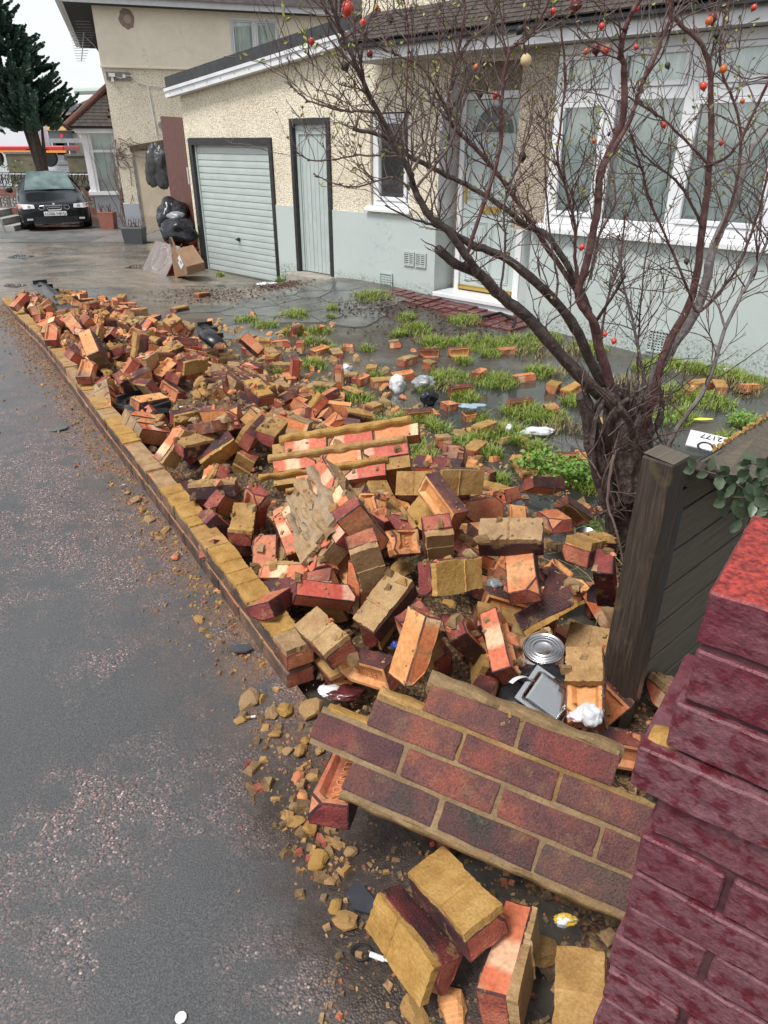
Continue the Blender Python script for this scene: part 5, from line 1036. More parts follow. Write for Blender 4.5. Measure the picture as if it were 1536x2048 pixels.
SIMB = """
0 1.023 1.419 0.016 0.021 0.189 0.741 0.644
0 0.697 1.485 0.073 0.707 0.701 -0.005 -0.095
0 0.9 1.558 0.015 0.266 -0.143 -0.013 -0.953
0 0.99 1.801 -0.052 0.087 -0.568 -0.796 0.192
0 0.479 1.813 0.137 0.027 -0.966 -0.035 -0.256
0 1.303 2.414 -0.217 0.08 -0.153 0.66 -0.731
0 0.55 1.682 0.074 0.044 -0.722 -0.689 0.048
0 1.337 1.822 -0.073 0.759 0.644 0.082 -0.043
0 -0.491 2.471 0.104 0.293 -0.649 0.658 0.247
0 1.29 2.986 -0.289 0.049 0.784 -0.618 -0.006
0 0.672 1.698 0.115 0.7 0.582 -0.009 -0.414
0 0.953 2.442 -0.13 0.233 -0.53 -0.814 -0.056
0 -1.095 3.396 0.237 0.789 -0.406 -0.461 -0.01
0 1.302 2.663 -0.263 0.009 -0.487 -0.871 0.059
0 0.44 2.074 0.081 0.025 0.995 -0.029 -0.089
0 -0.369 2.307 0.129 0.825 -0.524 -0.006 -0.215
0 0.474 2.166 0.086 0.742 0.655 0.049 -0.134
0 0.213 1.308 0.02 0.379 0.078 0.014 -0.922
0 1.322 1.796 -0.153 0.012 -0.668 -0.733 0.125
0 0.243 2.759 0.39 0.212 0.068 0.491 0.842
0 -0.4 2.579 0.145 0.733 -0.367 0.439 -0.367
0 -0.21 2.177 0.141 0.643 -0.476 0.39 0.457
0 -1.344 4.82 0.262 0.362 0.239 -0.564 -0.703
0 0.157 1.914 0.111 0.521 0.656 -0.396 -0.376
0 -0.516 3.705 0.248 0.141 -0.091 -0.98 0.107
0 -0.883 3.61 0.323 0.109 0.018 0.654 0.749
0 -1.482 4.239 0.184 0.045 -0.908 -0.409 0.076
0 -0.082 2.175 0.184 0.669 -0.275 -0.666 -0.18
0 -2.07 4.769 0.222 0.66 0.121 -0.109 0.733
0 -0.933 3.475 0.308 0.32 -0.127 0.124 0.931
0 0.451 2.744 -0.056 0.277 0.28 -0.917 0.067
0 1 2.248 -0.156 0.055 0.905 0.385 -0.172
0 0.113 1.794 0.247 0.575 -0.233 -0.657 -0.428
0 -0.67 3.405 0.306 0.518 0.325 -0.358 -0.705
0 -0.011 2.848 0.174 0.505 0.253 -0.024 0.825
0 -1.577 4.468 0.207 0.533 0.769 -0.331 -0.121
1 -0.06 2.77 0.209 0.872 0.38 -0.238 -0.197
0 -2.763 5.849 0.214 0.619 0.174 -0.144 0.752
0 -1.684 4.416 0.227 0.018 0.719 0.419 -0.555
0 -0.859 3.521 0.265 0.438 -0.797 -0.054 -0.412
0 0.414 2.311 0.067 0.313 0.114 0.095 0.938
0 0.943 4.277 -0.321 0.006 -0.644 -0.765 0.015
1 -0.004 2.636 0.206 0.392 0.063 0.033 0.917
1 0.306 2.814 0.424 0.317 0.566 -0.731 0.211
0 -1.557 4.878 0.197 0.554 0.063 0.165 -0.813
0 0.692 2.076 0.007 0.217 0.388 -0.896 0.015
0 -0.848 3.111 0.138 0.068 -0.893 0.057 -0.441
0 -1.794 5.118 0.296 0.168 -0.775 -0.252 -0.555
0 1.96 5.605 -0.32 0.002 -0.825 0.565 0.001
0 1.019 2.574 -0.22 0.086 0.993 0.024 -0.074
0 -0.662 3.573 0.283 0.662 -0.655 0.319 0.175
0 0.771 3.575 -0.287 0.649 -0.047 0.006 -0.759
0 -1.672 4.84 0.271 0.472 -0.433 0.526 -0.559
1 -1.566 5.252 0.433 0.897 0.199 -0.107 0.38
0 -0.128 2.328 0.115 0.033 0.531 0.837 0.128
0 -0.208 5.109 -0.239 0.031 -0.96 -0.19 0.203
0 -0.275 5.804 -0.277 0.01 0.921 -0.389 -0.021
0 -0.346 6.236 -0.275 0.073 0.017 0.001 0.997
1 0.805 2.709 -0.11 0.239 0.276 0.079 0.928
1 -0.159 1.89 0.02 0.118 -0.872 0.47 -0.064
0 -1.449 4.743 0.193 0.692 -0.221 0.068 -0.684
0 -1.678 4.597 0.218 0.236 0.274 -0.499 -0.788
0 -0.613 4.747 -0.1 0.379 -0.856 0.176 -0.302
1 -0.969 3.189 0.068 0.533 0.464 0.304 0.639
0 -3.892 7.658 0.117 0.25 -0.446 0.851 0.117
0 -0.391 4.748 -0.171 0.924 0.064 -0.255 0.276
0 -1.748 4.652 0.247 0.412 -0.164 0.89 0.105
0 -0.005 2.077 0.111 0.285 0.45 -0.581 -0.616
0 -0.963 6.46 -0.255 0.024 0.22 -0.975 0.007
0 0.082 3.256 0.07 0.652 0.555 0.454 -0.247
0 -0.529 5.168 -0.179 0.395 -0.147 0.905 0.059
0 -0.364 5.241 -0.202 0.999 -0.022 0.044 -0.022
0 0.789 2.539 -0.102 0.04 0.258 -0.959 -0.107
0 -2.696 6.14 0.222 0.097 -0.427 -0.827 -0.352
0 -0.535 5.909 -0.265 0.007 0.989 -0.144 -0.025
1 -0.087 5.41 -0.286 0.92 0.01 0.025 0.392
0 -0.857 6.128 -0.253 0.023 0.827 -0.562 -0.015
0 -1.704 5.519 0.154 0.345 0.089 0.16 -0.921
0 -2.907 6.141 0.219 0.119 0.177 0.863 -0.459
1 0.667 4.113 -0.285 0.25 0.643 0.237 -0.684
0 0.541 3.261 -0.231 0.128 0.829 -0.541 -0.057
1 0.556 2.6 -0.068 0.058 0.91 0.309 -0.27
0 -0.616 5.073 -0.174 0.59 -0.751 0.27 0.121
0 -2.294 5.21 0.176 0.838 -0.042 0.369 0.399
0 0.938 1.262 0.041 0.32 -0.223 -0.625 0.676
0 0.492 1.451 0.084 0.417 0.443 0.535 0.586
0 -0.473 5.539 -0.218 0.048 0.952 0.246 0.178
1 -0.87 3.228 0.125 0.446 -0.517 -0.661 0.312
0 -0.996 5.006 -0.071 0.187 0.95 -0.076 -0.238
1 0.349 2.855 -0.034 0.021 -0.799 -0.524 0.293
0 -1.141 6.986 -0.258 0.014 -0.551 -0.834 0.016
0 -0.283 3.71 0.161 0.278 0.959 0.027 -0.043
0 -2.7 6.454 0.156 0.717 0.104 -0.509 -0.465
0 -1.426 4.99 0.152 0.049 -0.037 -0.99 -0.128
1 -1.511 5.359 0.37 0.676 -0.175 0.119 -0.706
0 -1.507 4.133 0.105 0.313 0.036 0.891 -0.325
0 -1.412 4.016 0.073 0.49 0.258 -0.007 -0.833
0 0.686 3.93 -0.301 0.032 0.936 -0.349 -0.018
0 -0.791 4.954 -0.081 0.049 -0.656 -0.722 0.212
0 -0.442 4.99 -0.186 0.162 -0.803 0.445 -0.364
0 0.086 2.928 0.087 0.617 0.1 0.214 0.751
0 -2.543 8.878 -0.226 0 0.894 0.448 -0.015
0 -2.146 5.589 0.143 0.518 -0.161 -0.02 0.84
0 -0.486 3.554 0.187 0.553 0.061 0.095 0.826
0 -2.956 8.55 -0.186 0.657 -0.661 -0.237 0.273
0 -0.799 5.123 -0.125 0.22 0.942 -0.035 0.25
0 -0.284 4.978 -0.242 0.076 0.076 0.391 0.914
0 -1.722 5.356 0.143 0.648 0.609 0.386 0.245
0 -3.168 7.689 0.07 0.067 0.333 0.94 -0.004
0 -3.162 7.313 0.127 0.335 -0.527 -0.757 0.193
0 -3.258 7.356 0.106 0.221 -0.891 0.155 0.366
1 0.563 2.709 -0.08 0.498 0.166 0.688 -0.501
0 -1.411 4.933 0.261 0.588 -0.213 0.062 -0.778
0 -3.737 7.645 0.076 0.554 -0.426 -0.617 0.362
0 -2.508 9.939 -0.252 0.471 -0.007 -0.018 -0.882
1 -0.443 2.735 0.151 0.551 -0.195 -0.666 -0.464
0 0.693 2.71 -0.132 0.513 0.007 -0.393 -0.763
1 -2.653 6.596 0.169 0.767 0.475 -0.276 -0.331
0 -2.609 5.787 0.092 0.677 0.275 0.61 -0.306
0 -0.139 4.843 -0.258 0.721 0.687 -0.027 -0.084
1 -2.453 5.961 0.188 0.298 0.634 0.271 0.66
1 -2.581 6.643 0.129 0.326 -0.051 -0.061 -0.942
0 -0.79 3.563 0.226 0.265 0.201 0.607 0.722
0 -2.616 7.275 -0.022 0.327 0.045 -0.128 0.935
0 -1.722 6.742 -0.201 0.619 0.617 0.373 0.312
0 -1.176 6.013 -0.143 0.345 -0.256 -0.584 0.689
0 -2.398 7.086 -0.056 0.482 -0.151 0.788 -0.351
0 -0.753 5.597 -0.227 0.501 0.528 0.512 0.456
0 -3.553 7.47 0.091 0.712 -0.582 -0.392 -0.036
1 -0.102 3.045 0.163 0.731 -0.359 -0.551 -0.185
0 -1.68 7.054 -0.233 0.634 0.015 0.026 0.773
0 -1.77 6.476 -0.118 0.968 -0.065 0.136 0.199
0 -3.043 6.808 0.118 0.472 0.435 -0.603 0.475
1 -3.398 6.93 0.156 0.579 0.111 0.682 0.433
0 -0.876 5.799 -0.243 0.033 0.801 -0.598 -0.021
1 -1.541 6.452 -0.202 0.649 -0.663 -0.228 0.296
0 -3.546 8.359 0.052 0.038 -0.314 -0.944 0.09
0 1.151 3.679 -0.314 0.921 -0.006 0.026 0.388
0 -1.749 5.15 0.223 0.742 0.176 -0.597 0.25
0 -2.519 5.682 0.146 0.338 0.134 0.526 0.769
0 -1.879 4.655 0.112 0.196 0.523 -0.473 0.681
0 -2.904 7.2 0.062 0.064 0.403 -0.889 -0.207
0 1.017 2.624 -0.162 0.08 0.989 0.095 -0.08
0 -1.815 6.599 -0.128 0.398 -0.266 0.332 0.813
0 -3.962 8.364 0.028 0.665 -0.662 -0.199 0.283
1 -0.657 5.462 -0.228 0.188 -0.651 0.221 0.701
0 -0.378 5.616 -0.271 0.019 0.708 -0.706 -0.016
0 -0.694 5.217 -0.197 0.889 0.082 -0.072 0.444
0 -1.345 7.09 -0.25 0.024 0.249 -0.968 -0.001
0 -3.337 7.143 0.086 0.794 -0.258 0.466 0.292
0 -3.423 7.668 0.128 0.168 0.362 -0.847 -0.35
0 -1.913 5.68 0.148 0.555 0.102 0.088 -0.821
1 -3.258 7.507 0.166 0.386 -0.581 -0.437 -0.569
0 -3.269 6.901 0.113 0.47 -0.029 -0.165 -0.867
1 -2.662 5.918 0.157 0.507 -0.762 0.133 0.381
0 -3.299 7.862 0.08 0.216 0.008 -0.035 -0.976
0 -1.117 3.606 0.127 0.427 0.242 0.424 0.761
0 -2.393 6.865 -0.049 0.176 0.121 -0.288 0.934
0 -3.463 9.475 -0.212 0.664 0.002 0.03 0.747
0 -2.345 6.998 -0.077 0.866 0.162 -0.072 0.467
0 -3.869 7.764 0.011 0.267 -0.697 -0.119 -0.655
0 -0.275 4.698 -0.224 0.281 -0.232 0.39 -0.846
0 -2.91 7.799 -0.086 0.269 -0.929 0.253 0.011
1 -2.553 5.932 0.201 0.155 0.027 -0.955 0.252
1 -1.12 6.058 -0.151 0.29 0.327 0.657 0.614
0 -3.411 9.081 -0.181 0.574 -0.615 0.39 -0.374
0 -2.073 6.08 0.121 0.352 0.523 -0.602 -0.491
0 -2.199 5.137 0.032 0.238 0.389 0.782 0.424
0 -2.407 5.521 0.118 0.114 -0.333 -0.345 -0.87
0 -2.654 6.993 0.013 0.483 0.136 -0.646 -0.575
1 -2.87 6.868 0.141 0.62 -0.688 0.272 -0.263
1 -3.563 9.141 -0.193 0.974 -0.033 0.023 -0.223
0 -0.884 4.956 -0.008 0.122 0.825 0.552 0.015
0 -2.606 7.794 -0.149 0.009 0.516 -0.808 -0.284
0 -0.873 5.556 -0.191 0.527 -0.241 -0.123 -0.806
0 -4.004 9.002 -0.052 0.096 -0.049 -0.057 -0.993
1 -3.633 9.273 -0.171 0.705 -0.231 -0.207 -0.638
0 -3.713 7.978 0.07 0.521 -0.746 -0.303 0.285
0 -1.53 6.666 -0.231 0.031 0.833 -0.552 -0.017
0 -2.721 8.338 -0.211 0.003 -0.801 -0.598 0.022
0 -3.021 7.655 0.006 0.184 0.252 -0.025 -0.95
0 -3.394 7.034 0.091 0.306 0.458 -0.392 0.737
0 -1.359 6.351 -0.212 0.685 0.642 -0.226 -0.261
0 -1.952 6.309 0.003 0.149 -0.37 0.904 0.154
1 -0.514 4.842 -0.206 0.012 -0.202 0.662 -0.721
0 -2.69 7.21 -0.033 0.617 -0.72 0.268 -0.169
0 -3.258 9.08 -0.206 0.011 0.978 0.205 -0.024
0 -2.855 7.914 -0.123 0.338 -0.483 -0.799 0.115
0 -2.981 6.363 0.187 0.919 0.287 -0.008 0.271
1 -3.095 8.819 -0.187 0.693 0.667 -0.181 -0.205
0 -2.77 6.293 0.214 0.559 0.009 -0.255 0.789
0 -3.186 6.728 0.103 0.596 -0.245 -0.601 0.473
0 -2.432 7.543 -0.201 0.049 0.457 -0.888 -0.005
0 -2.638 6.363 0.109 0.217 -0.219 0.95 0.047
0 0.34 2.835 0.261 0.645 0.215 0.665 0.31
1 -2.997 6.907 0.145 0.46 -0.524 -0.547 -0.463
0 -2.494 7.925 -0.212 0.643 0.011 0.023 0.766
0 -0.788 5.012 -0.17 0.454 -0.216 -0.026 -0.864
0 -1.664 4.404 0.057 0.052 0.723 0.643 0.246
0 0.605 3.467 -0.204 0.665 0.27 -0.158 0.679
"""
SIMR = """
0 -3.082 7.909 -0.031 0.329 0.054 -0.722 -0.607
0 -3.225 8.83 -0.2 0.026 0.869 -0.494 -0.014
0 -2.323 5.563 0.185 0.5 0.024 -0.532 -0.683
0 -2.243 5.391 0.119 0.107 -0.114 0.867 -0.474
1 -2.538 5.638 0.024 0.676 0.178 -0.699 0.152
0 -0.323 4.216 -0.037 0.118 0.904 0.272 -0.308
0 -1.057 5.852 -0.211 0.383 0.308 -0.61 -0.621
0 -2.421 5.61 0.056 0.109 0.419 -0.618 -0.656
1 -2.88 6.063 0.186 0.961 0.275 0.007 0.025
1 -2.488 7.022 -0.032 0.096 0.735 0.564 0.363
0 -2.856 6.271 0.145 0.267 0.636 0.686 0.231
0 -2.284 5.47 0.136 0.161 0.199 -0.934 -0.249
0 -2.509 7.332 -0.089 0.484 0.648 0.301 0.504
1 -2.998 8.394 -0.176 0.098 -0.681 0.132 0.714
1 -3.239 8.663 -0.193 0.233 0.028 0.034 0.971
1 -2.556 6.506 0.075 0.017 0.047 -0.998 0.03
0 -0.371 3.858 0.095 0.241 0.547 0.779 0.188
0 -0.706 4.56 -0.044 0.025 0.792 0.514 -0.328
1 -2.115 7.259 -0.148 0.479 0.018 0.034 0.877
1 -2.237 6.386 0.022 0.456 -0.235 -0.049 -0.857
0 -0.501 3.793 0.155 0.033 -0.78 -0.596 0.189
0 -0.393 3.348 0.24 0.402 0.165 0.572 0.695
0 -1.573 6.071 -0.099 0.377 0.184 0.229 0.879
0 -1.704 4.664 0.127 0.574 -0.592 -0.52 0.223
0 -3.924 9.279 -0.131 0.646 0.037 0.135 -0.751
0 -3.956 8.172 0.02 0.327 0.317 0.339 0.823
0 -2.893 7.573 -0.069 0.219 -0.937 0.267 0.057
0 -2.625 7.61 -0.129 0.921 -0.016 0.379 -0.086
0 -0.307 4.552 -0.162 0.102 -0.125 -0.98 0.12
0 -1.646 6.571 -0.219 0.03 -0.354 -0.934 0.04
1 -2.267 7.163 -0.173 0.329 0.412 0.678 0.512
0 -1.873 5.518 0.197 0.524 0.263 -0.753 -0.298
0 -0.47 4.523 -0.139 0.283 -0.675 0.525 -0.435
1 -2.755 6.058 0.113 0.272 0.056 0.85 0.448
0 -2.011 4.833 0.042 0.84 -0.245 0.127 -0.467
1 -3.341 8.255 -0.029 0.609 0.519 -0.352 0.486
0 -4.06 8.091 -0.071 0.294 -0.387 -0.676 0.555
0 -1.948 6.144 0.029 0.907 -0.037 0.054 0.415
0 -2.317 6.755 -0.02 0.006 -0.189 0.976 -0.109
0 -2.711 7.842 -0.128 0.812 -0.001 0.045 0.581
0 -1.644 4.918 0.171 0.394 -0.35 0.587 -0.615
0 -1.035 5.665 -0.172 0.787 0.076 0.264 -0.553
1 -2.315 7.092 -0.152 0.522 -0.329 0.725 0.305
0 -3.67 7.564 0.044 0.547 -0.435 0.5 -0.511
0 -1.75 5.606 0.108 0.931 0.243 0.006 -0.272
0 -1.336 6.067 -0.15 0.637 0.026 0.089 0.766
0 -0.569 4.755 -0.173 0.754 0.494 -0.223 -0.372
0 -0.155 2.899 0.161 0.107 0.268 -0.957 -0.005
0 -0.08 3.169 0.112 0.944 -0.051 0.241 0.221
0 -4.149 8.377 0.009 0.016 -0.185 0.196 -0.963
0 -3.592 7.347 -0.034 0.266 -0.407 -0.7 0.523
0 -2.639 6.714 0.054 0.737 -0.008 0.098 0.669
0 -2.815 6.698 0.118 0.251 0.237 -0.938 -0.041
0 -3.738 7.663 -0.057 0.774 0.137 -0.073 -0.614
1 -2.832 6.17 -0.006 0.212 0.212 0.064 -0.952
1 -1.094 5.163 -0.084 0.298 0.417 -0.856 0.063
1 -2.936 7.374 0.054 0.631 -0.207 -0.062 -0.745
0 -1.909 6.747 -0.118 0.669 0.647 0.309 0.194
0 0.186 3.353 -0.106 0.932 -0.089 0.282 0.208
0 0.047 3.488 -0.071 0.934 -0.206 0.241 -0.162
0 -3.905 8.551 -0.03 0.113 0.975 -0.073 0.174
1 -3.15 7.456 0.03 0.195 -0.344 0.611 -0.686
0 -3.2 8.325 -0.103 0.125 0.787 -0.604 -0.021
0 -3.536 7.643 0.092 0.513 -0.061 0.299 -0.802
1 -4.294 8.498 -0.013 0.095 -0.746 0.063 0.656
0 -2.557 6.081 0.141 0.757 0.282 0.265 0.527
1 -1.142 5.835 -0.145 0.886 -0.188 -0.397 -0.15
0 -2.418 5.738 0.175 0.059 -0.932 0.347 -0.083
1 -0.624 3.971 0.164 0.128 0.972 -0.129 -0.148
0 -1.122 5.275 -0.03 0.055 -0.012 0.189 -0.98
1 -1.371 6.254 -0.206 0.719 0.668 -0.109 -0.156
0 -1.42 5.766 -0.12 0.424 -0.807 0.373 -0.174
0 -0.787 3.748 0.219 0.005 -0.794 0.608 0.016
0 0.51 3.598 -0.197 0.023 0.97 0.229 -0.074
0 -3.295 7.462 0.081 0.037 0.939 0.342 0.001
0 -3.181 7.703 0.002 0.039 0.975 0.211 0.054
0 -0.639 3.805 0.196 0.804 0.025 0.111 0.584
0 -0.116 2.515 0.17 0.137 0.229 -0.964 -0
0 -2.934 6.989 0.115 0.019 -0.096 -0.994 0.042
0 -2.225 7.315 -0.207 0.959 -0.011 0.046 0.28
0 -3.609 7.836 0.07 0.087 0.864 0.486 -0.1
0 -3.904 7.931 -0.07 0.939 0.078 -0.094 -0.321
0 -1.841 5.043 0.147 0.283 -0.379 -0.686 0.552
0 0.636 2.829 -0.147 0.034 -0.326 0.617 -0.715
0 -0.556 5.299 -0.254 0.203 0.036 0.022 0.978
0 -3.496 7.747 0.022 0.399 0.81 0.363 0.229
0 -2.524 7.137 -0.112 0.063 0.898 0.371 -0.228
1 -4.445 8.699 -0.093 0.36 0.315 0.598 0.644
1 -1.866 6.057 0.015 0.731 0.483 0.4 -0.269
0 -0.953 5.337 -0.137 0.244 0.136 -0.941 -0.193
1 1.059 4.093 -0.321 0.016 0.858 -0.513 -0.008
"""
FRAGS = [dict(name='panel', M=[[-0.9266, 0.3593, -0.1107, -0.0972], [0.3288, 0.6317, -0.702, 1.1002], [0.1823, 0.6869, 0.7035, 0.3568], [0.0, 0.0, 0.0, 1.0]], flip=True),
 dict(name='chunk', M=[[-0.9837, -0.0888, -0.1567, 0.1161], [0.0457, 0.7187, -0.6938, 3.016], [-0.1742, 0.6896, 0.7029, 0.3544], [0.0, 0.0, 0.0, 1.0]], flip=True),
 dict(name='slab', M=[[0.6376, 0.368, -0.6768, -0.4556], [0.1585, -0.9224, -0.3522, 2.6544], [0.7539, -0.1173, 0.6464, 0.2567], [0.0, 0.0, 0.0, 1.0]], flip=False),
 dict(name='R1', M=[[-0.0398, 0.906, 0.4214, -2.2159], [-0.7241, 0.2644, -0.637, 5.1346], [0.6885, 0.3305, -0.6455, 0.236], [0.0, 0.0, 0.0, 1.0]], flip=True),
 dict(name='R2', M=[[0.351, -0.8883, -0.2962, -1.8626], [-0.8307, -0.1493, -0.5364, 4.5743], [-0.4322, -0.4343, 0.7903, 0.2332], [0.0, 0.0, 0.0, 1.0]], flip=False),
 dict(name='R3', M=[[0.6334, -0.5098, -0.5821, -1.543], [-0.7042, -0.0679, -0.7068, 3.9802], [-0.3208, -0.8576, 0.402, 0.2349], [0.0, 0.0, 0.0, 1.0]], flip=False),
 dict(name='P2', M=[[-0.6767, 0.6134, 0.4073, -1.3203], [0.6924, 0.7182, 0.0688, 5.2958], [0.2503, -0.3286, 0.9107, 0.1424], [0.0, 0.0, 0.0, 1.0]], flip=True),
 dict(name='P3', M=[[-0.9925, -0.0074, -0.1222, -1.3992], [0.035, 0.9393, -0.3413, 5.0814], [-0.1173, 0.343, 0.932, 0.0371], [0.0, 0.0, 0.0, 1.0]], flip=True)]
LM = [((795,768,-.3),'by the white carrier bag'),((500,640,-.25),'near the crazy paving'),((900,660,-.28),'in front of the red tiles'),((1405,838,-.3),'by the yellow scrap'),((1215,900,-.3),'near the rose trunk'),((120,610,.1),'beside the long black car trim'),
 ((290,815,.1),'next to the torn bumper plastic'),((372,822,.1),'beside the white rag'),((700,830,0),'behind the ochre-ridged chunk'),((480,900,.1),'left of the ochre-ridged chunk'),((620,1050,.2),'beside the crusty mortar slab'),((1085,1310,.2),'around the paint tin'),((1200,1200,.1),'by the timber fence post'),
 ((900,1700,0),'below the large fallen panel'),((420,1120,0),'against the near stub of the low wall'),((250,900,0),'against the middle of the low wall'),((110,700,0),'against the far stretch of the low wall'),((500,760,0),'by the dark five-course piece'),((1000,930,-.3),'at the near puddle edge'),((1075,862,-.3),'by the wet white plastic'),
 ((600,660,-.28),'along the back grass tufts'),((1450,760,-.33),'under the bay window'),((40,590,-.1),'at the driveway end'),((420,670,-.05),'by the black plastic fin'),((1168,1070,-.15),'near the empty tin'),((200,720,0),'behind the far low wall'),((300,700,-.05),'in the far middle of the heap'),((640,720,-.28),'beyond the dark five-course piece'),((560,850,0),'behind the smooth mortar cap'),((840,1000,.3),'by the mortared pair of bricks'),
 ((740,1250,.2),'below the mustard-topped brick'),((930,1180,.3),'by the clean salmon brick'),((640,1400,0),'at the end of the low wall'),((620,1600,0),'left of the large fallen panel'),((1080,1950,0),'at the foot of the painted pillar'),((360,760,.05),'around the frogged orange brick'),((890,800,-.3),'by the black knotted bag'),((1110,780,-.3),'left of the rose tree in the grass')]
LMW = [(gp(*a), b_) for a, b_ in LM]
def place(x, y): return min(LMW, key=lambda t_: (t_[0].x-x)**2+(t_[0].y-y)**2)[1]
def zone_label(x, y, z, q, hf, mo):
    zz = abs((q @ Vector((0, 0, 1))).z); yy = abs((q @ Vector((0, 1, 0))).z); xx = abs((q @ Vector((1, 0, 0))).z)
    pose = 'lying flat' if zz > .93 else 'standing on edge' if yy > .85 else 'standing on end' if xx > .8 else 'steeply tilted' if max(xx, yy) > .55 else 'slightly tilted'
    pl_ = place(x, y); return ('broken half ' if hf else '') + ('mortar-capped' if mo else 'bare') + ' brick ' + pose + ' ' + pl_, 'bricks ' + pl_
for i, row in enumerate(SIMB.strip().split('\n')):
    v = [float(s_) for s_ in row.split()]; hf = int(v[0]); r = random.Random(500+i)
    q = Quaternion(v[4:8]); up = (q @ Vector((0, 0, 1))).dot(Vector((0, -.5, .85))); mo = 0
    if r.random() < .48: mo = (1 if up > 0 else -1) if r.random() < .8 else r.choice((1, -1))
    lab, grp = zone_label(*v[1:4], q, hf, mo); brick(hf, v[1:4], q, lab, grp, mo, 700+i)
def joined(name, rows, label):
    V, F, Mi = [], [], []; r = random.Random(3); base = []
    for me in BR_L + SLF[:4]:
        base.append((np.array([v.co[:] for v in me.vertices]), [tuple(p_.vertices) for p_ in me.polygons], [p_.material_index for p_ in me.polygons]))
    off = 0
    for row in rows:
        v = [float(s_) for s_ in row.split()]; M = np.array(Quaternion(v[4:8]).to_matrix()); k = r.randrange(4); sc_ = .52 if v[0] else 1.
        P = base[k][0]*np.array([sc_, 1, 1]); V.append(P @ M.T + np.array(v[1:4])); F += [tuple(i+off for i in f) for f in base[k][1]]; Mi += base[k][2]; off += len(P)
        if r.random() < .6:
            s_ = 1 if M[2, 2] > 0 else -1; j = 4+r.randrange(4); P = base[j][0]*np.array([sc_, s_, s_]) + np.array([0, 0, .0325*s_]); V.append(P @ M.T + np.array(v[1:4])); F += [tuple(i+off for i in f) for f in base[j][1]]; Mi += [4]*len(base[j][1]); off += len(P)
    me = bpy.data.meshes.new(name); me.from_pydata(np.concatenate(V).tolist(), [], F)
    for mm in BM + [MT['mortar']]: me.materials.append(mm)
    me.polygons.foreach_set('material_index', Mi); return tag(mko(name, me), label, 'rubble', kind='stuff')
joined('brick_rubble', SIMR.strip().split('\n'), 'mass of further fallen bricks packed through the heap')
# --- bricks lying out in the garden, yellow with mortar
GB = [(560,690,0,20),(548,722,0,80),(592,672,1,60),(600,708,2,10),(640,705,0,40),(673,712,0,100),(696,700,0,15),(788,690,0,0),(858,708,1,5),(917,708,1,12),(815,722,0,50),
 (858,730,0,60),(806,750,0,20),(724,757,0,70),(766,762,0,30),(678,770,2,5),(590,760,2,15),(920,778,1,8),(898,805,0,25),(1040,805,1,18),(940,826,0,10),(970,850,0,35),(1107,768,0,75),
 (1047,750,0,12),(1145,775,0,40),(1105,812,0,80),(838,828,1,4),(885,880,0,12),(950,893,0,65),(1125,915,1,3),(1400,765,0,15),(1440,768,0,70),(1500,768,0,30),(1380,775,0,50),(745,742,0,85),(640,660,0,30),(530,690,0,10),(1015,700,0,20),(960,742,0,60)]
for i, (u, v, st, yaw) in enumerate(GB):
    r = random.Random(900+i); p = gp(u, v, -.27); gz = max(yard_z(p.x, p.y), -.325)
    hh = (.0325, .051, .1)[st]; ex = [0, math.pi/2, 0][st]
    e = Matrix.Rotation(R_(yaw)+r.uniform(-.2, .2), 4, 'Z') @ Matrix.Rotation(ex + r.uniform(-.14, .14), 4, 'X') @ Matrix.Rotation((math.pi/2 if st == 2 else 0) + r.uniform(-.12, .12), 4, 'Y')
    hf = 1 if (st != 1 and r.random() < .35) else 0
    mo = 0 if st == 1 else r.choice((1, 1, -1)); lab, grp = zone_label(p.x, p.y, 0, e.to_quaternion(), hf, mo); brick(hf, (p.x, p.y, gz + hh - .012), e.to_quaternion(), lab, grp, mo, 950+i)
# ---------------------------------------------------------------- what is left of the garden wall
gw = thing('garden_wall', 'broken stub of low brick garden wall with ochre mortar along the pavement', 'wall')
wa = math.atan2(DW.y, DW.x)
rw_ = random.Random(5)
def wall_xy(w_, q):      # the stub wanders a little where it was hit
    q += .005*math.sin(w_*1.7); return wq(w_, q)
for k in range(38):
    w_ = .115 + k*.226
    lift = 0 if w_ < 5.2 else -(w_-5.2)*.042
    x, y = wall_xy(w_, .056); z0 = pave_z(*wq(w_, -.06))
    x2, y2 = wall_xy(w_+.1, .056); x1, y1 = wall_xy(w_-.1, .056); a = math.atan2(y2-y1, x2-x1)
    mko('brick', BD[k % 3], gw, (x, y, z0+.036+lift-.004), (0, 0, a))
    if k < 37:
        x, y = wall_xy(w_+.113, .058); gone = (15 <= k <= 16)
        if not gone:
            o = mko('brick', BD[(k*3+1) % 3], gw, (x, y, z0+.112+lift), (0, rw_.uniform(-.02, .02), a + rw_.uniform(-.03, .03)))
            
            bare = 6 <= k <= 13
            if not bare or rw_.random() < .35:
                mko('mortar_bed', SLF[(1, 4, 1, 0)[k % 4]], gw, (x, y, z0+.145+lift), (0, 0, a + (math.pi if k % 2 else 0)))
mko('brick', BR_H[1], gw, (*wall_xy(.062, .058), pave_z(*wq(.06, -.06))+.112), (0, 0, wa)); mko('mortar_bed', SLH[0], gw, (*wall_xy(.062, .058), pave_z(*wq(.06, -.06))+.145), (0, 0, wa))
b = MB()
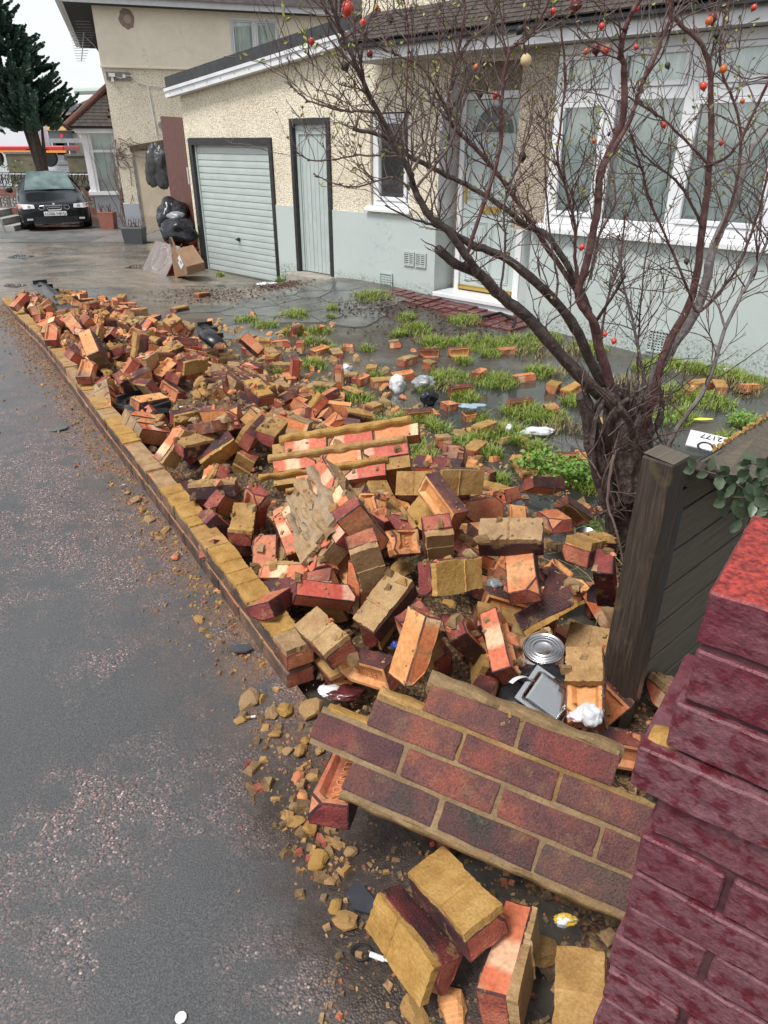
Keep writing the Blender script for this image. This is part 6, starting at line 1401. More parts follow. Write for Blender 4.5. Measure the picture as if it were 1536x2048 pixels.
for k in range(84):
    w_ = .10 + k*.1; l = 0 if w_ < 5.2 else -(w_-5.2)*.042
    p0, p1 = wall_xy(w_, .012), wall_xy(w_, .102); p2, p3 = wall_xy(w_+.1, .102), wall_xy(w_+.1, .012); z = pave_z(*wq(w_, -.06))
    zt = z+.146+l
    vs = [(*p0, z-.1), (*p1, z-.25), (*p2, z-.25), (*p3, z-.1), (*p0, zt), (*p1, zt), (*p2, zt), (*p3, zt)]
    b.add(vs, [(0,3,2,1),(4,5,6,7),(0,1,5,4),(1,2,6,5),(2,3,7,6),(3,0,4,7)])
b.obj('mortar_core', MT['mortar'], gw)
# ---------------------------------------------------------------- fallen pieces of wall that still hold together
def frag(name, fr, label):
    o = thing(name, label, 'wall fragment'); o.matrix_world = Matrix(fr['M']); return o
def put(o, mesh, X, Y, loc):
    X = Vector(X); Y = Vector(Y); Z = X.cross(Y); M = Matrix((X, Y, Z)).transposed().to_4x4(); M.translation = Vector(loc)
    c_ = mko('brick', mesh, o); c_.matrix_local = M; return c_
def strip(seed, p0, p1, wid, h, mat, nseg=26, name='mortar_ridge'):
    """uneven squeezed-out ridge of mortar from p0 to p1 lying on z"""
    b = MB(); p0 = Vector(p0); p1 = Vector(p1); d = (p1-p0); L_ = d.length; d.normalize(); sd_ = Vector((-d.y, d.x, 0)); nc = 7; r = random.Random(seed); ox = r.uniform(0, 40)
    for i in range(nseg+1):
        t = i/nseg; c_ = p0 + d*(L_*t) + sd_*(.006*n3(t*L_+ox, 0, seed, 14)); ww = wid*(.8+.5*n3(t*L_+ox, 3, seed, 12)); hh = h*(.85+.7*n3(t*L_+ox, 8, seed, 16)) * min(1, (min(t, 1-t)*L_+.008)/.02)
        for k in range(nc):
            a = k/(nc-1); q = (a-.5)*2
            b.v.append(tuple(c_ + sd_*(ww*.5*q) + Vector((0, 0, -.006 + (hh+.006)*max(0, 1-abs(q)**2.6) + .004*n3(t*L_+ox, q, seed+2, 30)*(1-abs(q))))))
    for i in range(nseg):
        for k in range(nc-1): a = i*nc+k; b.f.append((a, a+1, a+nc+1, a+nc)); b.m.append(0)
    return b.mesh(name, mat)
MT['mortar_joint'] = mortar_mat('pointed_mortar', (.14, .085, .03), (.22, .135, .048), (.30, .19, .075))
FRG = {f['name']: f for f in FRAGS}
# big panel, faces up
fp = FRG['panel']; o = frag('fallen_wall_panel', fp, 'large slab of purple brickwork, four courses, tipped against the painted pillar')
fx = -1 if fp['flip'] else 1
rows = [(0, [0, .225, .45, .675]), (.075, [-.1125, .1125, .3375, .5625, .7875]), (.15, [0, .225, .45, .675]), (.225, [.1125, .3375])]
for ri, (y0, xsr) in enumerate(rows):
    for k, x0 in enumerate(xsr):
        put(o, BPM[k % 2] if ri == 0 else BP[(k+ri*2) % 4], (1, 0, 0), (0, 0, 1), (fx*(x0+.1075), y0+.0325, -.05125 + rw_.uniform(-.0012, .0012)))
    a, c_ = fx*(xsr[0]+.004), fx*(xsr[-1]+.211); a, c_ = min(a, c_), max(a, c_)
    b = MB(); nseg = 30
    top, bot = y0+.0755+.0003*ri, y0-.0105-.0003*ri; zf = -.0055-.0007*ri
    for i in range(nseg+1):
        x = a + (c_-a)*i/nseg; j1 = .005*n3(x, ri, 1, 30); j2 = .006*n3(x, ri, 5, 24)
        for yy, zz in ((bot+(j2 if ri == 0 else 0), -.09), (bot+(j2 if ri == 0 else 0), zf), (top+j1, zf+.0005), (top+j1, -.09)): b.v.append((x, yy, zz+.0012*n3(x, yy, zz, 60)))
    for i in range(nseg):
        for k in range(4): b.f.append((i*4+k, i*4+(k+1) % 4, (i+1)*4+(k+1) % 4, (i+1)*4+k)); b.m.append(0)
    b.obj('mortar_joint', MT['mortar_joint'], o, fixn=True)
mko('mortar_ridge', strip(3, (fx*.10, .300, -.03), (fx*.56, .300, -.03), .05, .030, MT['mortar_joint']), o)
mko('mortar_ridge', strip(4, (fx*-.10, .149, -.03), (fx*.02, .149, -.03), .04, .022, MT['mortar_y']), o)
mko('mortar_ridge', strip(5, (fx*.0, .226, -.03), (fx*.12, .226, -.03), .05, .026, MT['mortar']), o)
mko('mortar_ridge', strip(6, (fx*0, -.012, -.02), (fx*.88, -.012, -.02), .03, .018, MT['mortar_joint'], 60), o)
# big chunk with salmon backs up
fp = FRG['chunk']; o = frag('fallen_wall_chunk', fp, 'mortared chunk of three pink-backed brick courses with ochre ridges, mid heap'); fx = -1 if fp['flip'] else 1
for ri, (y0, xr, n) in enumerate([(-.09, -.1125, 2), (0, 0, 3), (.09, .06, 3)]):
    for k in range(n): put(o, BR[(k*2+ri) % 8], (1, 0, 0), (0, 0, -1), (fx*(xr-.1075-k*.222), y0+.0325, -.05125+rw_.uniform(-.004, .004)))
for j, (y0, xa, xb, ww, hh) in enumerate([(-.012, -.73, -.10, .046, .022), (.078, -.68, 0, .056, .026), (.170, -.62, .03, .062, .030), (-.10, -.60, -.45, .04, .02)]):
    mko('mortar_ridge', strip(20+j, (fx*xa, y0, 0), (fx*xb, y0, 0), ww, hh, (MT['mortar_y'], MT['mortar'])[j % 2], 40), o)
b = MB(); b.box(min(fx*-.66, fx*0), max(fx*-.66, fx*0), -.06, .155, -.098, -.012); b.obj('mortar_core', MT['mortar'], o)
# slab plastered with mortar
fp = FRG['slab']; o = frag('fallen_wall_slab', fp, 'steep slab of bricks plastered with thick crusty tan mortar, mid heap')
for ri in range(4):
    for k in range(2): put(o, BR[(k+ri*3) % 8], (0, 1, 0), (0, 0, -1), (.035+.077*ri, .1075+.222*k+(.0 if ri % 2 else .03), -.055+rw_.uniform(-.004, .004)))
tan = mortar_mat('tan_mortar', (.20, .125, .06), (.31, .205, .105), (.40, .28, .16)); MT['tan'] = tan
for j, (xa, ya, xb, yb, ww, hh) in enumerate([(.075, .02, .075, .36, .05, .03), (.15, .0, .16, .42, .075, .034), (.225, .0, .22, .34, .06, .026), (.035, .10, .03, .43, .045, .024), (.11, .15, .13, .4, .06, .03)]):
    mko('mortar_ridge', strip(40+j, (xa, ya, 0), (xb, yb, 0), ww, hh, tan, 36), o)
for j, (x0, x1, y0, y1) in enumerate([(.06, .2, .05, .25), (.09, .24, .2, .40), (.0, .1, .28, .42)]):
    mko('mortar_bed', slab_mesh(60+j, x0, x1, y0, y1, h=.02, joint=False, rag=.02, mat=tan), o, (0, 0, .001*j))
b = MB(); b.box(.005, .30, .01, .44, -.1, -.012); b.obj('mortar_core', tan, o)
# broken ends of wall seen on their toothed side
for nm, n, lab in (('R1', 5, 'stack of five courses on its side beside the low wall, tan ends up'), ('R2', 3, 'toppled stack of three courses leaning on the low wall'), ('R3', 3, 'toppled stack of three courses below the torn black plastic')):
    fp = FRG[nm]; o = frag('fallen_wall_stack', fp, lab); fx = -1 if fp['flip'] else 1
    for k in range(n):
        put(o, BR[(k*3) % 8], (0, 0, 1), (0, 1, 0), (fx*(.0375+.075*k), .051, -.1075+rw_.uniform(-.006, .006)))
        mko('mortar_bed', slab_mesh(80+k, -.036, .036, -.052, .052, h=.006, joint=False, rag=.003, mat=tan, nx=10), o, (fx*(.0375+.075*k), .051, 0))
    b = MB(); b.box(min(fx*.01, fx*(n*.075-.01)), max(fx*.01, fx*(n*.075-.01)), .006, .097, -.2, -.012); b.obj('mortar_core', tan, o)
for nm, nr, lab in (('P2', 5, 'dark purple piece of wall lying face up, five courses, mid heap'), ('P3', 2, 'small two-course purple piece of wall lying face up')):
    fp = FRG[nm]; o = frag('fallen_wall_panel', fp, lab); fx = -1 if fp['flip'] else 1
    for ri in range(nr):
        xs0 = [0] if nr == 2 else ([0, .225] if ri % 2 else [.11])
        for k, x0 in enumerate(xs0): put(o, BR_H[k] if (x0 == .225) else BR[(ri+k) % 8], (1, 0, 0), (0, 0, 1), (fx*(x0+(.055 if x0 == .225 else .1075)), ri*.075+.0325, -.05125))
    b = MB(); xx = .21 if nr == 2 else .33; b.box(min(fx*.003, fx*xx), max(fx*.003, fx*xx), 0, nr*.075, -.095, -.006); b.obj('mortar_joint', MT['mortar'], o)
# ---------------------------------------------------------------- crumbs, lumps and the packed core of the heap
def interp(x, pts):
    if x <= pts[0][0]: return pts[0][1]
    for (a, b_), (c_, d) in zip(pts, pts[1:]):
        if x <= c_: return b_+(d-b_)*(x-a)/(c_-a)
    return pts[-1][1]
def core_z(x, y):
    w_, q = towq(x, y); hr = interp(w_, [(-1.9, .02), (-1.2, .10), (-.5, .18), (.3, .26), (1.2, .34), (2, .38), (3.5, .30), (6, .20), (8, .06), (9, 0)])
    q0 = interp(w_, [(-1, .72), (2, .7), (6, .5)]); sg = interp(w_, [(-1, .5), (2, .52), (5, .42), (8, .35)])
    return tps_y(x, y) - .02 + hr*math.exp(-abs((q-q0)/sg)**2.5)
m, t, bs = nodes('brick_dust_and_grit'); g = N(t); co = g.world()
vc = g.vor(co, 85, out='Color'); sp = g.sep(vc)
cl = g.ramp(sp[0], [(0., (.10, .065, .03)), (.3, (.20, .125, .05)), (.5, (.12, .05, .035)), (.65, (.24, .155, .06)), (.85, (.06, .04, .03)), (1., (.22, .10, .06))], 'CONSTANT')
cl = g.mix(.8, cl, g.ramp(g.noise(co, 60, 5, .7), [(.3, (.4, .4, .4)), (.7, (1.2, 1.2, 1.2))]), 'MULTIPLY')
setin(bs, 'Base Color', cl, t); bs.inputs['Roughness'].default_value = .75
setin(bs, 'Normal', g.bump(g.math('SUBTRACT', 1., g.vor(co, 85)), .9, .012), t); MT['grit'] = m
b = MB(); ws_, qs_ = lin(-1.9, 8.6, 190), lin(.06, 1.7, 40)
for w_ in ws_:
    for q in qs_:
        x, y = wq(w_, q); lim = min(1, (q-.06)/.1)
        b.v.append((x, y, core_z(x, y) - .035 + (.03*n3(x, y, 1, 9) + .016*n3(x, y, 4, 25))*lim))
for i in range(len(ws_)-1):
    for j in range(len(qs_)-1): a = i*len(qs_)+j; b.f.append((a, a+1, a+len(qs_)+1, a+len(qs_))); b.m.append(0)
tag(b.obj('rubble', MT['grit']), 'packed brick dust and broken mortar under the fallen bricks', 'rubble', kind='stuff')
LUMPM = []
for sd0 in range(7):
    bm = bmesh.new(); bmesh.ops.create_icosphere(bm, subdivisions=2, radius=1)
    for v in bm.verts:
        d = 1 + .5*n3(v.co.x+sd0*3, v.co.y, v.co.z, 1.1) + .22*n3(v.co.x, v.co.y+sd0*5, v.co.z, 2.8); v.co = Vector((v.co.x*d, v.co.y*d*.75, v.co.z*d*.5))
        q = .35; 
        if v.co.z > .38: v.co.z = .38 + (v.co.z-.38)*.25
        if v.co.z < -.34: v.co.z = -.34
    me = bpy.data.meshes.new('mortar_lump'); bm.to_mesh(me); bm.free(); me.materials.append((MT['mortar'], MT['mortar_y'], MT['mortar'], MT['bedface'])[sd0 % 4]); LUMPM.append(me)
def lump(x, y, z, s, i, lab, grp):
    o = mko('mortar_lump', LUMPM[i % 7], None, (x, y, z)); r = random.Random(i*13); o.scale = (s, s, s); o.rotation_euler = (r.uniform(-.5, .5), r.uniform(-.5, .5), r.uniform(0, 6.28)); tag(o, lab, 'mortar lump', grp); return o
PXL = [(550,1467,.022),(636,1722,.03),(500,1400,.042),(595,1552,.024),(600,1500,.03),(570,1420,.035),(620,1425,.05),(545,1425,.03),(660,1440,.04),(398,1238,.024),(350,1113,.026),(405,1258,.016),(620,1655,.03),(596,1640,.022),(690,1840,.03),(670,1810,.02),
 (1080,1900,.05),(905,2010,.04),(830,2020,.035),(610,1480,.02),(575,1500,.018),(640,1500,.02),(480,1440,.02),(420,1270,.014),(440,1180,.02),(330,1060,.025),(300,1040,.03),(285,1020,.025),(270,1000,.03),(255,985,.02),(320,1075,.02),(605,1590,.02),(590,1610,.018),(700,1700,.02),(660,1760,.016)]
for i, (u, v, s) in enumerate(PXL):
    p = gp(u, v, 0); pl_ = place(p.x, p.y); lump(p.x, p.y, pave_z(p.x, p.y)+s*.3, s, i, ('small ' if s < .021 else 'large ' if s > .034 else '') + 'loose mortar lump on the pavement ' + pl_, 'mortar lumps on the pavement ' + pl_)
rl = random.Random(77)
for i in range(95):
    w_ = rl.uniform(-.5, 7.5); q = rl.uniform(.18, 1.15); x, y = wq(w_, q); lump(x, y, core_z(x, y)+rl.uniform(.03, .1), rl.uniform(.025, .06), i+40, 'ochre mortar lump in the heap ' + place(x, y), 'mortar lumps in the heap ' + place(x, y))
for i in range(60):
    w_ = rl.uniform(.6, 6.0); q = rl.uniform(1.15, 2.9); x, y = wq(w_, q); lump(x, y, max(yard_z(x, y), -.325)+.012, rl.uniform(.025, .065), (1, 5, 2, 3)[i % 4]+7*i, 'yellow mortar lump out in the wet garden ' + place(x, y), 'mortar lumps in the garden ' + place(x, y))
def crumbs(name, n, fn, mats, label, smin=.004, smax=.018, seed=1):
    r = random.Random(seed); b = MB(); nm = len(mats)
    for i in range(n):
        p = fn(r)
        if p is None: continue
        x, y, z = p; s = smin*(smax/smin)**(r.random()**2.1); a = r.uniform(0, 6.28); ca, sa = math.cos(a), math.sin(a)
        sx, sy, sz = s*r.uniform(.6, 1.3), s*r.uniform(.5, 1), s*r.uniform(.5, 1.1); vs = []
        for dx_, dy_, dz_ in ((-1,-1,0),(1,-1,0),(1,1,0),(-1,1,0),(-.7,-.6,1),(.6,-.7,1),(.7,.7,1),(-.6,.6,1)):
            X, Y = dx_*sx*r.uniform(.6, 1.1), dy_*sy*r.uniform(.6, 1.1); vs.append((x+X*ca-Y*sa, y+X*sa+Y*ca, z+(dz_*r.uniform(.6, 1.2)-.15)*sz))
        b.add(vs, [(4,5,6,7),(0,1,5,4),(1,2,6,5),(2,3,7,6),(3,0,4,7)], r.randrange(nm))
    return tag(b.obj(name, mats), label, 'rubble', kind='stuff')
def f_edge(r):
    w_ = r.uniform(-1.0, 8.2); q = -abs(r.gauss(0, .10)) - .0
    if r.random() < .035: q -= r.uniform(0, .4)
    if w_ < .1: q += r.uniform(0, .5)
    x, y = wq(w_, q); return x, y, pave_z(x, y)
def f_heap(r):
    w_ = r.uniform(-1.2, 8); q = r.uniform(.1, 1.3); x, y = wq(w_, q); return x, y, core_z(x, y)+.0+.02*r.random()
def f_gard(r):
    w_ = r.uniform(.5, 6.5); q = 1.0+abs(r.gauss(0, .8)); x, y = wq(w_, q); z = yard_z(x, y); return x, y, max(z, -.318)
MT['crumb'] = mortar_mat('dull_crumbs', (.10, .06, .028), (.19, .115, .05), (.29, .185, .085)); CM = [MT['crumb'], MT['mortar'], MT['crumb'], MT['crumb'], MT['crumb'], MT['mortar'], MT['headface']]
crumbs('rubble_crumbs', 4600, f_edge, CM, 'crumbs of mortar and brick along the pavement edge', .0025, .013, 1)
def f_end(r):
    t_ = r.random(); u = 520+150*t_+r.gauss(0, 42); v = 1390+360*t_+r.gauss(0, 26); p = gp(u, v, 0); return p.x, p.y, ground_z(p.x, p.y)
crumbs('wall_end_crumbs', 330, f_end, CM, 'broken mortar spilling from the end of the low wall', .004, .026, 8)
def f_foot(r):
    u, v = r.uniform(640, 1230), r.uniform(1680, 2048); p = gp(u, v, 0); return p.x, p.y, ground_z(p.x, p.y)
crumbs('panel_foot_crumbs', 520, f_foot, CM, 'grit and mortar bits on the mud below the fallen panel', .003, .014, 9)
crumbs('rubble_chips', 2600, f_heap, CM, 'chips of mortar and brick sprinkled through the heap', .008, .034, 2)
crumbs('garden_crumbs', 3400, f_gard, [MT['mortar_y'], MT['mortar'], MT['bedface'], MT['mortar_y']], 'yellow crumbs of mortar washed across the garden', .006, .06, 3)

# fragments and grit lying on top of whatever brick they landed on
bpy.context.view_layer.update(); DGR = bpy.context.evaluated_depsgraph_get()
def f_drop(r):
    w_ = r.uniform(-.9, 8.0); q = r.uniform(.1, 1.0 + .35*(w_ < 5)); x, y = wq(w_, q); ok, loc, nr, idx, ob, mx = SC.ray_cast(DGR, (x, y, 1.2), (0, 0, -1))
    if not ok or nr.z < .45: return None
    return loc.x, loc.y, loc.z
crumbs('heap_crumbs', 5200, f_drop, [MT['crumb'], MT['mortar'], MT['crumb'], MT['bedface'], MT['tan']], 'mortar crumbs and brick flakes lying on the fallen bricks', .004, .030, 21)

# ================================================================ PILLAR, FENCE, ROSE TREE, GARDEN
m, t, bs = nodes('peeling_maroon_paint'); g = N(t); co = g.coord('Object'); wc = g.world()
n1 = g.noise(wc, 46, 4, .55, .2); n2 = g.noise(wc, 130, 4, .6); n3_ = g.noise(wc, 3.2, 3)
col = g.ramp(n1, [(.36, (.10, .014, .021)), (.43, (.125, .025, .033)), (.48, (.15, .055, .066)), (.72, (.175, .078, .09))])
col = g.mix(g.ramp(n3_, [(.45, 0.), (.62, .8)]), col, (.125, .022, .034))
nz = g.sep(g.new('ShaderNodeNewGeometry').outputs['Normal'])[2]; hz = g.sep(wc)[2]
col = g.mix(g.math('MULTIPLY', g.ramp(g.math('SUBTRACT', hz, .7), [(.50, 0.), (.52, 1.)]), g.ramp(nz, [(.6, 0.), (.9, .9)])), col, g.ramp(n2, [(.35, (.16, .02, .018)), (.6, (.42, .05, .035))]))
col = g.mix(.6, col, g.ramp(n2, [(.3, (.5, .5, .5)), (.65, (1.2, 1.2, 1.2))]), 'MULTIPLY')
setin(bs, 'Base Color', col, t); setin(bs, 'Roughness', g.ramp(n1, [(.4, .34), (.6, .6)]), t); bs.inputs['Specular IOR Level'].default_value = .4
setin(bs, 'Normal', g.bump(g.math('ADD', n2, g.math('MULTIPLY', n1, .8)), .6, .005), t); MT['maroon'] = m
MT['moss'] = simple('moss', (.035, .05, .012), (.10, .14, .02), 30, .95, bump=.8, bscale=120, bdist=.006)
MT['joint'] = simple('dark_old_mortar', (.05, .035, .035), (.11, .07, .06), 30, .9, bump=.5)
ph = R_(54); pil = thing('painted_pillar', 'maroon painted brick gate pillar with peeling paint at the picture edge', 'pillar', (.335, .60, 0), math.atan2(-math.cos(ph), math.sin(ph)))
rp = random.Random(31)
def rough_brick(L_, D_, seed):
    bm = bmesh.new(); bmesh.ops.create_cube(bm, size=1)
    for v in bm.verts: v.co = Vector((v.co.x*L_, v.co.y*D_, v.co.z*.0675))
    bmesh.ops.bevel(bm, geom=bm.edges[:], offset=.0028, segments=1, affect='EDGES')
    bmesh.ops.subdivide_edges(bm, edges=[e for e in bm.edges if e.calc_length() > .04], cuts=9, use_grid_fill=True)
    for v in bm.verts:
        v.co += Vector((.002*n3(v.co.x+seed, v.co.y, v.co.z, 40), .0022*n3(v.co.x, v.co.y+seed, v.co.z, 60), .002*n3(v.co.x+seed, v.co.y, v.co.z, 30)))
    me = bpy.data.meshes.new('brick'); bm.to_mesh(me); bm.free(); me.materials.append(MT['maroon'])
    return me
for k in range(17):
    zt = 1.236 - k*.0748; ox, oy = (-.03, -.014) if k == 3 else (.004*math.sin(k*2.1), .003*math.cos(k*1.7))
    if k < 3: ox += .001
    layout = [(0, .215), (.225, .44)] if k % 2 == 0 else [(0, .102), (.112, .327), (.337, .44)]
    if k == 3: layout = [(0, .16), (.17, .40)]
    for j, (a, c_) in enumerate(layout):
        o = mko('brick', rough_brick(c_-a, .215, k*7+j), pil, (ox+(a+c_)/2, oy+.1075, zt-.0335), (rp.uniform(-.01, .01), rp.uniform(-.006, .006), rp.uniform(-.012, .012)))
b = MB(); b.box(.007, .43, .007, .2, -.1, 1.19); b.obj('mortar_core', simple('dark_maroon_joint', (.045, .012, .016), (.085, .03, .035), 40, .8), pil)
for k in ():
    mm = strip(300+k, (.01, -.002, 0), (.40, -.002, 0), .008, .003, MT['moss'] if k in (0, 1, 2) else MT['joint'], 50); o = mko('moss', mm, pil, ((-.028 if k == 3 else 0), (0.004 if k == 2 else .002), 1.236-.0748*(k+1)+.004), (R_(35), 0, 0))
mko('mortar_ridge', strip(320, (-.024, .05, 0), (.05, .05, 0), .05, .012, MT['mortar_y'], 20), pil, (0, -.03, 1.012))
# --- fence post and boards
m, t, bs = nodes('dark_stained_timber'); g = N(t); co = g.coord('Object', 3.); mp = g.new('ShaderNodeMapping'); mp.inputs['Scale'].default_value = (26, 26, 1.6); g.link(co, mp.inputs[0])
gr_ = g.noise(mp.outputs[0], 4, 6, .65, .8); col = g.ramp(gr_, [(.28, (.014, .010, .0075)), (.5, (.040, .028, .020)), (.72, (.088, .063, .045))])
col = g.mix(g.ramp(g.noise(co, 9, 4), [(.60, 0.), (.72, .6)]), col, (.13, .105, .03))
setin(bs, 'Base Color', col, t); bs.inputs['Roughness'].default_value = .6; setin(bs, 'Normal', g.bump(gr_, .5, .004), t); MT['timber'] = m
m, t, bs = nodes('grey_fence_board'); g = N(t); co = g.coord('Object', 3.); mp = g.new('ShaderNodeMapping'); mp.inputs['Scale'].default_value = (1.5, 22, 22); g.link(co, mp.inputs[0])
gr_ = g.noise(mp.outputs[0], 4, 6, .65, .6); col = g.ramp(gr_, [(.25, (.075, .06, .044)), (.5, (.11, .092, .068)), (.75, (.15, .128, .095))])
setin(bs, 'Base Color', col, t); bs.inputs['Roughness'].default_value = .75; setin(bs, 'Normal', g.bump(gr_, .4, .003), t); MT['fboard'] = m
fa = R_(48); FD = Vector((math.sin(fa), math.cos(fa), 0)); frot = math.atan2(FD.y, FD.x)
fpst = thing('fence_post', 'dark square timber fence post standing at the heap edge', 'post', (.745, 1.70, -.25), frot)
b = MB(); nz_ = 24
b.box(-.046, .046, -.045, .045, 0, 1.165); o = bev(b.obj('shaft', MT['timber'], fpst), .006, 2); 
b = MB(); b.box(.047, .10, -.033, .045, 0, 1.05); b.obj('batten_or_shade_strip', MT['blacktrim'], fpst); b = MB(); b.add([(-.044, -.043, 1.1655), (.044, -.043, 1.1655), (.044, .043, 1.172), (-.044, .043, 1.172)], [(0, 1, 2, 3)]); b.obj('top_face', MT['fboard'], fpst)  # black strip beside the shaft paints in the post's shaded side
for u, v in ((1232, 1492), (1290, 1500)):
    pass
fnc = thing('board_fence', 'weathered grey horizontal board fence behind the timber post', 'fence', (.80, 1.76, -.25), frot); bl = MB(); bl.box(0, 2.2, -.010, .010, 0, .138); blm = bl.mesh('board', MT['fboard'])
for k in range(7):
    o = mko('board', blm, fnc, (.0, .03, .02 + k*.148), (0, 0, 0)); bev(o, .003)
b = MB(); b.box(.02, 2.2, .027, .036, 0, 1.05); b.obj('backing_or_shade_sheet', MT['room'], fnc); b = MB(); b.box(.02, .06, .058, .1, 0, 1.05); b.obj('batten_or_shade_strip', MT['timber'], fnc)  # near-black sheet puts a painted shadow line in the board gaps
cpb = thing('broken_capping_board', 'dark broken capping board sloping off the fence top', 'board'); q0, q1 = aty(1398, 922, 1.72), aty(1545, 992, 2.0); b = MB(); d_ = (q1-q0); 
M = Matrix((d_.normalized(), Vector((0, 0, 1)).cross(d_.normalized()).normalized(), d_.normalized().cross(Vector((0, 0, 1)).cross(d_.normalized()).normalized()))).transposed().to_4x4(); M.translation = q0; cpb.matrix_world = M
b.box(-.02, d_.length+.4, -.03, .09, -.03, 0); bev(b.obj('board', MT['timber'], cpb), .006)
lp = thing('broken_fence_sheet', 'broken grey panel leaning over the fence top with splintered rim', 'panel'); qs = [aty(1425, 903, 2.0), aty(1545, 828, 2.25), aty(1600, 985, 2.05), aty(1440, 960, 1.85)]
nrm = (qs[1]-qs[0]).cross(qs[3]-qs[0]).normalized()*.02; b = MB(); b.add([tuple(p) for p in qs] + [tuple(p+nrm) for p in qs], [(0,1,2,3), (7,6,5,4), (0,4,5,1), (1,5,6,2), (2,6,7,3), (3,7,4,0)]); b.obj('sheet', MT['fboard'], lp, fixn=True)
b = MB(); 
for k in range(26): p = qs[0].lerp(qs[1], k/25); b.tube([p, p + Vector((rp.uniform(-.01, .01), rp.uniform(-.01, .01), rp.uniform(.004, .02)))], .006, 4)
b.obj('splinters', MT['mortar'], lp)
# --- leafy sprig by the fence
def leafmesh(b, p, d, up, L_, wd):
    d = d.normalized(); s_ = d.cross(up).normalized()*wd; u_ = s_.cross(d).normalized()*wd*.25; o_ = len(b.v)
    pts = [p, p+d*L_*.25+s_*.75+u_, p+d*L_*.55+s_+u_, p+d*L_*.85+s_*.55+u_, p+d*L_, p+d*L_*.85-s_*.55+u_, p+d*L_*.55-s_+u_, p+d*L_*.25-s_*.75+u_, p+d*L_*.5]
    b.v += [tuple(q) for q in pts]
    for i in range(8): b.f.append((o_+8, o_+i, o_+(i+1) % 8)); b.m.append(0)
MT['leaf'] = simple('grey_green_leaf', (.045, .075, .04), (.10, .13, .075), 12, .4, rand=0)
spg = thing('leafy_sprig', 'trailing sprig of oval grey-green leaves over the fence boards', 'plant', tuple(aty(1540, 1020, 1.45))); rs = random.Random(6); st_ = MB(); lf = []
bl_ = MB()
for (u0, v0, u1, v1, n) in ((1560, 1040, 1395, 935, 9), (1560, 1030, 1440, 1000, 10), (1570, 1050, 1470, 1045, 10), (1560, 960, 1500, 935, 6), (1570, 1000, 1490, 960, 8)):
    y0, y1 = 1.40+rs.uniform(-.05, .05), 1.45+rs.uniform(-.08, .05); A, B_ = aty(u0, v0, y0), aty(u1, v1, y1); pts = [A.lerp(B_, k/n) + Vector((rs.uniform(-.006, .006), rs.uniform(-.01, .01), .02*math.sin(k/n*3.1)+rs.uniform(-.005, .005))) for k in range(n+1)]
    st_.tube([p-spg.location for p in pts], [.0035*(1-.6*k/n) for k in range(n+1)], 5)
    for k in range(1, n+1):
        for sg in (-1, 1):
            d = (pts[k]-pts[k-1]).normalized()*.5 + Vector((rs.uniform(-.6, .6), rs.uniform(-.6, .3), sg*rs.uniform(.3, 1))); leafmesh(bl_, pts[k]-spg.location, d, Vector((rs.uniform(-.4, .4), -1, rs.uniform(-.2, .6))), rs.uniform(.028, .048), rs.uniform(.009, .014))
st_.obj('stems', simple('sprig_stem', (.08, .05, .035), rough=.7), spg); bl_.obj('leaves', MT['leaf'], spg, smooth=True)
# ---------------------------------------------------------------- the rose tree
def barkmat(name, a, bb, cc, sc=30, bump=.8):
    m, t, bs = nodes(name); g = N(t); co = g.coord('Object'); n1 = g.noise(co, sc, 6, .7, 1.); col = g.ramp(n1, [(.3, a), (.5, bb), (.7, cc)])
    sp = g.ramp(g.noise(co, 220, 1), [(.70, 0.), (.75, .5)]); col = g.mix(sp, col, (.30, .28, .27))
    setin(bs, 'Base Color', col, t); bs.inputs['Roughness'].default_value = .6; setin(bs, 'Normal', g.bump(n1, bump, .01), t); return m
MT['bark'] = barkmat('gnarled_bark', (.022, .016, .014), (.075, .054, .046), (.17, .13, .112))
MT['cane'] = barkmat('red_brown_cane', (.065, .026, .026), (.125, .055, .052), (.22, .13, .105), 14, .3)
MT['grey_cane'] = barkmat('pale_grey_cane', (.10, .085, .08), (.18, .155, .145), (.30, .27, .26), 16, .4)
MT['twig'] = barkmat('brown_twig', (.055, .032, .028), (.105, .065, .055), (.16, .11, .085), 10, .2)
TX, TY = 1.28, 3.18
rose = thing('rose_tree', 'large bare old rose tree with gnarled trunk, thorny canes and red hips', 'tree', (TX, TY, -.32)); RO = Vector((TX, TY, -.32))
def crv(pts, n=6):
    P = [pts[0]] + pts + [pts[-1]]; out_ = []
    for i in range(1, len(P)-2):
        for k in range(n):
            t_ = k/n; a, b_, c_, d = P[i-1], P[i], P[i+1], P[i+2]
            out_.append(.5*((2*b_) + (c_-a)*t_ + (2*a-5*b_+4*c_-d)*t_*t_ + (3*b_-a-3*c_+d)*t_**3))
    out_.append(P[-2]); return out_
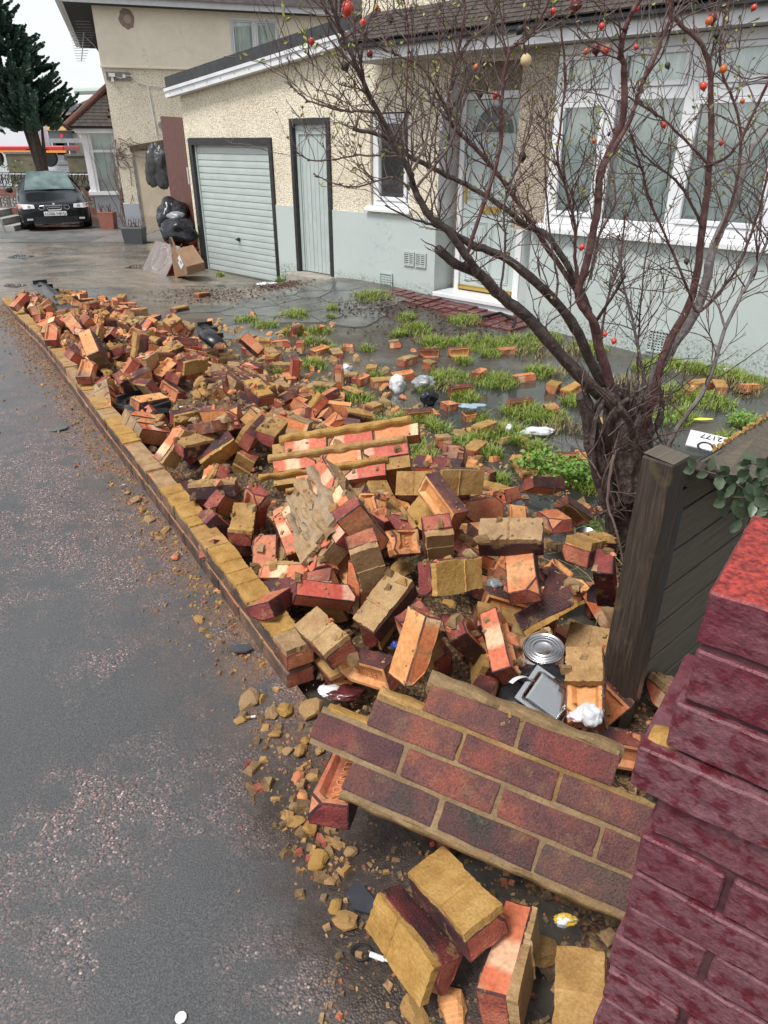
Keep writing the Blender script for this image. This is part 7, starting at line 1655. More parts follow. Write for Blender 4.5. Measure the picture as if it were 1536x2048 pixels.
LB = [ # px polyline, width px start->end, Y start->end, material
 ([(1240,830),(1200,790),(1130,720),(1060,640),(1000,590),(955,545),(915,530),(875,498)],44,25,3.15,2.75,'bark'),
 ([(955,545),(933,512),(894,460),(859,432),(827,373),(820,345),(785,278),(757,225),(725,162),(694,88),(665,18),(650,-30)],25,7,2.8,2.5,'bark'),
 ([(1235,800),(1190,740),(1150,655),(1100,592),(1017,520),(943,489),(897,460),(862,436)],36,17,3.2,2.9,'bark'),
 ([(1200,720),(1170,600),(1100,478),(1052,453),(1017,422),(957,383),(883,345),(813,309),(771,274),(704,258)],20,10,3.3,3.0,'bark'),
 ([(1180,620),(1100,503),(1038,408),(996,348),(947,292),(912,260),(897,225),(905,150),(925,60),(930,-20)],17,6,3.3,3.1,'cane'),
 ([(933,510),(975,387),(1000,299),(1003,211),(1017,105),(1052,80),(1090,20),(1110,-30)],12,6,2.8,2.6,'cane'),
 ([(1230,800),(1199,694),(1188,645),(1157,593),(1174,523),(1195,419),(1202,342),(1244,244),(1248,140),(1241,101),(1255,45),(1290,-20)],30,11,3.1,2.75,'cane'),
 ([(1202,342),(1258,244),(1279,181),(1300,136),(1335,52),(1349,-20)],14,7,2.85,2.7,'cane'),
 ([(1275,900),(1305,800),(1331,700),(1384,593),(1405,454),(1419,331),(1422,209),(1412,105),(1349,35),(1330,-20)],30,8,3.2,3.0,'cane'),
 ([(1270,860),(1315,740),(1340,700),(1398,610),(1429,488),(1471,401),(1495,314),(1536,255),(1580,200)],40,10,3.3,3.5,'grey_cane'),
 ([(1384,600),(1401,622),(1471,541),(1513,436),(1536,349),(1570,250)],10,6,3.2,3.0,'cane'),
 ([(1330,920),(1352,860),(1412,773),(1450,658),(1499,560),(1540,470)],18,8,2.95,2.9,'grey_cane'),
 ([(1450,658),(1435,610),(1400,570)],8,4,2.92,2.95,'grey_cane'),
 ([(1384,600),(1379,586),(1338,488),(1300,401),(1279,325),(1262,270)],9,5,3.1,2.9,'cane'),
 ([(1276,760),(1276,694),(1286,558),(1303,450)],7,4,3.25,3.3,'twig'),
 ([(1157,593),(1150,500),(1150,454),(1129,366),(1115,314),(1130,160),(1120,40)],11,5,3.0,2.8,'cane'),
 ([(1190,645),(1220,600),(1251,551)],12,7,3.05,2.9,'bark'),
 ([(757,225),(720,222),(683,221),(616,200),(574,162)],8,3,2.6,2.55,'twig'),
 ([(813,309),(799,313),(718,311),(630,322),(588,299)],7,3,2.95,2.8,'twig'),
 ([(820,380),(785,355),(715,373),(665,366),(627,348)],6,3,2.65,2.55,'twig'),
 ([(890,458),(866,450),(820,436),(771,411)],10,4,2.8,2.7,'bark'),
 ([(813,300),(813,176),(817,70),(806,-10)],6,3,2.7,2.6,'cane'),
 ([(824,345),(852,281),(862,211),(880,120),(870,10)],7,4,2.65,2.8,'twig'),
 ([(834,373),(894,299),(912,253),(930,200),(960,120),(995,-10)],8,5,2.65,2.7,'twig'),
 ([(897,225),(848,140),(806,116),(757,91),(700,46),(680,-10)],6,3,3.1,2.8,'twig'),
 ([(1580,120),(1536,167),(1471,297),(1419,331)],8,8,2.8,3.05,'cane'),
 ([(1180,560),(1195,480),(1230,400),(1216,300)],9,5,3.4,3.5,'twig'),
 ([(1110,600),(1115,560),(1100,470),(1090,330),(1095,200)],8,4,3.0,3.1,'twig'),
 ([(1000,590),(1010,500),(1010,400),(1045,310),(1070,200)],7,4,2.8,2.7,'twig'),
 ([(1430,490),(1470,380),(1480,250),(1440,120),(1460,-10)],10,5,3.3,3.2,'cane'),
 ([(1419,331),(1340,250),(1290,215),(1250,190)],8,4,3.05,2.9,'cane'),
 ([(1405,454),(1360,370),(1310,330),(1270,290)],9,4,3.1,2.9,'twig'),
 ([(1205,820),(1200,700),(1215,600),(1240,520),(1250,430)],10,5,3.4,3.5,'twig'),
 ([(1300,900),(1290,780),(1270,660),(1245,560),(1235,470)],12,5,3.2,3.3,'grey_cane'),
 ([(1190,1010),(1230,1120),(1236,1180)],10,8,2.95,2.8,'twig'),
 ([(1230,900),(1215,1000),(1240,1090),(1262,1250)],12,7,2.9,2.55,'twig'),
]
tips = []
def tubeR(b, P, R0, n=7, lumpy=.12, sd=0):
    b.tube([p-RO for p in P], [max(.0012, r*(1+lumpy*n3(i*.35, sd, 0, 1))) for i, r in enumerate(R0)], n)
def thorn(b, p, d, s):
    d = d.normalized(); x = d.orthogonal().normalized()*s*.22; y = d.cross(x).normalized()*s*.4; o_ = len(b.v); p = p-RO
    b.v += [tuple(p+x), tuple(p+y), tuple(p-x), tuple(p-y), tuple(p+d*s)]; b.f += [(o_, o_+1, o_+4), (o_+1, o_+2, o_+4), (o_+2, o_+3, o_+4), (o_+3, o_, o_+4)]; b.m += [0]*4
rt = random.Random(44); twb = MB(); budb = MB(); allp = []
for li, (px, w0, w1, y0, y1, mt) in enumerate(LB):
    n = len(px); P = [aty(u, v, y0+(y1-y0)*i/(n-1)) for i, (u, v) in enumerate(px)]; P = crv(P, 6); nn_ = len(P)
    P = [p + Vector((.006*n3(i*.7, li, 0, 1), .006*n3(i*.7, li, 5, 1), .006*n3(i*.7, li, 9, 1))) for i, p in enumerate(P)]
    Rr = [(w0+(w1-w0)*i/(nn_-1))*.32*(p.y*.9+.3)/CF for i, p in enumerate(P)]
    b = MB(); tubeR(b, P, Rr, 10 if w0 > 18 else 7, .22 if mt == 'bark' else .1, li)
    if mt in ('cane', 'twig'):
        for k in range(int(nn_*1.3)):
            i = rt.randrange(1, nn_-1); d = Vector((rt.uniform(-1, 1), rt.uniform(-1, 1), rt.uniform(-.6, .6))); thorn(b, P[i]+d.normalized()*Rr[i]*.8, d, rt.uniform(.006, .014))
    b.obj('limb', MT[mt], rose, smooth=(mt == 'bark'))
    allp.append((P, Rr, mt, w0))
def twig(p, d, L_, r, depth):
    n = max(3, int(L_/.035)); pts = [p]; d = d.normalized()
    for k in range(n):
        d = (d + Vector((rt.uniform(-.42, .42), rt.uniform(-.42, .42), rt.uniform(-.30, .42)))*.75).normalized(); pts.append(pts[-1]+d*L_/n)
        if depth > 0 and rt.random() < .34: twig(pts[-1], (d + Vector((rt.uniform(-1, 1), rt.uniform(-1, 1), rt.uniform(-.6, .9)))).normalized(), L_*rt.uniform(.3, .6), r*.65, depth-1)
        if rt.random() < .3: thorn(twb, pts[-1], Vector((rt.uniform(-1, 1), rt.uniform(-1, 1), rt.uniform(-.5, 1))), rt.uniform(.004, .009))
    twb.tube([q-RO for q in pts], [max(.0010, r*(1-.6*k/n)) for k in range(n+1)], 4, cap=False); tips.append(pts[-1])
for (P, Rr, mt, w0) in allp:
    L_ = sum((P[i+1]-P[i]).length for i in range(len(P)-1)); nt_ = int(L_*(26 if w0 < 30 else 12))
    for k in range(nt_):
        i = min(len(P)-2, int(len(P)*(.25+.75*rt.random()))); ax = (P[i+1]-P[i]).normalized(); d = (ax*.5 + Vector((rt.uniform(-1, 1), rt.uniform(-.8, .8), rt.uniform(-.1, 1.0)))).normalized()
        if P[i].z < .25: continue
        twig(P[i], d, rt.uniform(.06, .36), min(.0032, Rr[i]*.5), 2)
for k in range(60):
    p = aty(rt.uniform(1175, 1330), rt.uniform(800, 1060), rt.uniform(2.85, 3.2)); twig(p, Vector((rt.uniform(-.9, .9), rt.uniform(-.7, .4), rt.uniform(.2, 1.3))), rt.uniform(.12, .42), rt.uniform(.0025, .005), 1)
tw = twb.obj('twigs', MT['twig'], rose); tw['kind'] = 'stuff'
for p in tips:
    if p.z > 1.45 and rt.random() < .26 or rt.random() < .03:
        for k in range(rt.randrange(1, 3)): leafmesh(budb, p-RO, Vector((rt.uniform(-1, 1), rt.uniform(-1, .5), rt.uniform(.2, 1))), Vector((rt.uniform(-1, 1), -1, rt.uniform(-1, 1))), rt.uniform(.010, .022), rt.uniform(.0025, .005))
bo = budb.obj('buds', simple('yellow_green_bud', (.20, .26, .05), (.36, .34, .08), 40, .5, rand=0), rose); bo['kind'] = 'stuff'
# trunk stump
b = MB()
def gnarl(P, Rr, n=16, seed=0, amp=.28):
    o_ = len(b.v); m_ = len(P)
    for i in range(m_):
        d = (P[min(i+1, m_-1)]-P[max(i-1, 0)]).normalized(); x = d.orthogonal().normalized(); y = d.cross(x)
        for k in range(n):
            a = 6.2832*k/n; rr = Rr[i]*(1+amp*n3(math.cos(a)*1.4+seed, math.sin(a)*1.4, P[i].z*6, 1)+amp*.6*n3(math.cos(a)*4+seed, math.sin(a)*4, P[i].z*16, 1)); b.v.append(tuple(P[i]+(x*math.cos(a)+y*math.sin(a))*rr-RO))
    for i in range(m_-1):
        for k in range(n): b.f.append((o_+i*n+k, o_+i*n+(k+1) % n, o_+(i+1)*n+(k+1) % n, o_+(i+1)*n+k)); b.m.append(0)
    b.f.append(tuple(o_+(m_-1)*n+k for k in range(n))); b.m.append(0)
def gp_line(pxs, Y0, Y1, w0, w1, seed, amp=.28):
    P = crv([aty(u, v, Y0+(Y1-Y0)*i/(len(pxs)-1)) for i, (u, v) in enumerate(pxs)], 8); n = len(P); gnarl(P, [(w0+(w1-w0)*i/(n-1))*min(1, .08+(n-1-i)/5)*.5*(p.y*.9+.3)/CF for i, p in enumerate(P)], 16, seed, amp)
gp_line([(1275,1180),(1262,1060),(1240,960),(1225,870),(1215,800)], 3.05, 3.12, 46, 32, 1, .55)
gp_line([(1290,1150),(1285,1000),(1290,900),(1300,830)], 3.15, 3.2, 38, 22, 2, .6)
gp_line([(1230,1020),(1195,920),(1180,850),(1165,800),(1160,785)], 3.05, 3.0, 38, 18, 3, .55)
gp_line([(1260,1000),(1250,900),(1232,820),(1205,775)], 2.98, 3.05, 40, 28, 4, .55)
for k in range(17):
    u0 = rt.uniform(1222, 1312); gp_line([(u0, 1160), (u0+rt.uniform(-25, 20), 1050), (u0+rt.uniform(-45, 25), 940), (u0+rt.uniform(-70, 40), 840), (u0+rt.uniform(-90, 50), 760)], 3.0+rt.uniform(-.1, .25), 3.0+rt.uniform(-.15, .35), rt.uniform(13, 25), rt.uniform(6, 12), 10+k, .45)
b.obj('trunk', MT['bark'], rose, smooth=False)
# hips
HIP = {'r': simple('red_hip', (.50, .03, .03), (.62, .08, .04), 20, .25), 'd': simple('dark_hip', (.10, .015, .02), (.2, .03, .03), 20, .25), 'k': simple('black_hip', (.015, .014, .014), (.04, .035, .03), 20, .6), 'o': simple('orange_hip', (.60, .16, .03), (.4, .1, .03), 20, .35), 'c': simple('cream_fungus_lump', (.70, .52, .26), (.8, .66, .42), 30, .8)}
hpm = MB(); hpm.lathe([(0, -1.05), (.5, -.9), (.85, -.5), (1, 0), (.85, .5), (.45, .9), (.3, 1.0), (.35, 1.15), (.18, 1.3), (.0, 1.2)], 14)
for u, v, r_, k in [(695,17,13,'r'),(752,14,6,'r'),(727,46,8,'r'),(781,39,7,'k'),(623,83,7,'r'),(739,107,7,'d'),(690,133,9,'k'),(724,151,5,'d'),(1040,60,8,'k'),(1152,8,14,'d'),(1106,22,6,'r'),(1204,52,6,'r'),(1274,17,6,'r'),(1425,36,10,'d'),(1418,42,8,'o'),(1508,15,6,'r'),
   (1192,98,10,'d'),(1211,100,9,'r'),(1173,103,6,'o'),(1272,94,5,'r'),(1407,172,8,'r'),(1447,138,8,'o'),(1485,202,5,'o'),(1328,250,6,'r'),(1443,285,6,'r'),(1188,281,5,'o'),(1218,268,4,'k'),(1045,313,9,'k'),(1335,131,6,'k'),(1373,523,6,'k'),(1164,494,7,'r'),(953,135,7,'o'),(992,190,7,'r'),(1433,70,6,'k'),(960,190,6,'k'),(1052,121,12,'c'),(1210,668,6,'r'),(1228,682,7,'r')]:
    Y = 2.55 + .5*rt.random(); p = aty(u, v, Y); s_ = r_*Y/CF*.8; o = mko('rose_hip', hpm.mesh('rose_hip', HIP[k], smooth=True), rose, p-RO, (math.pi+rt.uniform(-.5, .5), rt.uniform(-.5, .5), 0)); o.scale = (s_, s_, s_*1.05)
    b = MB(); b.tube([Vector((0, 0, -.9)), Vector((rt.uniform(-1, 1), rt.uniform(-.5, .5), -3.5)), Vector((rt.uniform(-2, 2), rt.uniform(-1, 1), -7))], .14, 4); b.obj('stalk', MT['twig'], o)
# ---------------------------------------------------------------- grass, weeds, leaf litter
def tufts(name, lst, z, dens, hh, mat, label, seed, wid=.004, bend=.5):
    r = random.Random(seed); b = MB()
    for (u, v, rpx) in lst:
        c_ = gp(u, v, z); sx = rpx*1.25*(c_.y*.9+.4)/CF; sy = sx*1.1; n = int(dens*min(1.6, max(.3, sx/.25)**1.3))
        for k in range(n):
            a = r.uniform(0, 6.283); q = math.sqrt(r.random()); q *= (.75+.4*n3(a, u, v, 1.)); x, y = c_.x+sx*q*math.cos(a), c_.y+sy*q*math.sin(a)
            z0 = max(yard_z(x, y), z-.02)-.01; h_ = hh*r.uniform(.35, 1.15)*(1.15-.6*q); an = r.uniform(0, 6.283); dx_, dy_ = math.cos(an), math.sin(an); ln = h_*bend*r.uniform(.2, 1.4); w_ = wid*r.uniform(.6, 1.3)
            px_, py_ = -dy_*w_, dx_*w_; o_ = len(b.v)
            b.v += [(x-px_, y-py_, z0), (x+px_, y+py_, z0), (x+dx_*ln*.35+px_*.8, y+dy_*ln*.35+py_*.8, z0+h_*.6), (x+dx_*ln*.35-px_*.8, y+dy_*ln*.35-py_*.8, z0+h_*.6), (x+dx_*ln, y+dy_*ln, z0+h_*(1-.25*r.random()))]
            b.f += [(o_, o_+1, o_+2, o_+3), (o_+3, o_+2, o_+4)]; b.m += [0, 0]
    o = b.obj(name, mat); tag(o, label, 'grass', kind='stuff'); return o
def grassmat(name, a, bb, cc):
    m, t, bs = nodes(name); g = N(t); co = g.world(); col = g.ramp(g.noise(co, 30, 2), [(.3, a), (.5, bb), (.7, cc)]); setin(bs, 'Base Color', col, t); bs.inputs['Roughness'].default_value = .5
    return m
MT['grass'] = grassmat('bright_grass', (.10, .155, .018), (.19, .27, .032), (.30, .32, .075)); MT['drygrass'] = grassmat('dead_grass', (.16, .13, .05), (.26, .21, .09), (.16, .17, .05))
GT = [(495,650,26),(590,640,34),(665,632,14),(745,612,46),(830,665,38),(735,705,18),(960,690,60),(1030,690,60),(1090,680,40),(900,755,44),(990,760,56),(1080,742,36),(715,800,34),(840,840,24),(930,890,44),(1010,862,56),(1050,822,56),(1100,832,44),(985,905,28),(1080,940,56),(1150,950,56),(1130,925,36),(1360,785,56),(1420,800,56),(1500,760,36),(1330,722,36),(1450,745,46),(1350,830,56),(1490,840,36),(640,668,26),(620,690,18),(530,660,30),(930,650,40),(870,690,36),(560,560,10),(575,557,8),(440,550,10),(1300,735,40),(1390,735,40),(1180,700,40),(1040,930,20),(1180,970,40),(1460,880,40)]
tufts('grass', GT + [(random.Random(k).uniform(480, 1180), random.Random(k+500).uniform(640, 960), random.Random(k+900).uniform(10, 34)) for k in range(46)], -.30, 620, .10, MT['grass'], 'bright green grass tufts growing out of the flooded garden', 1, wid=.003, bend=1.1)
tufts('dead_grass', [(750,615,50),(640,690,24),(760,815,44),(900,770,40),(1120,850,50),(1060,700,60),(1150,700,50),(1200,1070,46),(1240,1110,40),(1180,1040,30),(1330,790,40),(1480,770,60),(1270,760,50),(1220,1150,30),(860,680,40),(1110,740,40)], -.29, 170, .09, MT['drygrass'], 'straw-coloured dead grass between the green tufts', 2, bend=1.1)
wd = MB(); rw2 = random.Random(4)
for (u, v, rr, n) in [(1110,940,60,170),(1160,955,50,150),(1060,935,40,80),(1215,1080,40,90),(1180,1090,30,60),(1480,850,30,90),(570,555,14,60),(1330,850,30,50)]:
    c_ = gp(u, v, -.28); sx = rr*(c_.y*.9+.4)/CF
    for k in range(n):
        p = c_ + Vector((rw2.gauss(0, sx*.5), rw2.gauss(0, sx*.45), 0)); p.z = max(yard_z(p.x, p.y), -.3) + rw2.uniform(.02, .11); leafmesh(wd, p, Vector((rw2.uniform(-1, 1), rw2.uniform(-1, 1), rw2.uniform(-.1, .6))), Vector((rw2.uniform(-.3, .3), rw2.uniform(-.5, .2), 1)), rw2.uniform(.02, .04), rw2.uniform(.008, .015))
tag(wd.obj('weeds', grassmat('weed_green', (.06, .14, .015), (.13, .26, .03), (.2, .33, .06))), 'fresh green broad-leaved weeds beside the heap', 'weeds', kind='stuff')
ll = MB(); rl2 = random.Random(9)
for k in range(3200):
    u, v = rl2.choice([(rl2.gauss(760, 60), rl2.gauss(622, 10)), (rl2.gauss(900, 90), rl2.gauss(655, 16)), (rl2.gauss(560, 30), rl2.gauss(572, 6)), (rl2.gauss(430, 60), rl2.gauss(590, 12))]); p = gp(u, v, -.25); 
    if p.y > 12 or p.y < 2: continue
    s_ = rl2.uniform(.010, .032); p.z = max(yard_z(p.x, p.y), -.318)+rl2.uniform(.004, .03); leafmesh(ll, p, Vector((rl2.uniform(-1, 1), rl2.uniform(-1, 1), rl2.uniform(-.4, .4))), Vector((rl2.uniform(-.5, .5), rl2.uniform(-.5, .5), 1)), s_*1.4, s_*.5)
tag(ll.obj('leaf_litter', simple('dead_leaves', (.035, .018, .012), (.11, .055, .035), 25, .6, rand=0)), 'wet dead leaves drifted in front of the doorstep', 'leaves', kind='stuff')
ct = MB()
for k in range(90):
    u, v = rl2.gauss(1235, 40), rl2.uniform(1020, 1200); p = gp(u, v, -.1); p.z = yard_z(p.x, p.y)+rl2.uniform(.02, .15); d = Vector((rl2.uniform(-1, 1), rl2.uniform(-1, 1), rl2.uniform(-.3, .6))).normalized()
    ct.tube([p, p+d*.08+Vector((0, 0, .02)), p+d*.17], .0018, 4)
tag(ct.obj('dry_stalks', MT['drygrass']), 'dry pale stalks tangled round the rose trunk', 'weeds', kind='stuff')
# ---------------------------------------------------------------- litter
MT['tin'] = simple('bright_tin', (.72, .72, .72), (.55, .55, .55), 10, .25, metal=1.); MT['tinlabel'] = simple('tin_paper', (.72, .70, .66), (.35, .12, .12), 45, .5, lo=.52, hi=.6)
def tin(u, v, z, r_, h_, rot, lab, mouth, label_mat):
    p = gp(u, v, z); o = thing('food_tin', lab, 'tin', p); o.rotation_euler = rot; b = MB(); b.lathe([(0, 0), (r_, 0), (r_*1.02, .004), (r_, .008), (r_, h_*.3), (r_*.985, h_*.33), (r_, h_*.36), (r_, h_-.008), (r_*1.03, h_-.004), (r_*1.03, h_), (r_*.96, h_)] + ([(r_*.95, h_-.004), (r_*.85, h_-.004), (r_*.83, h_-.001), (r_*.78, h_-.004), (r_*.7, h_-.004), (r_*.68, h_-.001), (r_*.62, h_-.004), (r_*.5, h_-.004), (r_*.48, h_-.001), (r_*.42, h_-.004), (0, h_-.004)] if not mouth else [(r_*.95, .006), (0, .006)]), 28)
    b.obj('can', MT['tin'], o, smooth=True); b = MB(); b.lathe([(r_*1.006, .012), (r_*1.006, h_-.014)], 28); lb = b.obj('paper_label', label_mat, o, smooth=True); return o
tn = tin(1085, 1345, .15, .062, .115, (R_(8), R_(-6), 0), 'silver-lidded paint tin with white label wedged between fallen bricks', False, MT['tinlabel'])
b = MB(); n = 8
for nm_, z0, z1, a0, a1, mm in (('label_patch', .03, .088, -2.1, -1.15, MT['upvc']), ('label_print', .066, .078, -1.85, -1.35, MT['black']), ('label_print', .040, .050, -1.95, -1.25, MT['black'])):
    b = MB(); rr = .0628 if nm_ == 'label_patch' else .0632
    for k in range(n): A_, B2 = a0+(a1-a0)*k/n, a0+(a1-a0)*(k+1)/n; b.quad((rr*math.cos(A_), rr*math.sin(A_), z0), (rr*math.cos(B2), rr*math.sin(B2), z0), (rr*math.cos(B2), rr*math.sin(B2), z1), (rr*math.cos(A_), rr*math.sin(A_), z1))
    b.obj(nm_, mm, tn)
tin(1168, 1085, -.17, .055, .06, (R_(10), 0, 0), 'small empty open tin among the weeds by the rose trunk', True, simple('tin_print', (.62, .62, .58), (.2, .3, .35), 40, .4))
p = gp(1098, 1395, .2); tray = thing('plastic_tray', 'clear crumpled plastic food tray between paint tin and fallen panel', 'tray', p); tray.rotation_euler = (R_(38), R_(18), R_(-35)); b = MB(); b.prism([(-.07, 0), (.07, 0), (.055, .03), (-.055, .03)], 'y', -.05, .05); o = bev(b.obj('tub', glassmat('clear_plastic', (.72, .75, .76), .22), tray, fixn=True), .008, 2); b = MB(); b.box(-.08, .08, -.06, .06, -.004, 0); b.obj('rim', glassmat('clear_plastic_rim', (.7, .72, .73), .3), tray)
p = gp(1050, 1392, .14); tag(crumple('black_tray', 33, p, .075, MT['black'], (1.2, .8, .4), .25, 3), 'crushed black plastic tray under the clear tray', 'tray')
p = gp(1085, 1352, .2); tag(crumple('black_wrapper', 36, p, .055, MT['binbag'], (1.2, .8, .7), .4, 3), 'shiny black wrapper in front of the paint tin', 'wrapper')
p = gp(1040, 1392, .2); rl_ = thing('tape_label', 'white printed label curled on the black tray', 'label', p); rl_.rotation_euler = (R_(65), 0, R_(25)); b = MB()
for k in range(10): a0, a1 = R_(30+k*9), R_(39+k*9); b.quad((.06*math.cos(a0), .06*math.sin(a0), 0), (.06*math.cos(a1), .06*math.sin(a1), 0), (.06*math.cos(a1), .06*math.sin(a1), .022), (.06*math.cos(a0), .06*math.sin(a0), .022))
b.obj('paper', MT['upvc'], rl_)
def rag(u, v, z, r_, lab, mat, sq=(1, .8, .6), seed=0, cat='litter', name='crumpled_paper', amp=.5):
    p = gp(u, v, z); return tag(crumple(name, seed or u*.37, p, r_, mat, sq, amp, 4), lab, cat)
rag(1178, 1432, .33, .03, 'white crumpled tissue in the hollow of the half-covered brick', MT['whitebag'], (1, .9, .8)); rag(1152, 1432, .33, .018, 'pink stained tissue beside the white tissue', simple('pink_tissue', (.7, .45, .5), (.75, .7, .7), 20, .8))
rag(372, 822, .16, .055, 'white rag lying on the grey mortar brick', MT['whitebag'], (1.4, .8, .5), name='rag'); rag(795, 770, -.27, .075, 'white carrier bag standing in the garden puddle', MT['whitebag'], (.8, .7, 1.), name='plastic_bag'); rag(690, 738, -.28, .05, 'small white bag at the back edge of the puddle', MT['whitebag'], (1.1, .7, .8), name='plastic_bag')
rag(848, 765, -.27, .085, 'grey and black torn plastic next to the white carrier bag', MT['greybag'], (1, .7, .7), name='plastic_bag'); rag(858, 797, -.27, .065, 'black knotted bag below the torn grey plastic', MT['binbag'], (.9, .7, 1.), name='plastic_bag')
rag(1075, 862, -.29, .07, 'wet white plastic draped across the grass by the puddle', MT['whitebag'], (1.5, .7, .35), name='plastic_sheet'); rag(1018, 858, -.28, .035, 'small white scrap left of the wet white plastic', MT['whitebag'], (.7, .6, 1.), name='plastic_scrap')
rag(943, 812, -.22, .06, 'pale blue plastic piece on a yellow brick', simple('pale_blue_plastic', (.30, .40, .48), rough=.3), (1.5, .8, .2), name='plastic_scrap'); rag(1140, 745, -.3, .03, 'tiny white scrap near the rose trunk', MT['whitebag'], (1, 1, .4), name='plastic_scrap') if False else None
rag(535, 568, -.4, .10, 'white sheet of plastic at the foot of the garage door', MT['whitebag'], (1.6, .6, .25), name='plastic_sheet'); rag(1405, 838, -.28, .04, 'bright yellow scrap on the puddle beside the rose tree', simple('yellow_scrap', (.75, .68, .05), rough=.4), (1.6, .5, .12), name='plastic_scrap')
rag(990, 1170, .12, .028, 'grey film scrap in the gap beside the clean salmon brick', MT['greybag'], (1, .8, .8), name='plastic_scrap'); rag(660, 1382, .03, .028, 'white crinkled wrapper under the wall end', MT['whitebag'], (1.2, .8, .5), name='wrapper'); rag(690, 1385, .03, .036, 'dark red crinkled bag under the wall end', simple('dark_red_film', (.05, .012, .014), (.09, .02, .02), 9, .25), (1.5, .8, .35), name='wrapper')
rag(1130, 1840, .12, .019, 'white, yellow and red sweet wrapper below the fallen panel', simple('sweet_wrapper', (.7, .7, .72), (.65, .42, .03), 22, .25, lo=.5, hi=.53), (1.3, .6, .6), name='wrapper'); rag(1450, 740, -.3, .05, 'white scrap at the foot of the bay wall', MT['whitebag'], (1.4, .6, .3), name='plastic_scrap'); rag(790, 1290, .2, .012, 'blue scrap beneath the mustard-topped brick', simple('blue_scrap', (.03, .06, .28), rough=.3), (1, 1, 1), name='plastic_scrap')
# fallen sign
sg_ = thing('fallen_sign', 'white sign plate with black lettering lying by the rose trunk', 'sign', gp(1420, 885, -.26)); sg_.rotation_euler = (R_(14), R_(4), R_(-28)); b = MB(); b.box(-.15, .15, -.10, .10, -.004, .004); b.obj('plate', MT['upvc'], sg_); tmx = text_mesh('2177', .075, .0015); tmx.materials.append(MT['black']); mko('lettering', tmx, sg_, (0, .055, .006), (0, 0, math.pi)); b = MB(); b.tube([(-.02+.05*math.cos(a*.4), -.07+.05*math.sin(a*.4), .004) for a in range(13)], .009, 4); b.obj('emblem', MT['black'], sg_)
# black car trim and torn plastic on the heap
def trim(pxs, zs, wid, lab, ribs=8, name='car_trim'):
    P = [gp(u, v, z) for (u, v), z in zip(pxs, zs)]; o = thing(name, lab, 'car trim', P[0]); b = MB(); n = len(P); d = (P[-1]-P[0]).normalized(); sd_ = Vector((-d.y, d.x, 0)).normalized(); vs = []
    for i, p in enumerate(P):
        w_ = wid*(.7+.3*math.sin(3.1*i/(n-1)))
        for k, (q, h_) in enumerate(((-1, -.02), (-.6, .02), (0, .035), (.6, .02), (1, -.03))): vs.append(tuple(p-P[0]+sd_*w_*q*.5+Vector((0, 0, h_+.008*math.sin(i*2)))))
    b.v = vs
    for i in range(n-1):
        for k in range(4): b.f.append((i*5+k, i*5+k+1, i*5+k+6, i*5+k+5)); b.m.append(0)
    ob = b.obj('shell', MT['black'], o, smooth=True); md = ob.modifiers.new('s', 'SOLIDIFY'); md.thickness = .006
    for k in range(ribs):
        p = P[0].lerp(P[-1], (k+.6)/(ribs+.3)); b = MB(); b.box(-.012, .012, -wid*.36, wid*.36, -.01, .035); b.obj('rib', MT['black'], o, loc=p-P[0]+Vector((0, 0, .03)), rot=(0, 0, math.atan2(d.y, d.x)))
    return o
trim([(75,566),(105,590),(135,615),(165,640),(190,660)], [.10, .14, .14, .12, .08], .22, 'long black plastic car trim lying across the far end of the heap')
trim([(250,800),(290,810),(330,835)], [.14, .16, .12], .26, 'black torn bumper plastic half buried mid heap', 4)
trim([(405,650),(420,672),(440,690)], [.02, .04, .0], .2, 'black plastic fin at the back of the heap', 3)
def shard(u, v, z, r_, lab, mat, seed):
    r = random.Random(seed); p = gp(u, v, z); o = tag(mko('slate_shard', None), lab, 'shard'); bpy.data.objects.remove(o); b = MB(); n = 6; pl = [(r_*(.6+.6*r.random())*math.cos(6.283*k/n), r_*(.6+.6*r.random())*math.sin(6.283*k/n)*.6) for k in range(n)]; b.prism(pl, 'z', 0, .006)
    return tag(b.obj('slate_shard', mat, loc=p + Vector((0, 0, .004)), rot=(r.uniform(-.15, .15), r.uniform(-.15, .15), r.uniform(0, 6)), fixn=True), lab, 'shard')
MT['sshard'] = simple('dark_plastic_shard', (.04, .045, .055), (.07, .075, .085), 9, .3)
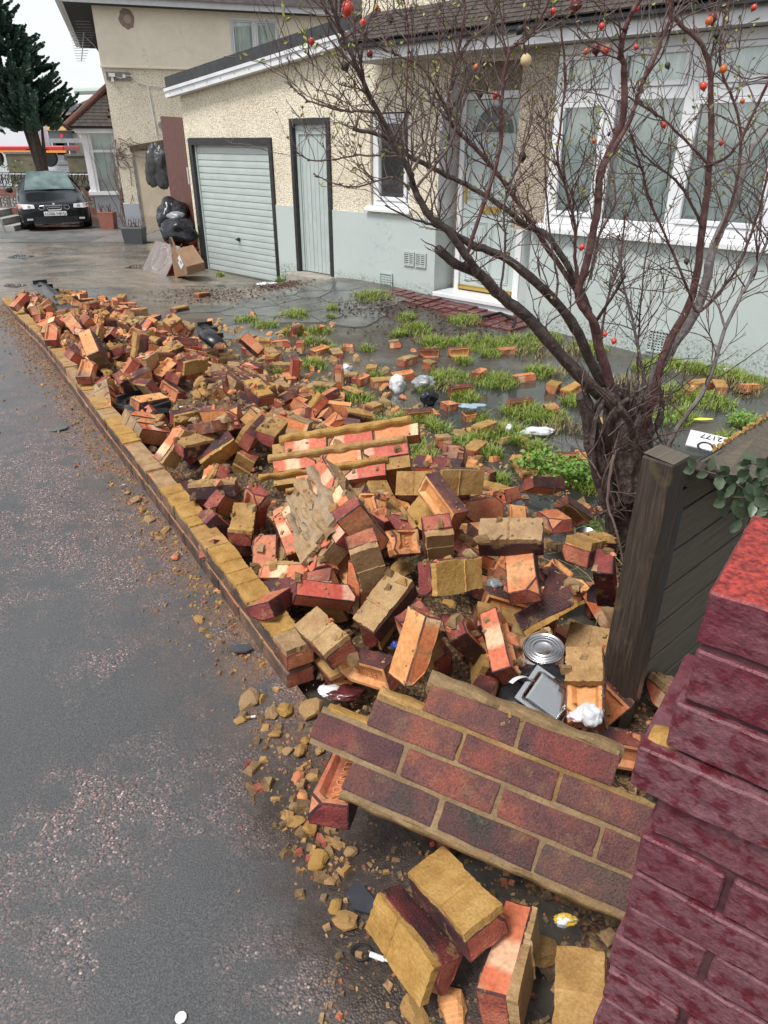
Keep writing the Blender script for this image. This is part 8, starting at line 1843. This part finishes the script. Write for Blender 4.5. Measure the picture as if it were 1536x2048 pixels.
for i, (u, v, z, r_, lab) in enumerate([(485,1300,.0,.05,'dark grey plastic shard on the pavement beside the low wall'),(120,860,-.01,.07,'thin dark shard on the far pavement'),(290,642,-.17,.14,'blue-grey slate sheet at the drive edge of the heap'),(270,640,-.17,.1,'smaller slate sheet beside the blue-grey slate'),(335,640,-.18,.12,'flat slate piece near the crazy paving'),(440,572,-.38,.10,'small dark blue board in front of the garage'),(720,1795,.0,.055,'flat black shard below the fallen panel'),(430,655,-.2,.09,'dark ribbed plastic at the back grass tuft')]): shard(u, v, z, r_, lab, MT['sshard'], 60+i)
# small pavement litter
bt = thing('vial', 'tiny white plastic vial on the wet mud', 'vial', gp(740, 1908, .012)); bt.rotation_euler = (0, R_(90), R_(-20)); b = MB(); b.lathe([(0, 0), (.006, 0), (.006, .034), (.003, .038), (.003, .048), (0, .048)], 10); b.obj('tube', MT['upvc'], bt)
for i, (u, v, lab) in enumerate([(492,1435,'cigarette end beside the mortar crumbs'),(240,973,'cigarette end on the far pavement')]):
    o = thing('cigarette_end', lab, 'cigarette', gp(u, v, .006)); o.rotation_euler = (0, R_(90), R_(10+i*50)); b = MB(); b.lathe([(0, 0), (.004, 0), (.004, .016), (0, .016)], 8); b.obj('filter', MT['mortar_y'], o); b = MB(); b.lathe([(.004, .0161), (.004, .03), (0, .03)], 8); b.obj('paper', MT['upvc'], o)
kr = thing('rubber_ring', 'black rubber ring half sunk in the mud', 'ring', gp(722, 1905, .0)); b = MB(); b.tube([(0.024*math.cos(a/16*6.283), .018*math.sin(a/16*6.283), .002) for a in range(17)], .003, 5); b.obj('ring', MT['tyre'], kr)
gu = MB(); gu.lathe([(0, 0), (.013, 0), (.012, .002), (0, .003)], 9); tag(gu.obj('chewing_gum', MT['upvc'], loc=gp(362, 2036, 0)+Vector((0, 0, .002))), 'flattened white gum spot on the asphalt', 'gum')
tb_ = MB(); tb_.tube([gp(960, 640, -.25)+Vector((0, 0, .03)), gp(1000, 634, -.25)+Vector((0, 0, .05)), gp(1030, 645, -.25)+Vector((0, 0, .03)), gp(1025, 660, -.27)+Vector((0, 0, .02))], .018, 7); tag(tb_.obj('old_hose', MT['tyre']), 'black hose end lying on the red tiles', 'hose')
